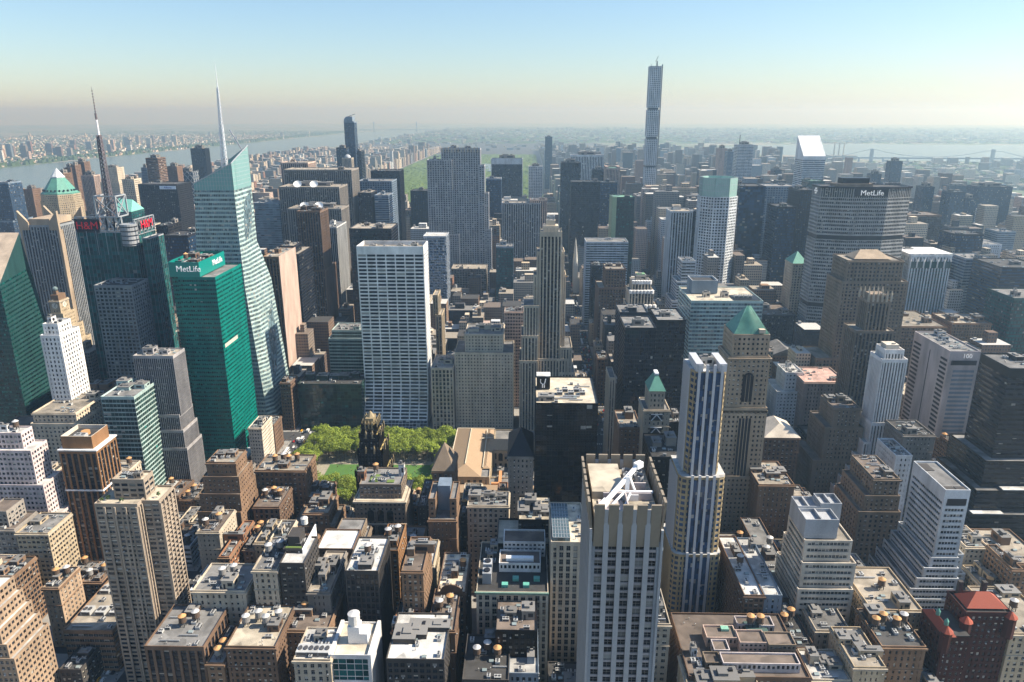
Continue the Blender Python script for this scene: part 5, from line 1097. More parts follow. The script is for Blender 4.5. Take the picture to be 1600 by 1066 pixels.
H = [
('metg','teal','green','grey','special=tealslope','teal glass tower cut by the left edge, its roof sloping up to the right',[[-573.2, -543.7, 566.0, 626.0, 0, 204.7]]),
('vert','grey','dark','dark','special=astor','dark slab tower with four pale winged concrete fins around its roof',[[-689.1, -646.2, 815.0, 873.0, 0, 192.6]]),
('punch','cream','dark','tan','special=paramount','tan stepped ziggurat tower with a globe and clock on its pointed top',[[-623.6, -611.8, 742.0, 760.0, 101.7, 117.6], [-627.2, -609.4, 741.0, 765.0, 85.3, 102.9], [-631.1, -605.9, 740.0, 770.0, 67.9, 86.5], [-635.3, -602.4, 739.0, 775.0, 48.9, 69.1], [-639.8, -599.2, 738.0, 780.0, 26.0, 50.1], [-645.8, -596.0, 736.0, 784.0, 6.8, 27.2], [-651.3, -593.6, 734.0, 788.0, 0, 8.0]]),
('punch','white','dark','white','','narrow white tower with a blank south wall beside the teal sloping tower',[[-485.0, -472.0, 524.0, 542.0, 142.8, 152.8], [-486.2, -469.5, 520.0, 548.0, 0, 144.0]]),
('grid4','grey','dark','dark','special=condenast','grey concrete grid block below the tall antenna mast and red signs',[[-516.0, -477.6, 655.0, 689.0, 0, 155.8]]),
('ribbon','stone','dark','tan','','curved tan tower with a red upright sign beside the antenna tower',[[-663.1, -650.4, 1046.0, 1076.0, 0, 159.4]]),
('curtain','teal','teal','dark','special=tealtop','small tower with a sloping pale green glass roof behind the antenna tower',[[-710.0, -686.3, 1062.0, 1102.0, 0, 177.5]]),
('vert','dark','dark','dark','sign=Allianz','dark slab with a white lettered band under its flat roof',[[-790.1, -718.4, 1290.0, 1350.0, 0, 198.4]]),
('vert','pinkstone','dark','tan','','slender pink tower with dark cap near the river, right of the green pyramid',[[-1138.9, -1108.2, 1700.0, 1728.0, 0, 182.0]]),
('punch','brown','dark','tan','','slender brown slab left of the pink tower with a dark cap',[[-1214.5, -1197.1, 1760.0, 1784.0, 0, 195.5]]),
('punch','brown','dark','tan','','second slender brown slab, close behind the pink tower',[[-1199.1, -1188.0, 1765.0, 1789.0, 0, 201.3]]),
('punch','brown','dark','tan','','tall brown slab by the river just left of the antenna mast',[[-1209.5, -1185.3, 1800.0, 1826.0, 0, 206.8]]),
('punch','brown','dark','tan','','low brown slab just right of the green pyramid tip',[[-1158.3, -1142.0, 1640.0, 1670.0, 0, 190.9]]),
('ribbon','brown','dark','dark','','round brown apartment tower standing in front of the river',[[-978.4, -949.6, 1700.0, 1740.0, 0, 221.9]]),
('punch','brown','dark','tan','','red brown tower with stepped cap between round tower and dark slab',[[-989.0, -963.1, 1820.0, 1850.0, 0, 194.9]]),
('ribbon','blueg','blue','dark','','small blue glass tower left of the round brown tower',[[-1018.2, -1004.1, 1750.0, 1770.0, 0, 196.5]]),
('fins','dark','dark','dark','','black flat topped slab left of the tall white spire',[[-1026.5, -985.0, 2050.0, 2080.0, 0, 228.6]]),
('punch','stone','dark','tan','bulk=3','beige stepped apartment tower right of the antenna mast',[[-922.0, -896.5, 1480.0, 1510.0, 157.9, 191.6], [-931.4, -895.0, 1478.0, 1514.0, 0, 159.1]]),
('punch','stone','dark','tan','bulk=2','beige stepped tower close left of the antenna mast',[[-1026.8, -995.1, 1600.0, 1630.0, 173.6, 206.6], [-1035.6, -992.3, 1596.0, 1632.0, 0, 174.8]]),
('punch','brown','dark','tan','bulk=2','brown brick tower with a raised cap left of the green pyramid',[[-1176.2, -1151.5, 1500.0, 1528.0, 0, 165.6]]),
('punch','brown','dark','tan','bulk=2','second brown brick tower with raised cap left of the green pyramid',[[-1146.8, -1127.6, 1500.0, 1528.0, 0, 168.3]]),
('curtain','blueg','blue','dark','','stepped blue glass tower at the left edge by the river',[[-1101.0, -1071.3, 1350.0, 1390.0, 122.6, 196.0], [-1122.7, -1072.6, 1345.0, 1405.0, 0, 123.8]]),
('curtain','dark','blue','dark','lattice=1','dark tower wrapped in a diamond lattice beside the white spire',[[-1002.4, -961.7, 1900.0, 1936.0, 0, 176.6]]),
('curtain','dark','blue','dark','','dark blue glass block with bright lit panels behind green tower',[[-550.8, -519.1, 880.0, 925.0, 0, 170.5]]),
('vert','dark','dark','dark','','black glass block with lattice mast beside the curved tan tower',[[-569.1, -553.0, 900.0, 940.0, 0, 180.7]]),
('ribbonw','tealpanel','dark','grey','special=metgreen','bright green glass tower with two white roof signs',[[-386.2, -353.5, 566.0, 628.0, 0, 184.0]]),
('ribbonw','glasswall','sky','grey','special=boa','tall faceted pale glass tower with a slanted crown and white spire',[[-404.1, -365.6, 655.0, 715.0, 0, 248.4]]),
('grid','white','dark','tan','special=grace','tall white slab with seven columns of wide dark windows above the park',[[-254.2, -185.8, 680.0, 714.0, 0, 192.0]]),
('curtain8','darkgreen','greendark','dark','bulk=5','low dark green glass block behind the park trees',[[-320.2, -253.5, 660.0, 696.0, 0, 50.2]]),
('band','glasswall','greendark','grey','','green glass block with pale penthouse left of the white slab',[[-305.3, -269.8, 750.0, 782.0, 72.9, 82.6], [-308.3, -269.2, 745.0, 785.0, 0, 74.1]]),
('vert','tan','dark','tan','eastblank=1','tower with black striped front and blank tan side, left of white slab',[[-371.4, -353.7, 735.0, 795.0, 0, 170.6]]),
('ribbon','blueg','sky','grey','','bright blue glass block right of the tall faceted glass tower',[[-520.9, -480.4, 1130.0, 1170.0, 0, 183.8]]),
('curtain','dark','dark','tan','','dark glass tower with flat roof box, behind the blank tan side',[[-381.6, -363.6, 822.0, 852.0, 157.6, 167.7], [-369.3, -356.8, 815.0, 873.0, 0, 158.8]]),
('vert','brownstone','dark','brown','bulk=3','brown setback tower with square window crown behind dark glass tower',[[-379.8, -349.0, 895.0, 935.0, 122.0, 200.2], [-395.3, -347.6, 893.0, 951.0, 0, 123.2]]),
('fins','stripe','dark','grey','','black tower with thin white stripes down its lit side',[[-369.7, -348.9, 972.0, 1030.0, 0, 168.3]]),
('curtain','dark','dark','tan','bulk=2','broad dark block with pale roof edge behind the white slab',[[-313.0, -257.9, 895.0, 947.0, 0, 178.1]]),
('vert','greystone','dark','tan','dish=2','grey slab with two white dishes, the lowest of three matching slabs',[[-442.4, -361.0, 1052.0, 1102.0, 0, 184.4]]),
('vert','greystone','dark','tan','dish=2','middle of three matching grey slabs, two dishes on its roof',[[-479.7, -381.9, 1132.0, 1188.0, 0, 209.1]]),
('vert','greystone','dark','tan','','tallest of three matching grey slabs with pale east side',[[-495.1, -379.5, 1212.0, 1268.0, 0, 230.4]]),
('vert','pinkstone','dark','tan','','dark ribbed box rising behind the tallest grey slab',[[-525.2, -475.5, 1290.0, 1340.0, 0, 237.2]]),
('curtain','dark','blue','dark','','slim dark slab with domed stone tower in front, far up town',[[-550.0, -524.8, 1790.0, 1820.0, 0, 241.7]]),
('vert','stone','blue','grey','dome=1','pale stone tower with a small dome beside the curved blue tower',[[-533.8, -510.3, 1775.0, 1799.0, 0, 218.3]]),
('special_one57','blueg','blue','dark','special=one57','slender dark blue glass tower with curved top, far up town',[[-541.5, -515.8, 1850.0, 1880.0, 0, 302.6]]),
('curtain','dark','dark','dark','','black slab tower immediately right of the curved blue tower',[[-525.9, -504.7, 1860.0, 1900.0, 0, 230.9]]),
('fins','dark','dark','dark','','dark slab tower with blue side in front of the big park',[[-382.3, -326.9, 1380.0, 1432.0, 0, 216.4]]),
('grid4','blueg','blue','grey','','blue grey block with pale frame left of the park green',[[-391.0, -328.0, 1300.0, 1354.0, 0, 204.0]]),
('vert','dark','dark','tan','','dark ribbed block with pale east strip below blue grey block',[[-371.0, -347.9, 1212.0, 1262.0, 0, 192.2]]),
('ribbon','blueg','blue','grey','','blue glass banded block right of the dark ribbed block',[[-343.3, -319.1, 1215.0, 1265.0, 0, 187.6]]),
('vert','dark','blue','dark','bulk=1','dark striped tower with an orange roof house left of the wide ribbed tower',[[-323.3, -287.6, 1480.0, 1520.0, 0, 169.4]]),
('special_rock','rock','dark','dark','special=rock','wide grey ribbed skyscraper slab with stepped shoulders in the centre',[[-252.5, -154.5, 1225.0, 1255.0, 0, 245.8]]),
('grid4','greystone','dark','tan','','low grey slab at the foot of the wide ribbed skyscraper',[[-206.2, -148.1, 1135.0, 1175.0, 0, 76.6]]),
('diamond','silver','blue','white','gem=1','glittering faceted glass tower directly behind the tall white slab',[[-230.1, -197.1, 990.0, 1030.0, 0, 153.3]]),
('curtain','blueg','blue','grey','','pale blue glass tower tucked against the right of the wide ribbed skyscraper',[[-165.4, -134.5, 1450.0, 1490.0, 0, 196.7]]),
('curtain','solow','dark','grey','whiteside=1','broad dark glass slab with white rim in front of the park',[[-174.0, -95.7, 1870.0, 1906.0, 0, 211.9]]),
('rib','rock','dark','tan','','light grey ribbed slab right of the wide ribbed skyscraper',[[-127.8, -57.1, 1290.0, 1320.0, 0, 166.7]]),
('rib','pinkstone','dark','grey','','narrower brownish slab behind the light grey ribbed slab',[[-76.8, -45.3, 1300.0, 1330.0, 0, 171.4]]),
('grid4','white','blue','grey','','small white gridded tower standing before the park',[[-79.3, -43.2, 1880.0, 1914.0, 0, 192.3]]),
('curtain','blueg','teal','grey','bulk=1','small teal glass tower with a pale cap near the centre',[[-129.6, -102.7, 1080.0, 1110.0, 0, 123.4]]),
('rib2','whiteg','dark','grey','','white tower of close vertical stripes, right of park',[[31.0, 117.9, 1930.0, 1970.0, 0, 218.6]]),
('curtain','dark','dark','dark','','dark slab tower left of the white striped tower',[[-3.7, 40.8, 1700.0, 1740.0, 0, 212.9]]),
('curtain','dark','dark','dark','','dark glass tower partly hiding the white striped tower',[[74.6, 102.2, 1760.0, 1790.0, 0, 192.9]]),
('vert','pinkstone','dark','tan','special=notch','pale tower with a green notch in its gabled roof',[[98.1, 132.0, 1690.0, 1726.0, 0, 200.7]]),
('curtain','dark','dark','dark','','massive black tower above the thin white church spire',[[2.0, 56.6, 1368.0, 1408.0, 0, 197.7]]),
('curtain','darkblue','blue','dark','bulk=1','dark stepped tower just right of the massive black tower',[[64.4, 99.0, 1450.0, 1490.0, 0, 189.5]]),
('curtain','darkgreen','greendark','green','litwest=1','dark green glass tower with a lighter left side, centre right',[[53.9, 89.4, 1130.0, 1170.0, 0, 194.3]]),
('rib','whiteg','dark','tan','bulk=1','white striped tower with darker right side, right of green glass tower',[[124.5, 156.5, 1010.0, 1046.0, 0, 187.2]]),
('curtain','dark','dark','dark','','black slab touching the right side of the white striped tower',[[157.0, 167.0, 1012.0, 1046.0, 0, 186.1]]),
('special_383','stone','teal','green','special=octcrown','pale octagonal tower with a tall green glass crown',[[159.4, 208.8, 965.0, 1017.0, 0, 218.9]]),
('curtain8','dark','blue','dark','','dark glass tower just right of the tower with green glass crown',[[234.8, 272.5, 1060.0, 1110.0, 0, 218.0]]),
('ribbon','whiteg','blue','grey','','pale blue banded tower with a thin antenna, far right of slim white tower',[[465.8, 507.3, 1940.0, 1976.0, 0, 244.4]]),
('special_citi','whiteg','blue','white','special=citi','white banded tower with a bright slanted wedge roof',[[490.7, 534.1, 1526.0, 1574.0, 0, 237.1]]),
('curtain','teal','teal','green','','small bright teal glass block at the foot of the wedge roofed tower',[[434.6, 463.7, 1330.0, 1366.0, 0, 202.9]]),
('grid4','blueg','blue','grey','','broad pale blue gridded slab right of the dark glass tower',[[321.8, 375.5, 1220.0, 1270.0, 0, 203.6]]),
('vert','dark','blue','dark','','dark tower of vertical lines left of the big octagonal slab',[[323.0, 350.3, 1060.0, 1110.0, 0, 212.6]]),
('curtain','dark','blue','dark','bulk=1','dark blue tower with a small green statue like finial',[[275.1, 303.1, 1010.0, 1054.0, 0, 194.0]]),
('special_metlife','metlife','dark','dark','special=metlife','huge grey octagonal slab with white letters under its roof',[[272.0, 370.3, 830.0, 876.0, 0, 237.8]]),
('punch','stone','dark','tan','pyr=green,14','pale stone tower with green pyramid roof left of huge octagonal slab',[[268.9, 288.1, 905.0, 935.0, 0, 132.2]]),
('punch','taupe','dark','tan','hip=tan,11','massive brown stone tower with hipped roof in front of octagonal slab',[[231.2, 285.4, 655.0, 691.0, 162.6, 184.3], [227.6, 291.9, 653.0, 691.0, 84.2, 163.8], [210.8, 300.0, 651.0, 691.0, 0, 85.4]]),
('vert','taupe','dark','tan','finials=6','slender brown tower with a crown of stone finials',[[218.9, 238.4, 575.0, 593.0, 135.9, 163.7], [210.2, 243.7, 572.0, 598.0, 0, 137.1]]),
('vert','whiteg','teal','white','chevron=1','pale framed tower with a zigzag glass crown right of brown stone tower',[[390.0, 439.6, 845.0, 895.0, 0, 154.9]]),
('curtain','brownstone','dark','brown','','brown glass block right behind the huge octagonal slab',[[584.7, 642.1, 1250.0, 1300.0, 0, 151.9]]),
('curtain','dark','blue','dark','','tall dark tower right of the zigzag crowned tower',[[534.4, 574.3, 1010.0, 1054.0, 0, 155.5]]),
('ribbon','blueg','blue','grey','','lower dark blue block in front of the tall dark tower',[[489.9, 524.4, 900.0, 940.0, 0, 140.9]]),
('punch','whiteg','dark','grey','','blank pale slab tower behind the lower dark blue block',[[636.6, 672.7, 1120.0, 1160.0, 0, 122.5]]),
('ribbon','blueg','blue','grey','','round ended pale blue tower near right edge',[[776.1, 808.2, 1300.0, 1340.0, 0, 115.9]]),
('ribbon','dark','blue','dark','bulk=1','dark banded tower rising at the right edge',[[486.6, 542.3, 820.0, 880.0, 0, 145.2]]),
('curtain','teal','teal','grey','','teal glass corner block at the right edge',[[458.2, 503.5, 745.0, 795.0, 0, 125.7]]),
('curtain','darkblue','blue','dark','','dark flat slab tower standing in front of the east river',[[896.8, 927.5, 2000.0, 2028.0, 0, 199.2]]),
('curtain','darkblue','blue','dark','bulk=1','stepped dark tower by river left of the dark flat slab',[[759.5, 784.3, 1802.0, 1828.0, 159.3, 180.3], [749.0, 789.4, 1800.0, 1834.0, 0, 160.5]]),
('curtain','darkblue','blue','dark','bulk=1','dark tower with narrow cap right of the octagonal slab',[[732.5, 755.9, 1500.0, 1530.0, 0, 177.4]]),
('curtain','darkblue','blue','dark','','dark slab left of the very wide dark block by the river',[[762.3, 791.2, 1450.0, 1484.0, 0, 172.1]]),
('curtain','darkblue','blue','dark','','shorter dark slab touching the very wide dark block',[[822.4, 847.2, 1500.0, 1534.0, 0, 154.2]]),
('curtain','darkblue','blue','dark','bulk=1','very wide dark block by the river at the right',[[906.2, 977.9, 1600.0, 1650.0, 0, 168.6]]),
('curtain','darkblue','blue','dark','','wide dark slab tower beyond, between river and wide dark block',[[1035.0, 1091.8, 1950.0, 1990.0, 0, 139.8]]),
('curtain','darkblue','blue','dark','','tall dark tower behind the pale octagonal tower, far up town',[[553.9, 573.5, 1900.0, 1930.0, 0, 183.8]]),
('punch','pinkstone','dark','tan','','pinkish tower far up town left of the antenna tower',[[506.3, 533.7, 2300.0, 2330.0, 0, 219.3]]),
('ribbon','blueg','blue','grey','','round blue tower beside pinkish tower, far up town',[[508.5, 529.2, 2200.0, 2230.0, 0, 214.5]]),
('curtain','darkblue','blue','dark','','thin dark tower alone on the skyline right of the park',[[-6.6, 24.3, 3300.0, 3340.0, 0, 224.9]]),
('punch','limestone','dark','grey','special=500','tall slender limestone tower with stepped wings left of the avenue',[[-69.3, -43.6, 663.0, 687.0, 0, 210.0]]),
('punch','limestone','dark','grey','bulk=4','broad limestone block with stepped wings behind the library',[[-144.6, -105.0, 668.0, 708.0, 84.0, 103.4], [-155.1, -94.3, 662.0, 706.0, 0, 85.2]]),
('vertbig','limestone','dark','grey','bulk=2','low limestone block of tall window columns right of white slab',[[-179.4, -156.2, 657.0, 701.0, 0, 69.9]]),
('punchs','pinkstone','dark','grey','','smooth pinkish slab with small square windows beside slender limestone tower',[[-105.4, -84.3, 725.0, 745.0, 0, 112.4]]),
('vert','cream','dark','tan','','narrow cream tower with lit side close right of white slab',[[-186.0, -180.2, 740.0, 766.0, 103.5, 127.1], [-183.5, -176.3, 738.0, 768.0, 0, 104.7]]),
('ribbon','whiteg','dark','grey','bulk=1','white banded office slab right of the thin church spire',[[8.9, 73.0, 1060.0, 1100.0, 0, 134.3]]),
('curtain','dark','dark','dark','','dark glass slab wedged against the white banded office slab',[[13.5, 28.4, 1000.0, 1030.0, 0, 109.6]]),
('punch','brownstone','dark','tan','bulk=2','brown brick setback block with ornate penthouse beside the avenue',[[20.4, 46.7, 880.0, 916.0, 103.7, 129.3], [11.8, 49.0, 876.0, 922.0, 0, 104.9]]),
('vert','limestone','dark','grey','crown=1','ornate pale tower with zigzag stone tiers right of brown setback block',[[44.2, 66.9, 800.0, 824.0, 118.3, 130.3], [40.4, 69.9, 796.0, 826.0, 101.4, 119.5], [38.4, 73.2, 792.0, 828.0, 0, 102.6]]),
('ribbon','whiteg','dark','grey','ter=1','stepped banded office block with terraces left of octagonal tower',[[118.4, 135.6, 880.0, 910.0, 113.5, 139.8], [112.0, 135.7, 872.0, 910.0, 89.6, 114.7], [105.8, 136.9, 866.0, 910.0, 0, 90.8]]),
('curtain','dark','dark','grey','bulk=1','black glass tower with random lit windows beside the avenue',[[5.4, 32.6, 560.0, 600.0, 0, 142.2]]),
('curtain','darkblue','blue','grey','bulk=1','blue glass block with pale roof behind black lit window tower',[[12.7, 41.5, 660.0, 694.0, 0, 129.6]]),
('curtain','black','dark','grey','','wide flat black glass tower behind green capped tower',[[40.1, 66.6, 600.0, 644.0, 0, 138.3]]),
('band','glasswall','sky','cream','special=boxtop','large blue glass banded office block with pale flat roof',[[79.1, 148.8, 640.0, 702.0, 0, 146.9]]),
('punch','sandstone','dark','tan','special=tenE','tall sandstone tower with green copper roof and arched window',[[60.5, 85.6, 425.0, 461.0, 0, 176.9]]),
('special_425','buff','bluewin','white','special=tower425','slim buff tower with blue glass and white vertical ribs',[[12.7, 31.9, 330.0, 360.0, 0, 181.3]]),
('special_400','greyrib','dark','cream','special=tower400','grey ribbed tower with notched battlement top and white crane',[[-57.4, -31.5, 172.0, 214.0, 0, 185.7]]),
('special_hsbc','black','blackg','cream','special=hsbc','black glass box tower with cream roof and dark roof box',[[-74.0, -31.5, 407.0, 461.0, 0, 132.4]]),
('punch','stone','dark','grey','special=greencap','pale tower with braced front and small green pyramid cap',[[10.2, 30.4, 470.0, 496.0, 0, 102.4]]),
('punch','black','dark','dark','','low black block right of green capped pale tower',[[32.1, 44.7, 480.0, 506.0, 0, 87.6]]),
('punch','black','dark','dark','bulk=2','dark brick block below the green capped pale tower',[[6.8, 29.0, 408.0, 448.0, 0, 92.5]]),
('vert','stone','dark','grey','','thin grey slab wall edging the avenue below black tower',[[-6.7, -1.0, 560.0, 590.0, 0, 95.8]]),
('punch','tan','dark','tan','bulk=1','beige low block with curved front left of green capped pale tower',[[-5.8, 11.5, 485.0, 521.0, 0, 80.7]]),
('punch','brownstone','dark','tan','','small brown block along the avenue below dark lit tower',[[9.4, 18.4, 640.0, 670.0, 0, 60.1]]),
('punch','stone','dark','tan','bulk=1','narrow stone block on the avenue, two blocks past black box',[[4.8, 14.4, 820.0, 844.0, 0, 44.1]]),
('punch','brownstone','dark','tan','','brown narrow block on the avenue, before the stone block',[[1.0, 12.8, 745.0, 775.0, 0, 52.2]]),
('punch','stone','dark','tan','bulk=1','stone block on the avenue beside brown setback block',[[9.9, 22.7, 960.0, 984.0, 0, 33.8]]),
('vert2','white','dark','white','special=tower275','bright white tower of tall stripes with stepped left shoulders',[[195.1, 222.2, 500.0, 524.0, 0, 132.7]]),
('punch','taupe','dark','brown','steps=w','dark brown building with stepped balconies in front of the bright white tower',[[152.9, 170.3, 390.0, 426.0, 73.8, 86.8], [147.8, 171.1, 388.0, 426.0, 62.8, 75.0], [144.2, 172.3, 386.0, 426.0, 0, 64.0]]),
('punch','whiteg','dark','grey','bulk=1','thin white block with lit windows right of brown stepped balconies',[[186.5, 198.4, 430.0, 460.0, 0, 84.7]]),
('ribbon4','whiteg','dark','grey','special=ziggurat','white tower with long terraces stepping down to its left',[[174.2, 188.0, 345.0, 407.0, 0, 103.3]]),
('ribbon4','offwhite','dark','tan','special=boxes','white terraced office block with open topped roof boxes',[[74.3, 106.7, 300.0, 340.0, 0, 81.0]]),
('special_100','pinkw','dark','grey','special=hundred','pale tower with the number 100 and a blank pinkish side',[[265.2, 289.9, 520.0, 578.0, 0, 135.3]]),
('curtain8','black','dark','grey','special=dark101','huge black glass tower with terraced base at the right edge',[[257.8, 289.5, 435.0, 495.0, 0, 150.4]]),
('punch','taupe','dark','brown','bulk=3','brown ziggurat block with round turret and glass roof house',[[174.4, 196.4, 512.0, 542.0, 70.6, 87.7], [167.9, 199.4, 509.0, 545.0, 41.7, 71.8], [159.7, 203.2, 506.0, 548.0, 0, 42.9]]),
('punch','white','dark','white','','small white stepped block behind the sandstone tower',[[171.0, 188.2, 620.0, 646.0, 62.0, 80.8], [162.3, 189.3, 614.0, 650.0, 0, 63.2]]),
('punch','pinkstone','dark','pink','','long pinkish block with lighter left side behind brown ziggurat',[[182.0, 222.7, 600.0, 644.0, 0, 78.4]]),
('punch','brownstone','dark','tan','hip=white,9','brown block with white mansard roof and zigzag cornice',[[113.4, 142.3, 495.0, 529.0, 0, 68.4]]),
('punch','brownstone','dark','dark','gable=1','dark block with a temple like gabled roof',[[197.5, 233.7, 745.0, 785.0, 0, 56.8]]),
('vertd','dark','dark','brown','bulk=2','low dark ribbed block with brown gravel roof',[[216.0, 255.8, 840.0, 896.0, 0, 79.7]]),
('punch','tan','dark','tan','bulk=3','tan block with roof sheds and tall chimney box below sandstone tower',[[80.3, 104.7, 400.0, 436.0, 0, 76.4]]),
('punch','stone','dark','cream','','long grey block seen right of brown stone tower',[[301.1, 341.7, 640.0, 680.0, 0, 48.9]]),
('punchs','tan','dark','tan','bulk=3','long tan block with many square windows behind slender finialed tower',[[332.8, 384.6, 735.0, 805.0, 0, 95.5]]),
('punch','tan','dark','tan','bulk=4','tan apartment block with stepped wings near the right edge',[[395.5, 439.2, 745.0, 789.0, 0, 96.7]]),
('punch','greystone','dark','dark','','grey block between bright white tower and pale tower',[[211.5, 235.9, 470.0, 500.0, 0, 82.9]]),
('punch','greystone','dark','white','','low dark office block behind the white terraces',[[261.4, 289.3, 520.0, 550.0, 0, 41.8]]),
('altman','brownstone','dark','brown','special=altman','large flat dark roofed block with a long courtyard and tanks',[[0.2, 40.8, 240.5, 308.5, 0, 56.0]]),
('punchd','brownstone','dark','white','tanks=1','block with white strip roof and dark brown long west wall',[[40.9, 52.1, 291.0, 351.0, 0, 66.0]]),
('punch','blueg','dark','white','tanks=0','narrow block with a blue roof fascia right of the white strip roof',[[52.2, 62.0, 291.2, 349.2, 0, 66.0]]),
('punch','brownstone','dark','grey','tanks=2','low shadowed block with two grey tanks left of white terraces',[[68.9, 82.5, 307.8, 397.8, 0, 52.0]]),
('punch','cream','dark','tan','tanks=1','cream corner block with roof terrace and furniture',[[108.6, 136.5, 285.2, 325.2, 0, 62.0]]),
('punch','tan','dark','dark','tanks=4','mustard block crowned by four water tanks',[[101.0, 123.4, 256.2, 286.2, 0, 62.0]]),
('punch','cream','dark','tan','bulk=3','tall cream block in front of the mustard block',[[82.1, 97.7, 243.5, 273.5, 0, 60.0]]),
('punchb','redbrown','dark','dark','special=redroof','dark red brick mansion block with bright orange hipped roofs',[[146.0, 169.6, 265.4, 283.4, 0, 76.0]]),
('punch','tan','dark','tan','bulk=1','tan brick block at the right edge behind the orange roofs',[[219.2, 245.8, 345.0, 385.0, 0, 52.8]]),
('punch','tan','dark','tan','bulk=2','brown tan block with shadowed front right of white terraces',[[253.2, 276.6, 405.0, 435.0, 0, 10.4]]),
('punch','cream','dark','tan','tanks=1','cream corner building with tank at the lower right edge',[[170.7, 196.7, 264.9, 304.9, 0, 64.0]]),
('punch','stone','dark','grey','tanks=2','stone block with roof huts and two pale tanks',[[76.8, 95.5, 277.8, 321.8, 0, 54.0]]),
('punch','brownstone','dark','dark','tanks=2','low dark block with two orange capped tanks',[[58.1, 73.8, 268.7, 308.7, 0, 50.0]]),
('punch','stone','dark','white','bulk=3','block with white L shaped roof near bottom centre right',[[62.7, 81.6, 243.5, 265.5, 0, 52.0]]),
('punch','darkgrey','dark','dark','bulk=2','dark roofed block with a row of fans at bottom edge',[[42.9, 64.7, 249.3, 275.3, 0, 48.0]]),
('punch','cream','dark','cream','bulk=3','cream roofed block with rusty patch at the bottom edge',[[-0.8, 34.0, 227.6, 257.6, 0, 54.0]]),
('punch2','tanlight','dark','white','special=stepA','cream stepped block with many lit east windows in the lower left corner',[[-370.0, -342.5, 250.0, 310.0, 0, 57.9]]),
('punch','tanlight','dark','dark','tanks=2','tan block with a dark tank and blank lit side',[[-375.3, -365.4, 320.0, 342.0, 0, 43.7]]),
('ribbonw','tan','dark','tan','ac=5','low tan block with long roof units and square roof well',[[-353.1, -323.6, 300.0, 370.0, 0, 29.0]]),
('punchb','darkgrey','dark','dark','bulk=1','small dark shed roofed block by the parking lot',[[-345.7, -333.1, 281.0, 301.0, 0, 17.7]]),
('punch2','pinkwhite','dark','white','special=stepB','pinkish white stepped tower at the left edge',[[-449.3, -418.7, 398.0, 438.0, 0, 96.5]]),
('vertbr','orange','dark','tan','tanks=0;special=orangecrown','orange brown tower with dark window stripes and a round roof tank',[[-412.1, -385.0, 410.0, 436.0, 0, 92.1]]),
('bandg','glasswall','greendark','grey','bulk=4','dark glass tower with pale green bands on its lit side',[[-422.7, -395.6, 486.0, 529.0, 0, 103.1]]),
('stripew','ribgrey','dark','tan','bulk=2','grey ribbed tower stepping down on its right side',[[-410.7, -376.6, 520.0, 542.0, 72.6, 126.6], [-418.3, -377.8, 519.0, 545.0, 58.7, 73.8], [-419.9, -375.8, 518.0, 546.0, 42.3, 59.9], [-421.9, -374.2, 517.0, 547.0, 0, 43.5]]),
('punch','limestone','dark','tan','','wide grey stone block with cornice left of the dark glass tower',[[-484.2, -448.2, 490.0, 534.0, 77.9, 87.0], [-484.7, -446.1, 486.0, 536.0, 0, 79.1]]),
('punch','tan','dark','brown','bulk=2','brown block behind grey stone block with roof sheds',[[-491.4, -469.5, 560.0, 600.0, 0, 74.7]]),
('special_con','concrete','dark','cream','special=concrete','tall concrete apartment tower with rows of small windows',[[-313.5, -290.3, 290.0, 330.0, 0, 119.0]]),
('punch','tan','dark','tan','bulk=2','tan ziggurat block with a roof house beside green glass block',[[-304.4, -283.6, 404.0, 424.0, 76.2, 87.2], [-307.1, -281.3, 401.0, 427.0, 64.3, 77.4], [-309.5, -280.5, 398.0, 428.0, 51.3, 65.5], [-311.7, -280.7, 396.0, 430.0, 0, 52.5]]),
('punchb','brownstone','dark','brown','tanks=3','brown pleated block with three orange capped tanks',[[-276.3, -257.3, 407.0, 437.0, 0, 50.6]]),
('punch','tan','dark','tan','tanks=4','brown block with four tanks overlooking the park',[[-286.3, -247.6, 442.0, 470.0, 0, 61.7]]),
('punchb','brownstone','dark','grey','bulk=3','dark brown block with pale roof terrace below the park lawn',[[-249.5, -232.2, 442.0, 468.0, 0, 39.2]]),
('punchb','tan','dark','tan','bulk=2','block with blank grey penthouse and lit east side',[[-240.2, -222.1, 407.0, 435.0, 34.9, 45.9], [-249.2, -217.7, 405.0, 437.0, 0, 36.1]]),
('special_rad','black','dark','gold','special=radiator','black brick tower with gilded gothic crown before the park trees',[[-204.6, -189.2, 440.0, 466.0, 0, 82.0]]),
('punch','tanstone','dark','white','special=beaux','grand stone block with arched windows and a roof garden',[[-200.7, -165.0, 400.0, 432.0, 0, 60.2]]),
('punch','darkgrey','dark','grey','','narrow dark building right of the grand stone block',[[-158.2, -151.8, 410.0, 450.0, 0, 51.3]]),
('punch','tan','dark','tan','hip=brown,16','tan building with a steep pyramid roof beside the library',[[-148.2, -132.4, 420.0, 448.0, 0, 73.8]]),
('punch','tan','dark','grey','special=u','tan building with stepped notched front below pyramid roofed building',[[-144.0, -125.6, 365.0, 393.0, 0, 66.9]]),
('special_lib','cream','dark','roofbrown','special=library','stone library with long brown hipped roofs around courts',[[-136.1, -91.9, 490.0, 600.0, 0, 76.2]]),
('punch','greystone','dark','dark','pyr=dark,13','grey building with dark pyramid roof left of black glass box tower',[[-92.8, -75.4, 407.0, 447.0, 0, 92.4]]),
('curtain','black','dark','cream','bulk=4','black tiled low block with cream roof left of notched tower',[[-84.8, -64.1, 345.0, 375.0, 66.7, 79.5], [-98.0, -65.0, 336.0, 366.0, 0, 67.9]]),
('punch','stone','dark','grey','bulk=3','low stone block with big cooling fans behind library side',[[-119.6, -91.7, 380.0, 400.0, 0, 69.0]]),
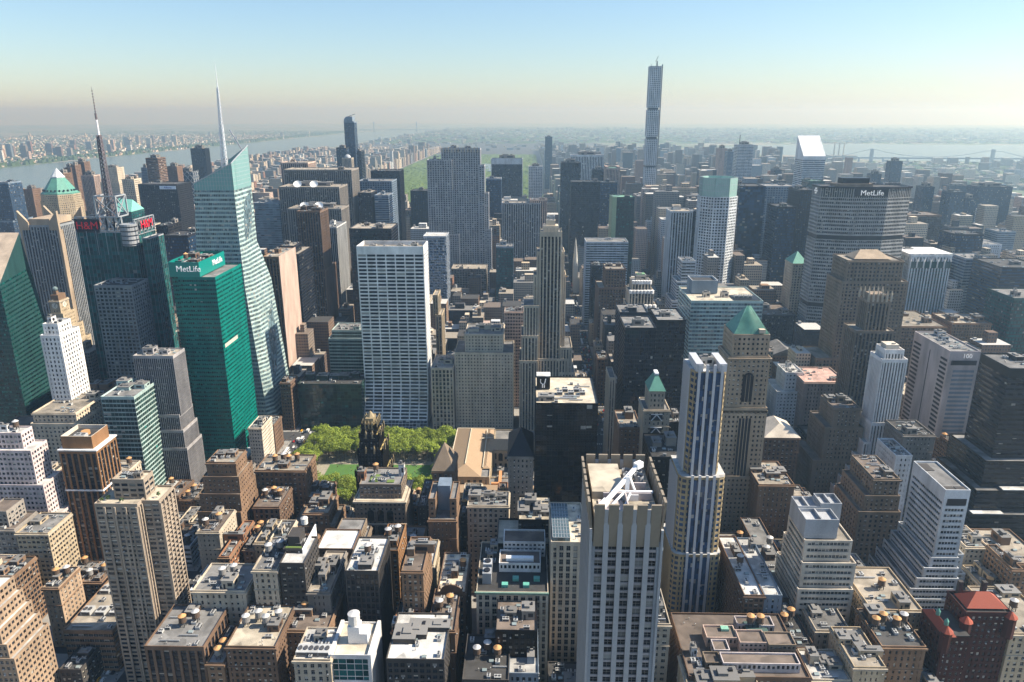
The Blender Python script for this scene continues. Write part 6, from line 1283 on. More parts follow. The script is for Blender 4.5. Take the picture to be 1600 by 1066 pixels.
('vertbig','stone','dark','dark','special=lowlib','long low block with green lined roof and tall dark windows',[[-107.5, -67.4, 290.0, 340.0, 0, 66.7]]),
('vertbig','stone','dark','cream','glassroof=1','stone block with a glazed roof next to the notched tower',[[-66.0, -46.5, 300.0, 344.0, 0, 92.4]]),
('punchb','brownstone','dark','cream','gable2=1','narrow block with curved ornamental gable and cream roof',[[-130.6, -114.5, 300.0, 340.0, 0, 58.9]]),
('vertd','darkgrey','dark','white','tanks=1','dark fronted block with cluttered white roof',[[-178.5, -160.3, 285.0, 319.0, 0, 82.4]]),
('punchb','tan','dark','brown','bulk=2','narrow dark windowed block with tall orange side wall',[[-147.7, -135.8, 285.0, 319.0, 0, 82.8]]),
('punchb','orange','dark','dark','tanks=2','dark block with two orange capped tanks and brick side',[[-168.4, -156.8, 325.0, 355.0, 0, 69.4]]),
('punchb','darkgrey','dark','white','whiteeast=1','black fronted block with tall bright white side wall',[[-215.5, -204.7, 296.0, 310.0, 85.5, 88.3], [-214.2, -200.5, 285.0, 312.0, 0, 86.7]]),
('punch','stone','dark','grey','tanks=2','stone block with two white capped tanks and banded front',[[-229.4, -216.0, 285.0, 317.0, 0, 82.4]]),
('punch','greystone','dark','tan','bulk=3','low grey block with tan roof huts right of bright white wall',[[-200.3, -187.9, 285.0, 325.0, 0, 68.6]]),
('punchb','orangebrick','dark','brown','bulk=2','brick block with long bright orange side wall',[[-276.2, -269.2, 345.0, 389.0, 0, 50.2]]),
('punch','stone','dark','grey','tanks=2','grey block with clustered roof tanks beside concrete tower',[[-264.4, -234.7, 285.0, 311.0, 0, 68.6]]),
('vertbr','brownstone','dark','grey','tanks=2','brown gothic block with scalloped parapet and green terrace',[[-276.6, -245.6, 252.9, 286.9, 0, 58.0]]),
('punch','brownstone','dark','cream','tanks=4','brown block with four grey tanks and a large pale roof',[[-233.5, -207.7, 251.4, 285.4, 0, 60.0]]),
('punch','tan','dark','brown','tanks=2','wide brown roofed block with lattice tank stand',[[-213.3, -185.7, 269.1, 301.1, 0, 56.0]]),
('punchb','stone','dark','white','ac=3','grey block with two gridded white skylights at bottom edge',[[-195.0, -176.5, 240.5, 264.5, 0, 62.0]]),
('whitetank','white','teal','cream','special=whitetank','white building with big white tank and teal glass front',[[-177.5, -157.3, 243.2, 269.2, 0, 62.0]]),
('punchd','darkgrey','dark','white','bulk=3','dark block with pale roof and large louvred cooling box',[[-149.6, -120.4, 244.0, 280.0, 0, 60.0]]),
('punch','orangebrick','dark','dark','ac=2','small block with orange roof hut and roof planting',[[-151.6, -138.5, 270.3, 296.3, 0, 56.0]]),
('punch','brownstone','dark','brown','tanks=2','brown roofed block with two tanks in front of narrow dark block',[[-132.3, -117.4, 268.2, 304.2, 0, 58.0]]),
('punchb','black','dark','brown','bulk=2','black sided block with low brown parapet in the shadows',[[-95.7, -73.6, 264.1, 292.1, 0, 62.0]]),
('punchb','darkgrey','dark','dark','tanks=3','dark blue roofed low block with three tanks at bottom',[[-111.7, -88.2, 244.2, 278.2, 0, 48.0]]),
('punchb','blueg','dark','white','bulk=3','low block with worn white and blue roof at bottom',[[-88.4, -73.0, 251.4, 285.4, 0, 46.0]]),
('vertbr','darkgrey','dark','dark','tall=1','dark banded tower left of the notched tower, cut by frame',[[-67.4, -48.6, 263.7, 283.7, 0, 26.0]]),
('punchb','stone','dark','dark','bulk=1','low dark block between notched tower and large flat roof',[[-14.3, -5.2, 262.0, 292.0, 0, 68.9]]),
]

HAZE=.00013
KEEP=set()
# ============================================================ the hero buildings
MASON={'limestone','stone','tan','brownstone','taupe','orangebrick','cream','greystone','pinkstone','brown','tanstone','sandstone','offwhite','tanlight','rock'}
def belts(root,t,wall,st):
    x0,x1,y0,y1,za,z=t
    if wall not in MASON or not st.startswith('punch') or y0>1300: return
    cm=wallmat('stone' if wall in('limestone','cream','offwhite','stone') else ('tan' if wall in('tan','orangebrick','sandstone','tanlight') else wall))
    def ring(m,z0,z1,o):
        m.box(x0-o,x1+o,y0-o,y0-.003,z0,z1,0,bottom=True)
        if x1<CAM[0]+25: m.box(x1+.003,x1+o,y0-.003,y1,z0,z1,0,bottom=True)
        if x0>CAM[0]-25: m.box(x0-o,x0-.003,y0-.003,y1,z0,z1,0,bottom=True)
    part('cornice',cm,root,lambda m:ring(m,z-2.2,z-1.0,.75))
    if z-za>26: part('belt_course',cm,root,lambda m:ring(m,z-2.6-ST[st]['fh']*3,z-2.1-ST[st]['fh']*3,.35))
FOOT=[]           # occupied footprints
def kindname(z,lab):
    if 'library' in lab.split()[1:2]: return 'library','library'
    return ('skyscraper','skyscraper') if z>150 else (('office_tower','tower') if z>85 else ('city_building','building'))
for (st,wall,glass,roof,opt,lab,T) in H:
    x0,x1,y0,y1=min(t[0] for t in T),max(t[1] for t in T),min(t[2] for t in T),max(t[3] for t in T); zt=T[0][5]
    if zt<12: continue
    name,cat=kindname(zt,lab)
    root=empty(name,((T[0][0]+T[0][1])/2,(T[0][2]+T[0][3])/2,0),lab,cat)
    opts=dict(o.split('=',1) for o in opt.split(';') if '=' in o)
    st=STYMAP.get(st,st); r=random.Random(hash_(lab)) if 0 else random.Random(sum(map(ord,lab)))
    sp=SPEC.get(opts.get('special'))
    if opts.get('special') in('tealslope','ziggurat','metlife','tower425','stepA','stepB','tower275','dark101','library','500','boa','metgreen','radiator','boxes','altman','condenast','rock'): 
        ex=dict(tealslope=(-592,-534,558,630),ziggurat=(135,200,328,388),metlife=(262,380,822,882),tower425=(5,38,322,362),stepA=(-402,-347,254,287),stepB=(-472,-410,390,422),tower275=(170,226,496,532),dark101=(235,325,413,478),library=(-150,-16,490,625),boa=(-432,-340,653,716),metgreen=(-398,-345,564,630),radiator=(-211,-183,438,468),boxes=(70,105,296,336),altman=(-1,62,238,291),condenast=(-550,-468,650,737),rock=(-264,-142,1220,1258))
        ex['500']=(-90,-30,652,704); x0,x1,y0,y1=ex[opts['special']]
    FOOT.append((x0,x1,y0,y1))
    if st.startswith('punch') and st+'_0' in ST and st!='punchw': st=st+'_%d'%r.randrange(6)
    K=Kit(root,wall,glass,roof,SPAN.get(st,wall),st); done=False
    if sp: done=sp(root,(st,wall,glass,roof,opts),T,K)
    if not done:
        near=(T[0][2]<560); pans=[]; det=None
        if T[0][2]>1600: det=set()
        for i,t in enumerate(T): K.tier(tuple(t),panes=pans if near else None,paneinfo=(glass,'light' if wall in('cream','tan','stone','limestone','tanlight') else 'dark') if near and ST[st]['wh']<1 else None,detail=det if det is None else ({'S','E'} if x1<CAM[0] else {'S','W'}))
        K.done(); belts(root,T[0],wall,st)
        if pans: add_panes(root,pans)
        t=T[0]; zz=t[5]-1.1
        if t[2]>=1500 and not({'dome','dish'}&set(opts)): put('roof_house',hutmesh('greystone'),root,((t[0]+t[1])/2,(t[2]+t[3])/2,zz),((t[1]-t[0])*.5,(t[3]-t[2])*.5,r.uniform(4,9)))
        busy=3 if t[2]<700 else 2
        if opts.get('special') not in ('tenE','greencap','tealtop','one57','notch','lowlib','boxtop','whitetank','u') and not ({'hip','pyr','glassroof','gem'}&set(opts)) and t[2]<1500:
            clutter(root,t[0],t[1],t[2],t[3],zz,wall if wall not in('dark','black','teal') else 'greystone',r,busy*2,0,0 if 'bulk' in opts else 1,busy+1)
        for t2 in T[1:]:
            if t2[2]<900 and t2[3]-t2[2]>8 and t2[1]-t2[0]>30: pass
    if 'antenna,' in lab: part('antenna',wallmat('dark'),root,lambda m:m.beam((T[0][0]+8,T[0][2]+15,T[0][5]),(T[0][0]+8,T[0][2]+15,T[0][5]+24),.7))
    addon(root,opts,T,wall if wall not in('dark','black') else 'greystone',r)
# ------------------------------------------------------------ further single towers
def simple(name,lab,cat,st,wall,glass,roof,tiers,span=None,det=None):
    root=empty(name,((tiers[0][0]+tiers[0][1])/2,(tiers[0][2]+tiers[0][3])/2,0),lab,cat)
    K=Kit(root,wall,glass,roof,span or SPAN.get(st,wall),st)
    for t in tiers: K.tier(t,detail=det)
    K.done(); FOOT.append((min(t[0] for t in tiers),max(t[1] for t in tiers),min(t[2] for t in tiers),max(t[3] for t in tiers)))
    return root
# very slender tower with square windows
root=empty('skyscraper',(217.5,1801,0),'very slender pale blue tower with square window grid, tallest on the skyline','skyscraper')
K=Kit(root,'whiteg','blue','grey','whiteg','square'); z=0
for k in range(6):
    zt=z+62 if k<5 else 428; K.tier((203.9,231,1787,1815,z,zt),cb=.1,roof=(k==5),detail={'S','W'}); z=zt+5
    if k<5: part('open_floor',wallmat('darkblue'),root,lambda m,z=z:m.box(206,229,1789,1813,z-5.1,z+.1,0)); 
K.done(); part('construction_hoist',wallmat('grey'),root,lambda m:[lattice(m,(233,1790+k*4,0),(233.5,1790+k*4,432),1.2,60,.3) for k in range(2)])
part('roof_crane',wallmat('darkgrey'),root,lambda m:(lattice(m,(222,1801,428),(222,1801,440),1.2,5,.4),m.beam((218,1801,438),(224,1801,450),.5),m.beam((208,1799,428),(208,1799,433),.4)))
# octagonal tower with copper pyramid
root=empty('skyscraper',(-921,1268,0),'cream tower with a green copper pyramid and glass tip, far left','skyscraper'); K=Kit(root,'cream','dark','grey','cream','punch')
def octa(r,c=(-921,1268)): return [(c[0]+r*math.cos(math.pi/8+i*math.pi/4),c[1]+r*math.sin(math.pi/8+i*math.pi/4)) for i in range(8)]
K.prism(octa(34),0,172,top=False,cb=2); K.prism(octa(32),172,184,cb=2); K.done()
part('copper_pyramid',COPPER(),root,lambda m:(m.prism(octa(31),183,186,0,True),m.prism(octa(29),186,212,0,False,octa(11))))
part('glass_tip',wallmat('whiteg'),root,lambda m:(m.prism(octa(11.5),212,214,0,True),m.prism(octa(10.5),214,228,0,False,octa(.4)))); FOOT.append((-955,-887,1234,1302))
part('dormer_window',wallmat('dark'),root,lambda m:[m.box(-921+26*math.cos(a)-1,-921+26*math.cos(a)+1,1268+26*math.sin(a)-1,1268+26*math.sin(a)+1,189,192,0) for a in [i*math.pi/12 for i in range(24)]])
# twin-spired church
root=empty('church',(14,1300,0),'pale gothic church with thin pointed spires beside the massive black tower','church')
def spire(m,x,y): m.box(x-4,x+4,y-4,y+4,0,52,0); m.cyl(x,y,52,60,4.2,3.8,8,0); m.cyl(x,y,60,101,3.8,.1,8,0); [m.cyl(x+a,y+b,52,60,.8,.1,5,0) for a in(-3.4,3.4) for b in (-3.4,3.4)]
cm=plain('church_marble',(.52,.52,.48),.7); part('spire',cm,root,lambda m:spire(m,9,1292)); part('spire',cm,root,lambda m:spire(m,9,1312)); part('nave',cm,root,lambda m:(m.box(12,110,1294,1310,0,28,0),m.box(60,76,1284,1320,0,28,0))); part('nave_roof',roofmat('grey'),root,lambda m:m.hip(12,110,1294,1310,28,9,0,.95)); FOOT.append((2,112,1284,1320))
# mast on the black glass block and red sign on the curved tan tower
# ============================================================ ground, streets, parks, water
NS=[34,35,36,37,38,39,40,41,42,43]+list(range(44,60))
SY={34:0,35:84,36:162.6,37:241,38:320,39:398,40:477,41:556,42:640,43:724}
for n in range(44,57): SY[n]=724+(n-43)*79.5
SY[57]=1843;SY[58]=1929;SY[59]=2008
for n in range(60,160): SY[n]=2008+(n-59)*79.5
AV=[(-1950,15),(-1682,15),(-1408,15),(-1133,15),(-859,15),(-585,15),(-311,15),(0,15),(150,12),(305,21),(460,11),(615,15),(825,15),(1055,15),(1290,10)]
def sheet(name,poly,z,mat,kind='structure'):
    me=bpy.data.meshes.new(name); me.from_pydata([(x,y,z) for x,y in poly],[],[list(range(len(poly)))]); me.update(); me.materials.append(mat)
    o=bpy.data.objects.new(name,me); COL.objects.link(o); o['kind']=kind; return o
def groundmat():
    m,t,b=newmat('far_land'); tc=N(t,'ShaderNodeTexCoord')
    n1=N(t,'ShaderNodeTexNoise',i2=.0012,i3=8.0); t.links.new(tc.outputs[3],n1.inputs[0])
    n2=N(t,'ShaderNodeTexNoise',i2=.012,i3=6.0); t.links.new(tc.outputs[3],n2.inputs[0])
    f=math_(t,'GREATER_THAN',math_(t,'ADD',n1.outputs[0],math_(t,'MULTIPLY',n2.outputs[0],.5)),.76)
    t.links.new(mix(t,f,(.075,.11,.05),(.20,.19,.17)),b.inputs['Base Color']); b.inputs['Roughness'].default_value=.95; return m
def disc(name,r,z,mat):
    n=96; return sheet(name,[(r*math.cos(2*math.pi*i/n),r*math.sin(2*math.pi*i/n)+2000) for i in range(n)],z,mat)
disc('ground',26000,-1.2,groundmat())
def waterm():
    m,t,b=newmat('river_water'); tc=N(t,'ShaderNodeTexCoord'); n1=N(t,'ShaderNodeTexNoise',i2=.05,i3=4.0); t.links.new(tc.outputs[3],n1.inputs[0])
    bp=N(t,'ShaderNodeBump'); bp.inputs[0].default_value=.25; bp.inputs[1].default_value=1.; t.links.new(n1.outputs[0],bp.inputs[2]); t.links.new(bp.outputs[0],b.inputs['Normal'])
    b.inputs['Base Color'].default_value=(.10,.12,.12,1); b.inputs['Roughness'].default_value=.25; return m
WAT=waterm()
asph=plain('asphalt',(.055,.055,.058),.9,0,.35,.05)
sheet('road',[(-2060,-500),(1300,-500),(1300,2600),(900,6800),(500,11000),(-2000,12000),(-2060,3000)],-.9,asph)
sheet('river',[(-2090,-2000),(-2090,6000),(-2050,12000),(-1700,24000),(-2600,24000),(-3250,12000),(-3350,6000),(-3300,-2000)],-.95+.1,WAT)
sheet('east_river',[(1330,-2000),(1330,2600),(1150,3600),(960,5200),(1150,5200),(1500,4300),(1800,3500),(2250,-2000)],-.86,WAT)
sheet('bay_water',[tuple(float(c) for c in p) for p in ((2450,5600),(3600,5200),(4500,6300),(6500,6800),(9000,7000),(9000,8600),(5200,8300),(3500,8600),(2300,8200),(1700,6800))],-.82,WAT)
sheet('sound_water',[(4500,10500),(14000,9500),(18000,12500),(9000,14500),(5000,13000)],-.8,WAT)
sheet('river',[(960,5200),(1150,5200),(1500,6300),(1700,6800),(2300,8200),(1500,7200),(900,6200),(500,8000),(300,8000),(750,5900)],-.78,WAT)
pv=MB(); AVE=AV
def blocks():
    for i in range(len(AV)-1):
        xa=AV[i][0]+AV[i][1]-4.5; xb=AV[i+1][0]-AV[i+1][1]+4.5
        ks=sorted(SY); 
        for a,b in zip(ks,ks[1:]):
            if a<35 or a>119: continue
            ha=15 if a in(34,42,57,59,72,79,86,96,106,110) else 9; hb=15 if b in(34,42,57,59,72,79,86,96,106,110) else 9
            yield i,a,xa,xb,SY[a]+ha-4,SY[b]-hb+4
PARKX=(-845,-15)
for i,a,xa,xb,ya,yb in blocks():
    if a>=59 and xa>PARKX[0]-20 and xb<PARKX[1]+20: continue
    if i==6 and a in(40,41): continue
    pv.box(xa,xb,ya,yb,-.89,-.72,0)
pv.box(-299,-11,482,629,-.89,-.72,0)
pav=pv.build('pavement',[plain('pavement',(.26,.25,.235),.9,0,.25,.3)]); pav['kind']='structure'
mk=MB()
for (ax,hw) in AV:
    if not -600<ax<620: continue
    for l in (-5.4,-1.8,1.8,5.4):
        for k in range(int(1200/12)):
            y=150+k*12
            if any(abs(y+3-SY[s])<13 for s in SY): continue
            mk.add([[(ax+l-.08,y,-.88),(ax+l+.08,y,-.88),(ax+l+.08,y+3,-.88),(ax+l-.08,y+3,-.88)]],0)
    for s in range(37,50):
        for sg in (-1,1):
            h=15 if s==42 else 9; yc=SY[s]+sg*(h+.5-4)
            for j in range(9):
                x=ax-8+j*2; mk.add([[(x-.35,yc-1.5,-.88),(x+.35,yc-1.5,-.88),(x+.35,yc+1.5,-.88),(x-.35,yc+1.5,-.88)]],0)
o=mk.build('road_markings',[plain('marking_paint',(.62,.62,.58),.8)]); o['kind']='structure'
# --- the small park
o=sheet('park_lawn',[(-268,523),(-168,523),(-168,577),(-268,577)],-.66,plain('lawn',(.065,.15,.03),.95,0,.2,.3))
o=sheet('park_path',[(-296,487),(-150,487),(-150,626),(-296,626)],-.70,plain('park_gravel',(.30,.27,.21),.95,0,.3,.4))
def treemesh(seed,h,cr,lean=0,n=900,name='tree'):
    rr=random.Random(seed); t=MB()
    t.cyl(0,0,0,h*.35,.42,.3,7,0)
    for k in range(6):
        a=k*1.05+rr.random(); L=cr*rr.uniform(.5,.8); t.beam((0,0,h*.3+k*.2),(L*math.cos(a),L*math.sin(a),h*rr.uniform(.55,.8)),.13)
    c=MB(); cl=[]
    for k in range(15):
        a=rr.uniform(0,6.28);q=cr*math.sqrt(rr.random())*.78; zz=h*(.62+.26*(1-(q/cr)**2)*rr.uniform(.5,1.1)); cl.append((q*math.cos(a),q*math.sin(a),zz,cr*rr.uniform(.28,.42)))
    for (x,y,zz,s) in cl:
        for _ in range(n//15):
            u=Vector((rr.gauss(0,1),rr.gauss(0,1),rr.gauss(0,.75)+.25)).normalized()*s*rr.uniform(.65,1.05); p=Vector((x,y,zz))+u
            nn=(u.normalized()+Vector((rr.uniform(-.7,.7),rr.uniform(-.7,.7),rr.uniform(-.4,.9)))).normalized(); a1=nn.orthogonal().normalized(); a1=Matrix.Rotation(rr.uniform(0,6.28),3,nn)@a1; b1=nn.cross(a1); w_=rr.uniform(.35,.75)
            c.add([[tuple(p-a1*w_),tuple(p-b1*w_*.7),tuple(p+a1*w_),tuple(p+b1*w_*.7)]],0)
    return t,c
def leafmat(name,c):
    m,t,b=newmat(name); tc=N(t,'ShaderNodeTexCoord'); n1=N(t,'ShaderNodeTexNoise',i2=.45,i3=3.0); t.links.new(tc.outputs[3],n1.inputs[0]); oi=N(t,'ShaderNodeObjectInfo')
    v=math_(t,'MULTIPLY',math_(t,'ADD',math_(t,'MULTIPLY',n1.outputs[0],.9),.55),math_(t,'ADD',math_(t,'MULTIPLY',oi.outputs['Random'],.6),.7))
    cc=N(t,'ShaderNodeVectorMath',operation='SCALE'); cc.inputs[0].default_value=c; t.links.new(v,cc.inputs['Scale']); t.links.new(cc.outputs[0],b.inputs['Base Color']); b.inputs['Roughness'].default_value=.7; b.inputs['Specular IOR Level'].default_value=.2
    b.inputs['Subsurface Weight'].default_value=0
    tr=N(t,'ShaderNodeBsdfTranslucent'); t.links.new(cc.outputs[0],tr.inputs[0]); ms=N(t,'ShaderNodeMixShader'); ms.inputs[0].default_value=.35
    out=t.nodes['Material Output']; t.links.new(b.outputs[0],ms.inputs[1]); t.links.new(tr.outputs[0],ms.inputs[2]); t.links.new(ms.outputs[0],out.inputs[0]); return m
LEAF=leafmat('plane_leaves',(.27,.34,.055)); BARK=plain('bark',(.12,.10,.075),.9)
TV=[]
for k in range(6):
    t,c=treemesh(50+k,19+(k%3),7.5+(k%2)*.8); TV.append((lib(t,[BARK]),lib(c,[LEAF])))
def tree(x,y,z,k,s,lab,group,rz=None):
    r_=empty('plane_tree',(x,y,z),lab,'tree',group,rnd.uniform(0,6.28)); r_.scale=(s,s,s*rnd.uniform(.9,1.1))
    for nm,me in (('trunk',TV[k][0]),('crown',TV[k][1])):
        o=bpy.data.objects.new(nm,me); COL.objects.link(o); o.parent=r_
rt=random.Random(3); nt_=0
for row,yy in enumerate((492,501,510,518,584,592,600,608,616,623)):
    for k in range(17):
        x=-291+k*8.6+rt.uniform(-1.5,1.5); y=yy+rt.uniform(-1.5,1.5)
        if row<4 and x>-212: 
            if x>-160 or True:
                if x>-152: continue
        if x>-151: continue
        tree(x,y,-.7,rt.randrange(6),rt.uniform(.85,1.1),'pale green plane tree, one of many in the close rows around the park lawn','plane trees in the park rows'); nt_+=1
for k in range(7):
    for x in (-295,-288,-281,-160,-154): tree(x+rt.uniform(-1,1),528+k*8,-.7,rt.randrange(6),rt.uniform(.8,1),'pale green plane tree, one of many in the close rows around the park lawn','plane trees in the park rows')
for k in range(5): tree(-128+k*22+rt.uniform(-3,3),627.5,-.7,rt.randrange(6),.5,'small bright street tree between the library and the broad limestone block','street trees behind the library')
for x in (-326,-325): tree(x,722,-.7,1,.4,'small street tree by the blank tan tower foot','street trees near the avenue')
pm=MB(); rp=random.Random(8)
def folk(x,y):
    a=rp.uniform(0,3.1); w_=.26
    P=[(x+w_*math.cos(a+k*1.571),y+w_*.7*math.sin(a+k*1.571)) for k in range(4)]
    z=-.66; c=rp.randrange(4); pm.prism(P,z,z+.85,3,False); pm.prism(P,z+.85,z+1.45,c,True); pm.cyl(x,y,z+1.47,z+1.75,.12,.1,5,4)
for _ in range(420): folk(rp.uniform(-294,-152),rp.choice([rp.uniform(487,521),rp.uniform(579,625)]))
for _ in range(60): folk(rp.uniform(-266,-170),rp.uniform(524,576))
for _ in range(500): folk(rp.choice([-1,1])*rp.uniform(11,14)+rp.choice([0,-311]),rp.uniform(250,900))
for _ in range(120): folk(rp.uniform(-340,-20),rp.choice([628.5,653.5])+rp.uniform(-1,1))
o=pm.build('crowd',[plain('cloth_white',(.6,.6,.6)),plain('cloth_blue',(.05,.09,.2)),plain('cloth_red',(.35,.05,.04)),plain('cloth_dark',(.04,.04,.05)),plain('skin',(.45,.28,.2))]); tag(o,'tiny people scattered along the park paths and pavements','crowd',None,'stuff')
# --- the large park: a mass of crowns no one could count
def bigpark():
    nx,ny=100,420; x0,x1,y0,y1=-842,-18,2022,6060; V=[];F=[]
    rr=random.Random(11)
    def hgt(x,y):
        v=mnoise.noise(Vector((x/210,y/260,3.1))); w_=mnoise.noise(Vector((x/28,y/28,1.)))
        if v<-.28: return 0
        return 9+7*w_+4*mnoise.noise(Vector((x/9,y/9,2.)))
    for j in range(ny+1):
        for i in range(nx+1):
            x=x0+(x1-x0)*i/nx;y=y0+(y1-y0)*j/ny; V.append((x+rr.uniform(-2.5,2.5),y+rr.uniform(-2.5,2.5),max(0,hgt(x,y)+rr.uniform(-2,3)) if 0<i<nx and 0<j<ny else 0))
    for j in range(ny):
        for i in range(nx): a=j*(nx+1)+i; F.append((a,a+1,a+nx+2,a+nx+1))
    me=bpy.data.meshes.new('park_woods'); me.from_pydata(V,[],F); me.update(); me.materials.append(leafmat('park_leaves',(.17,.26,.05)))
    o=bpy.data.objects.new('park_woods',me); COL.objects.link(o); tag(o,'broad green woods of the large park stretching away up town','woods',None,'stuff')
bigpark()
sheet('park_pond',[(-640,4200),(-230,4200),(-180,4700),(-260,4850),(-620,4850),(-700,4600)],12.,WAT)
# ============================================================ ordinary buildings on the remaining lots
rf=random.Random(21)
def hits(x0,x1,y0,y1,g=0.):
    return any(x0<b+g and x1>a-g and y0<d+g and y1>c-g for a,b,c,d in FOOT)
def inview(x,y,z):
    dx,dy,dz=x-CAM[0],y-CAM[1],z-CAM[2]; c,s=math.cos(R(-1.24)),math.sin(R(-1.24)); X=dx*c-dy*s;Y=dx*s+dy*c; c,s=math.cos(R(17.1)),math.sin(R(17.1)); fw=Y*c-dz*s; up=Y*s+dz*c
    if fw<10: return False
    return abs(X/fw)<.73 and -.50<up/fw<.5
PAL=['limestone','stone','tan','brownstone','taupe','orangebrick','cream','greystone','pinkstone','brown','whiteg','tanstone','blueg','dark','offwhite']
PW=[14,12,14,12,10,5,8,10,5,8,6,6,4,7,4]
FILL=[]; FAR=[]
def zoneheight(x,y):
    if y<335: return rf.uniform(30,60)
    if y<560:
        if x<-585: return rf.uniform(22,50)
        return rf.uniform(28,62) if x<400 else rf.uniform(40,85)
    if y<1250:
        if x<-900: return rf.uniform(12,40)
        if x<-585: return rf.uniform(25,75)
        if x<-311: return rf.uniform(35,80) if y<1000 else rf.uniform(45,120)
        if x<160: return rf.uniform(28,78)
        if x<620: return rf.uniform(35,90) if y<860 else rf.uniform(60,145)
        return rf.choice([rf.uniform(14,40),rf.uniform(50,100),rf.uniform(70,130)])
    if y<2020:
        if x<-859: return rf.choice([rf.uniform(14,35)]*3+[rf.uniform(50,110)])
        if x<160: return rf.uniform(50,125)
        if x<620: return rf.uniform(60,120) if rf.random()<.45 else rf.uniform(115,180)
        return rf.choice([rf.uniform(15,45),rf.uniform(60,120),rf.uniform(80,145)])
    return rf.uniform(15,30)
for i,a,xa,xb,ya,yb in blocks():
    if a>=59: continue
    xa+=4.5;xb-=4.5;ya+=4;yb-=4
    if i==6 and a in(40,41): continue
    for row in (0,1):
        x=xa
        while x<xb-7:
            wd=min(rf.choice([11,13,15,18,22,28]) if SY[a]<560 else rf.choice([15,18,22,26,30,36]) if SY[a]<1100 else rf.uniform(20,55),xb-x)
            if xb-x-wd<9: wd=xb-x
            p0,p1=(ya,(ya+yb)/2-1.5) if row==0 else ((ya+yb)/2+1.5,yb)
            h=zoneheight(x,SY[a])
            X0,X1=x+.15,x+wd-.15
            x+=wd
            if p1>2000: continue
            if hits(X0,X1,p0,p1,.3):
                # try narrower
                ok=False
                for q in (.33,.5,.66):
                    if not hits(X0,X0+(X1-X0)*(1-q),p0,p1,.3): X1=X0+(X1-X0)*(1-q);ok=True;break
                    if not hits(X0+(X1-X0)*q,X1,p0,p1,.3): X0=X0+(X1-X0)*q;ok=True;break
                if not ok or X1-X0<6: continue
            if -402<X0 and X1<-322 and p0<345: continue
            if -412<X0<-325 and p0<560: h=min(h,rf.uniform(10,20))
            if X0<-262 and X1>-306 and p0<292: continue
            if 95<X0<240 and 385<p0<500: h=min(h,rf.uniform(26,42))
            if -236<X1 and X0<-206 and 395<p0<475: h=rf.uniform(10,16)
            if -300<X0<-160 and 430<p0<475: h=min(h,34)
            if SY[a]<700 and X0<-11 and X1>-80 and p0<650 and p0>470: h=min(h,30)
            if not(inview((X0+X1)/2,p0,h) or inview((X0+X1)/2,p0,0)): continue
            d=math.hypot((X0+X1)/2-CAM[0],p0-CAM[1])
            (FILL if True else FAR).append([d,X0,X1,p0,p1-rf.choice([0,0,2,5]),h,rf.choices(PAL,PW)[0],rf.random()])
FILL.sort(key=lambda f:f[0])
NIND=165
SEEN=set()
ZN=[(-2100,-1133,'by the river at the far left'),(-1133,-859,'left of the green pyramid tower'),(-859,-585,'behind the antenna tower'),(-585,-311,'left of the park avenue'),(-311,0,'between the park and the avenue'),(0,150,'just right of the central avenue'),(150,305,'around the bright white tower'),(305,615,'right of the octagonal slab'),(615,1400,'toward the east river')]
cnt={}
STN={'dark':'curtain','blueg':'ribbon','whiteg':'ribbon','limestone':'punch','stone':'punch'}
CN=dict(limestone='pale limestone',stone='pale stone',tan='tan brick',brownstone='dark brown',taupe='brown stone',orangebrick='orange brick',cream='cream',greystone='grey',pinkstone='pinkish',brown='brown brick',whiteg='white banded',tanstone='grey tan',blueg='blue grey glass',dark='black glass',offwhite='off white')
RN={0:'flat dark roof',1:'grey roof',2:'white roof',3:'tan roof',4:'brown roof'}
ORD=['nearest','second nearest','third nearest','fourth nearest','fifth nearest','sixth nearest','seventh nearest','eighth nearest','ninth nearest','tenth nearest']+[f'{k}th nearest' for k in range(11,60)]
far=MB()
def col_(k,r):
    c=WALL[k]; s=r.uniform(.8,1.15); return (c[0]*s,c[1]*s,c[2]*s)
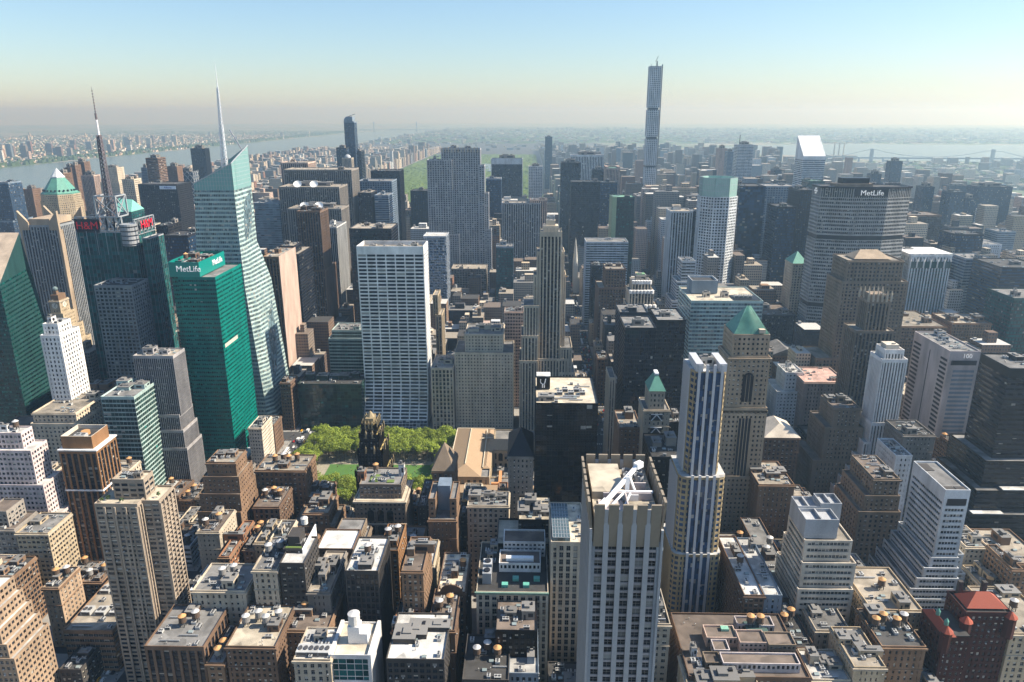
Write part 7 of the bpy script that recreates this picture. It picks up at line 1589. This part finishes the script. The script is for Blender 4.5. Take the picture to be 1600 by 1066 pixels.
for n,(d,x0,x1,y0,y1,h,pal,rv) in enumerate(FILL):
    r=random.Random(n*7+1)
    if n<NIND or (n in KEEP):
        zn=[z for z in ZN if z[0]<=(x0+x1)/2<z[1]][0][2]; nt2=r.choice((1,2,2,0,0)) if h<75 else 0
        key=(pal,zn); cnt[key]=cnt.get(key,0)+1
        lab=f"{CN[pal]} block, {ORD[cnt[key]-1]} of its colour {zn}"
        root=empty('city_building',((x0+x1)/2,(y0+y1)/2,0),lab,'building','ordinary blocks filling the lots between the towers')
        st=STN.get(pal,r.choice(['punch','punchb','punchd','punch2','punchs'])); st=st+'_%d'%r.randrange(6) if st.startswith('punch') else st; K=Kit(root,pal,'dark',r.choices(['dark','grey','white','tan','brown'],[34,25,9,15,17])[0],pal,st); pans=[]
        near=d<620
        K.tier((x0,x1,y0,y1,0,h),panes=pans if near else None,paneinfo=('dark',r.choice(['light','dark'])) if near else None)
        if x1-x0>16 and r.random()<.45: K.tier((x0+2,x1-2-r.uniform(0,4),y0+4,y1-2,h-1.05,h+r.choice([3.6,7.2,10.8])))
        K.done(); belts(root,(x0,x1,y0,y1,0,h),pal,st)
        if pans: add_panes(root,pans,60)
        zt=h-1.1; clutter(root,x0,x1,y0,y1,zt,pal if pal not in('dark','blueg') else 'greystone',r,5,nt2,r.choice((1,2)),r.choice((1,2,3)))
    else:
        c=col_(pal,r); u=(3.0,3.6)
        if pal in('dark','blueg') : u=(2,3.8)
        far.box(x0,x1,y0,y1,0,h,0,top=False,col=c,uvs=u); rc=ROOF[['dark','grey','white','tan','brown'][int(rv*5)]]
        far.add([[(x0,y0,h),(x1,y0,h),(x1,y1,h),(x0,y1,h)]],0,None,rc)
        if h>30 and r.random()<.6:
            a=r.uniform(.2,.5);b=a+r.uniform(.2,.4); hh=r.uniform(3,12); far.box(x0+(x1-x0)*a,x0+(x1-x0)*b,y0+(y1-y0)*.3,y0+(y1-y0)*.7,h+.02,h+hh,0,col=c,uvs=u)
        if h<60 and r.random()<.5:
            x=r.uniform(x0+3,x1-3);y=(y0+y1)/2+3; far.cyl(x,y,h+2,h+6,2,1.9,8,0); far.cyl(x,y,h+6,h+7.2,2.1,.1,8,0)
        if r.random()<.8: far.box(x0+2,x0+5,y1-5,y1-2,h+.02,h+r.uniform(1.5,4),0,col=(.3,.3,.3))
# beyond: uptown, the Bronx, Queens and New Jersey
rc_=random.Random(5)
def put_far(x,y,w_,d_,h,pal=None):
    pal=pal or rc_.choices(PAL,PW)[0]; c=col_(pal,rc_); x0,x1,y0,y1=x-w_/2,x+w_/2,y-d_/2,y+d_/2
    if h>22 or y<5000: far.box(x0,x1,y0,y1,-1,h,0,top=False,col=c,uvs=(3.2,3.4))
    else: far.box(x0,x1,y0,y1,-1,h,0,top=False,col=c)
    k=rc_.choice([(.06,.06,.06),(.2,.2,.2),(.5,.5,.48),(.3,.25,.2),(.15,.12,.1)]); far.add([[(x0,y0,h),(x1,y0,h),(x1,y1,h),(x0,y1,h)]],0,None,k)
for i,a,xa,xb,ya,yb in blocks():
    if a<59: continue
    if xa>PARKX[0]-20 and xb<PARKX[1]+20: continue
    if xb>1290 or (SY[a]>4300 and xa>900): continue
    xx=xa+4
    parkside=(abs(xb-PARKX[0])<40) or (abs(xa-PARKX[1])<40)
    while xx<xb-8:
        wd=min(rc_.uniform(18,45),xb-4-xx)
        if wd<8: break
        for (p0,p1) in ((ya+4,(ya+yb)/2-2),((ya+yb)/2+2,yb-4)):
            ave=(xx-xa<30) or (xb-xx-wd<30)
            h=rc_.uniform(14,26)
            if ave: h=rc_.choice([rc_.uniform(25,55),rc_.uniform(45,60),rc_.uniform(60,105) if xx>-20 else rc_.uniform(45,70)])
            if parkside and ((xx-xa<30 and xa>-100) or (xb-xx-wd<40 and xb<-800)): h=rc_.uniform(48,72) if rc_.random()<.8 else rc_.uniform(85,115)
            elif xx>150 and a<96 and rc_.random()<.16: h=rc_.uniform(90,160)
            if SY[a]>6100: h=min(h,45)
            if inview(xx,p0,h): put_far(xx+wd/2,(p0+p1)/2,wd-1,p1-p0-1,h)
        xx+=wd
for _ in range(5200):
    y=10500*rc_.random()**.6+6500; x=rc_.uniform(-2000,y*.75)
    if 300<x<1000 and y<9000 and x>500: continue
    if y<8800 and x>1000: continue
    if inview(x,y,10): s=rc_.uniform(1,2.2); put_far(x,y,rc_.uniform(14,40)*s,rc_.uniform(12,30)*s,rc_.choice([8,10,12,16,20,22,45 if rc_.random()<.4 else 18]))
for _ in range(4200):   # Queens
    y=rc_.uniform(400,5200); x=rc_.uniform(2250,5600)-max(0,(y-2500))*.25
    if inview(x,y,10): put_far(x,y,rc_.uniform(14,60),rc_.uniform(12,40),rc_.choice([7,8,9,10,12,14,18,22 if rc_.random()<.6 else 50]))
for _ in range(1800):
    y=rc_.uniform(8700,16000); x=rc_.uniform(2000,12000)
    if inview(x,y,10): put_far(x,y,rc_.uniform(30,120),rc_.uniform(20,60),rc_.choice([9,12,14,20]))
for _ in range(5200):   # New Jersey
    y=rc_.uniform(900,12000); x=-3420-rc_.random()**1.5*4200
    if inview(x,y,40): put_far(x,y,rc_.uniform(12,45),rc_.uniform(12,30),rc_.choice([8,9,10,12,16,70 if rc_.random()<.06 else 14]),rc_.choice(['white','offwhite','cream','pinkstone','tan','stone']))
for _ in range(60):
    y=rc_.uniform(2500,9000); x=-3500-rc_.random()*900
    if inview(x,y,60): put_far(x,y,rc_.uniform(22,50),24,rc_.uniform(50,110))
fo=far.build('distant_city',[farmat('far_facades')]); tag(fo,'mass of small distant city blocks fading into haze up town and across the rivers','city',None,'stuff')
# low wooded ridges and scattered tree cover on the far shores
def woods(name,lab,pts,rad,hh,seed,n,mat):
    m=MB(); rr=random.Random(seed)
    for _ in range(n):
        x,y=pts(rr); q=rr.uniform(.5,1)*rad
        P=[(x+q*math.cos(a*1.047)*rr.uniform(.8,1.2),y+q*math.sin(a*1.047)*rr.uniform(.8,1.2)) for a in range(6)]; P2=[(x+(p[0]-x)*.5,y+(p[1]-y)*.5) for p in P]; m.prism(P,-1,hh*rr.uniform(.6,1.1),0,True,P2)
    o=m.build(name,[mat]); tag(o,lab,'woods',None,'stuff')
PL=leafmat('far_leaves',(.075,.125,.03))
woods('riverbank_woods','strip of dark green woods along the far river bank',lambda r:(-3400-r.random()*160,r.uniform(800,14000)),28,26,1,1100,PL)
woods('shore_woods','scattered green tree cover beyond the east river',lambda r:((lambda y:(r.uniform(2230,5600)-max(0,(y-2500))*.25,y))(r.uniform(400,5200))),34,12,2,3200,PL)
woods('far_woods','scattered tree cover among the far northern streets',lambda r:((lambda y:(r.uniform(-1900,y*.75),y))(r.uniform(8700,19000))),90,14,3,2600,PL)
woods('jersey_woods','scattered trees among pale houses across the wide river',lambda r:(-3420-r.random()**1.5*4500,r.uniform(900,15000)),30,11,4,3600,PL)
woods('island_woods','low green wooded island in the east river',lambda r:(r.uniform(1560,1690),r.uniform(600,3300)),26,12,6,260,PL)
# ridge across the river
def ridge():
    V=[];F=[];n=120
    for i in range(n+1):
        y=-2000+26000*i/n
        for dx,hz in ((-3470,0),(-3580,38),(-4200,48),(-6500,30),(-9000,10)): V.append((dx-(300 if y>12000 else 0),y,(hz+8*mnoise.noise(Vector((dx/500,y/700,0))))*min(1,.5+y/9000) if hz else -1))
    for i in range(n):
        for j in range(4): a=i*5+j; F.append((a+1,a,a+5,a+6))
    me=bpy.data.meshes.new('hills'); me.from_pydata(V,[],F); me.update(); me.materials.append(groundmat()); o=bpy.data.objects.new('hills',me); COL.objects.link(o); o['kind']='structure'
# far bridges
def bridge(lab,a,b,towers,zt):
    root=empty('bridge',(a[0],a[1],0),lab,'bridge'); st=plain('bridge_steel',(.25,.28,.32),.6)
    part('deck',st,root,lambda m:m.beam((*a,36),(*b,36),5))
    def tw(m):
        for t in towers:
            x=a[0]+(b[0]-a[0])*t;y=a[1]+(b[1]-a[1])*t; m.box(x-9,x+9,y-9,y+9,-1,zt,0)
    part('tower',st,root,tw)
    def cb(m):
        pts=[]
        for s in range(25):
            t=s/24; mid=(towers[0]+towers[1])/2; q=abs(t-mid)/(towers[1]-mid); zz=44+(zt-44)*min(1,q*q) if q<=1 else max(38,zt-(q-1)*(zt-36)*1.6); pts.append((a[0]+(b[0]-a[0])*t,a[1]+(b[1]-a[1])*t,zz))
        for p,q in zip(pts,pts[1:]): m.beam(p,q,1.5)
    part('cable',st,root,cb); part('pier',st,root,lambda m:[m.box(a[0]+(b[0]-a[0])*t-5,a[0]+(b[0]-a[0])*t+5,a[1]+(b[1]-a[1])*t-5,a[1]+(b[1]-a[1])*t+5,-1,34,0) for t in [k/14 for k in range(15)]])
bridge('long low suspension bridge crossing the far bay at the right',(1700,5200),(3900,5000),(.25,.6),96)
bridge('faint bridge across the far wide river at left of centre',(-3300,14500),(-1950,14600),(.2,.8),180)
root=empty('power_station',(2250,5600,0),'power station with three thin chimneys beyond the far bay','power station'); part('hall',wallmat('greystone'),root,lambda m:m.box(2150,2350,5600,5680,-1,28,0)); part('chimney',wallmat('stone'),root,lambda m:[m.cyl(2190+k*35,5640,0,120,6,4,8,0) for k in range(3)])
# the tall striped chimney by the river
# ============================================================ traffic
def carmesh(col,kind):
    b=MB(); g=MB(); wv=MB()
    if kind=='car':
        b.box(-.92,.92,-2.3,2.3,.35,.85,0,bottom=True); b.prism([(-.85,-1.2),(.85,-1.2),(.85,1.7),(-.85,1.7)],.85,1.42,0,True,[(-.7,-.6),(.7,-.6),(.7,1.2),(-.7,1.2)]); g.prism([(-.87,-1.1),(.87,-1.1),(.87,1.6),(-.87,1.6)],.9,1.3,0,False,[(-.76,-.72),(.76,-.72),(.76,1.3),(-.76,1.3)])
        W_=[(-.9,-1.5),(.9,-1.5),(-.9,1.5),(.9,1.5)];wr=.34
    elif kind=='bus':
        b.box(-1.28,1.28,-6,6,.4,3.1,0,bottom=True); g.box(-1.31,1.31,-5.6,5.9,1.5,2.5,0); b.box(-.8,.8,-3,-1,3.1,3.35,0); W_=[(-1.2,-3.8),(1.2,-3.8),(-1.2,3.9),(1.2,3.9)];wr=.5
    else:
        b.box(-1.2,1.2,-3.4,1.6,.7,3.2,0,bottom=True); b.box(-1.05,1.05,1.7,3.4,.5,2.2,0,bottom=True); g.box(-1.07,1.07,2.4,3.43,1.3,2.0,0); W_=[(-1.1,-2.2),(1.1,-2.2),(-1.1,2.4),(1.1,2.4)];wr=.45
    for x,y in W_:
        n=10
        for i in range(n):
            a=2*math.pi*i/n;c=2*math.pi*(i+1)/n; wv.add([[(x-.12,y+wr*math.cos(a),wr+wr*math.sin(a)),(x-.12,y+wr*math.cos(c),wr+wr*math.sin(c)),(x+.12,y+wr*math.cos(c),wr+wr*math.sin(c)),(x+.12,y+wr*math.cos(a),wr+wr*math.sin(a))]],0)
            for s in (-.12,.12): wv.add([[(x+s,y,wr),(x+s,y,wr),(x+s,y+wr*math.cos(a),wr+wr*math.sin(a)),(x+s,y+wr*math.cos(c),wr+wr*math.sin(c))]],0)
    return lib(b,[col]),lib(g,[plain('car_glass',(.02,.025,.03),.1,0,.05)]),lib(wv,[plain('tyre',(.02,.02,.02),.8)])
PC={n:plain('paint_'+n,c,.3,0,.03) for n,c in dict(yellow=(.75,.38,.02),white=(.72,.72,.72),black=(.02,.02,.022),silver=(.4,.41,.42),red=(.4,.02,.02),blue=(.04,.08,.25)).items()}
CM={}
def vehicle(kind,colr,x,y,rz,lab,group):
    k=(kind,colr)
    if k not in CM: CM[k]=carmesh(PC[colr],kind)
    nm={'car':'taxi' if colr=='yellow' else 'car','bus':'bus','truck':'truck'}[kind]
    r_=empty(nm,(x,y,-.895),lab,nm,group,rz)
    for n_,me in zip(('body','windows','wheels'),CM[k]):
        o=bpy.data.objects.new(n_,me); COL.objects.link(o); o.parent=r_
rv=random.Random(9); ZL=[(-311,'on the avenue left of the park'),(0,'on the central avenue'),(150,'on the avenue right of the sandstone tower')]
for ax,zl in ZL[:2]:
    for l in (-7.2,-3.6,0,3.6,7.2):
        y=255+rv.uniform(0,20)
        while y<1500:
            if not(ax<0 and abs(l)>7 and rv.random()<.2) and all(abs(y-SY[s])>7 or rv.random()<.3 for s in SY):
                if (ax<0 and y<760 and (y>560 or y<330)) or (ax==0 and (y>640 or y<330)):
                    kd=rv.choices(['car','bus','truck'],[10,1,1.3])[0]; cl={'car':rv.choice(['yellow','yellow','yellow','white','black','silver','silver','black','red']),'bus':'white','truck':rv.choice(['white','white','red'])}[kd]
                    seg='far up the street' if y>1000 else ('beyond the wide crossing' if y>650 else ('near the park corner' if y>500 else 'at the bottom of the picture'))
                    vehicle(kd,cl,ax+l,y,0 if ax<0 else math.pi,f"{cl} {'taxi' if cl=='yellow' else kd} {seg} {zl}",f"{cl} {'buses' if kd=='bus' else kd+'s'} {seg} {zl}")
            y+=rv.uniform(9,26)
for k,(x,y,c) in enumerate(((-355,652,'white'),(-345,648,'yellow'),(-335,630,'silver'),(-270,634,'yellow'),(-235,645,'black'),(-205,634,'white'))): vehicle('car',c,x,y,math.pi/2,f"{c} {'taxi' if c=='yellow' else 'car'} on the wide cross street behind the park trees",f'{c} cars on the cross street')
# parking lot corner, lower left
for k in range(7): vehicle('car',['yellow','silver','white','black','yellow','yellow','white'][k],-336+(k%4)*2.9,300-(k//4)*7,0,f"{['yellow','silver','white','black','yellow','yellow','white'][k]} car parked in the small lot in the lower left corner",'cars parked in the small lot')
# ============================================================ haze
hz=bpy.data.meshes.new('haze'); b=MB(); b.box(-24500,24500,-700,26500,-2.3,470,0,bottom=True)
ho=b.build('haze',[]); hm,t,pb=newmat('haze_air'); t.nodes.remove(pb); pv_=N(t,'ShaderNodeVolumePrincipled'); pv_.inputs['Color'].default_value=(.46,.69,.90,1); pv_.inputs['Absorption Color'].default_value=(1,1,.0,1); pv_.inputs['Density'].default_value=HAZE; pv_.inputs['Anisotropy'].default_value=.45
t.links.new(pv_.outputs[0],t.nodes['Material Output'].inputs['Volume']); ho.data.materials.clear(); ho.data.materials.append(hm); tag(ho,'thin bluish haze over the whole city','haze',None,'stuff')
print('objects',len(bpy.data.objects),'polys',sum(len(m.polygons) for m in bpy.data.meshes))
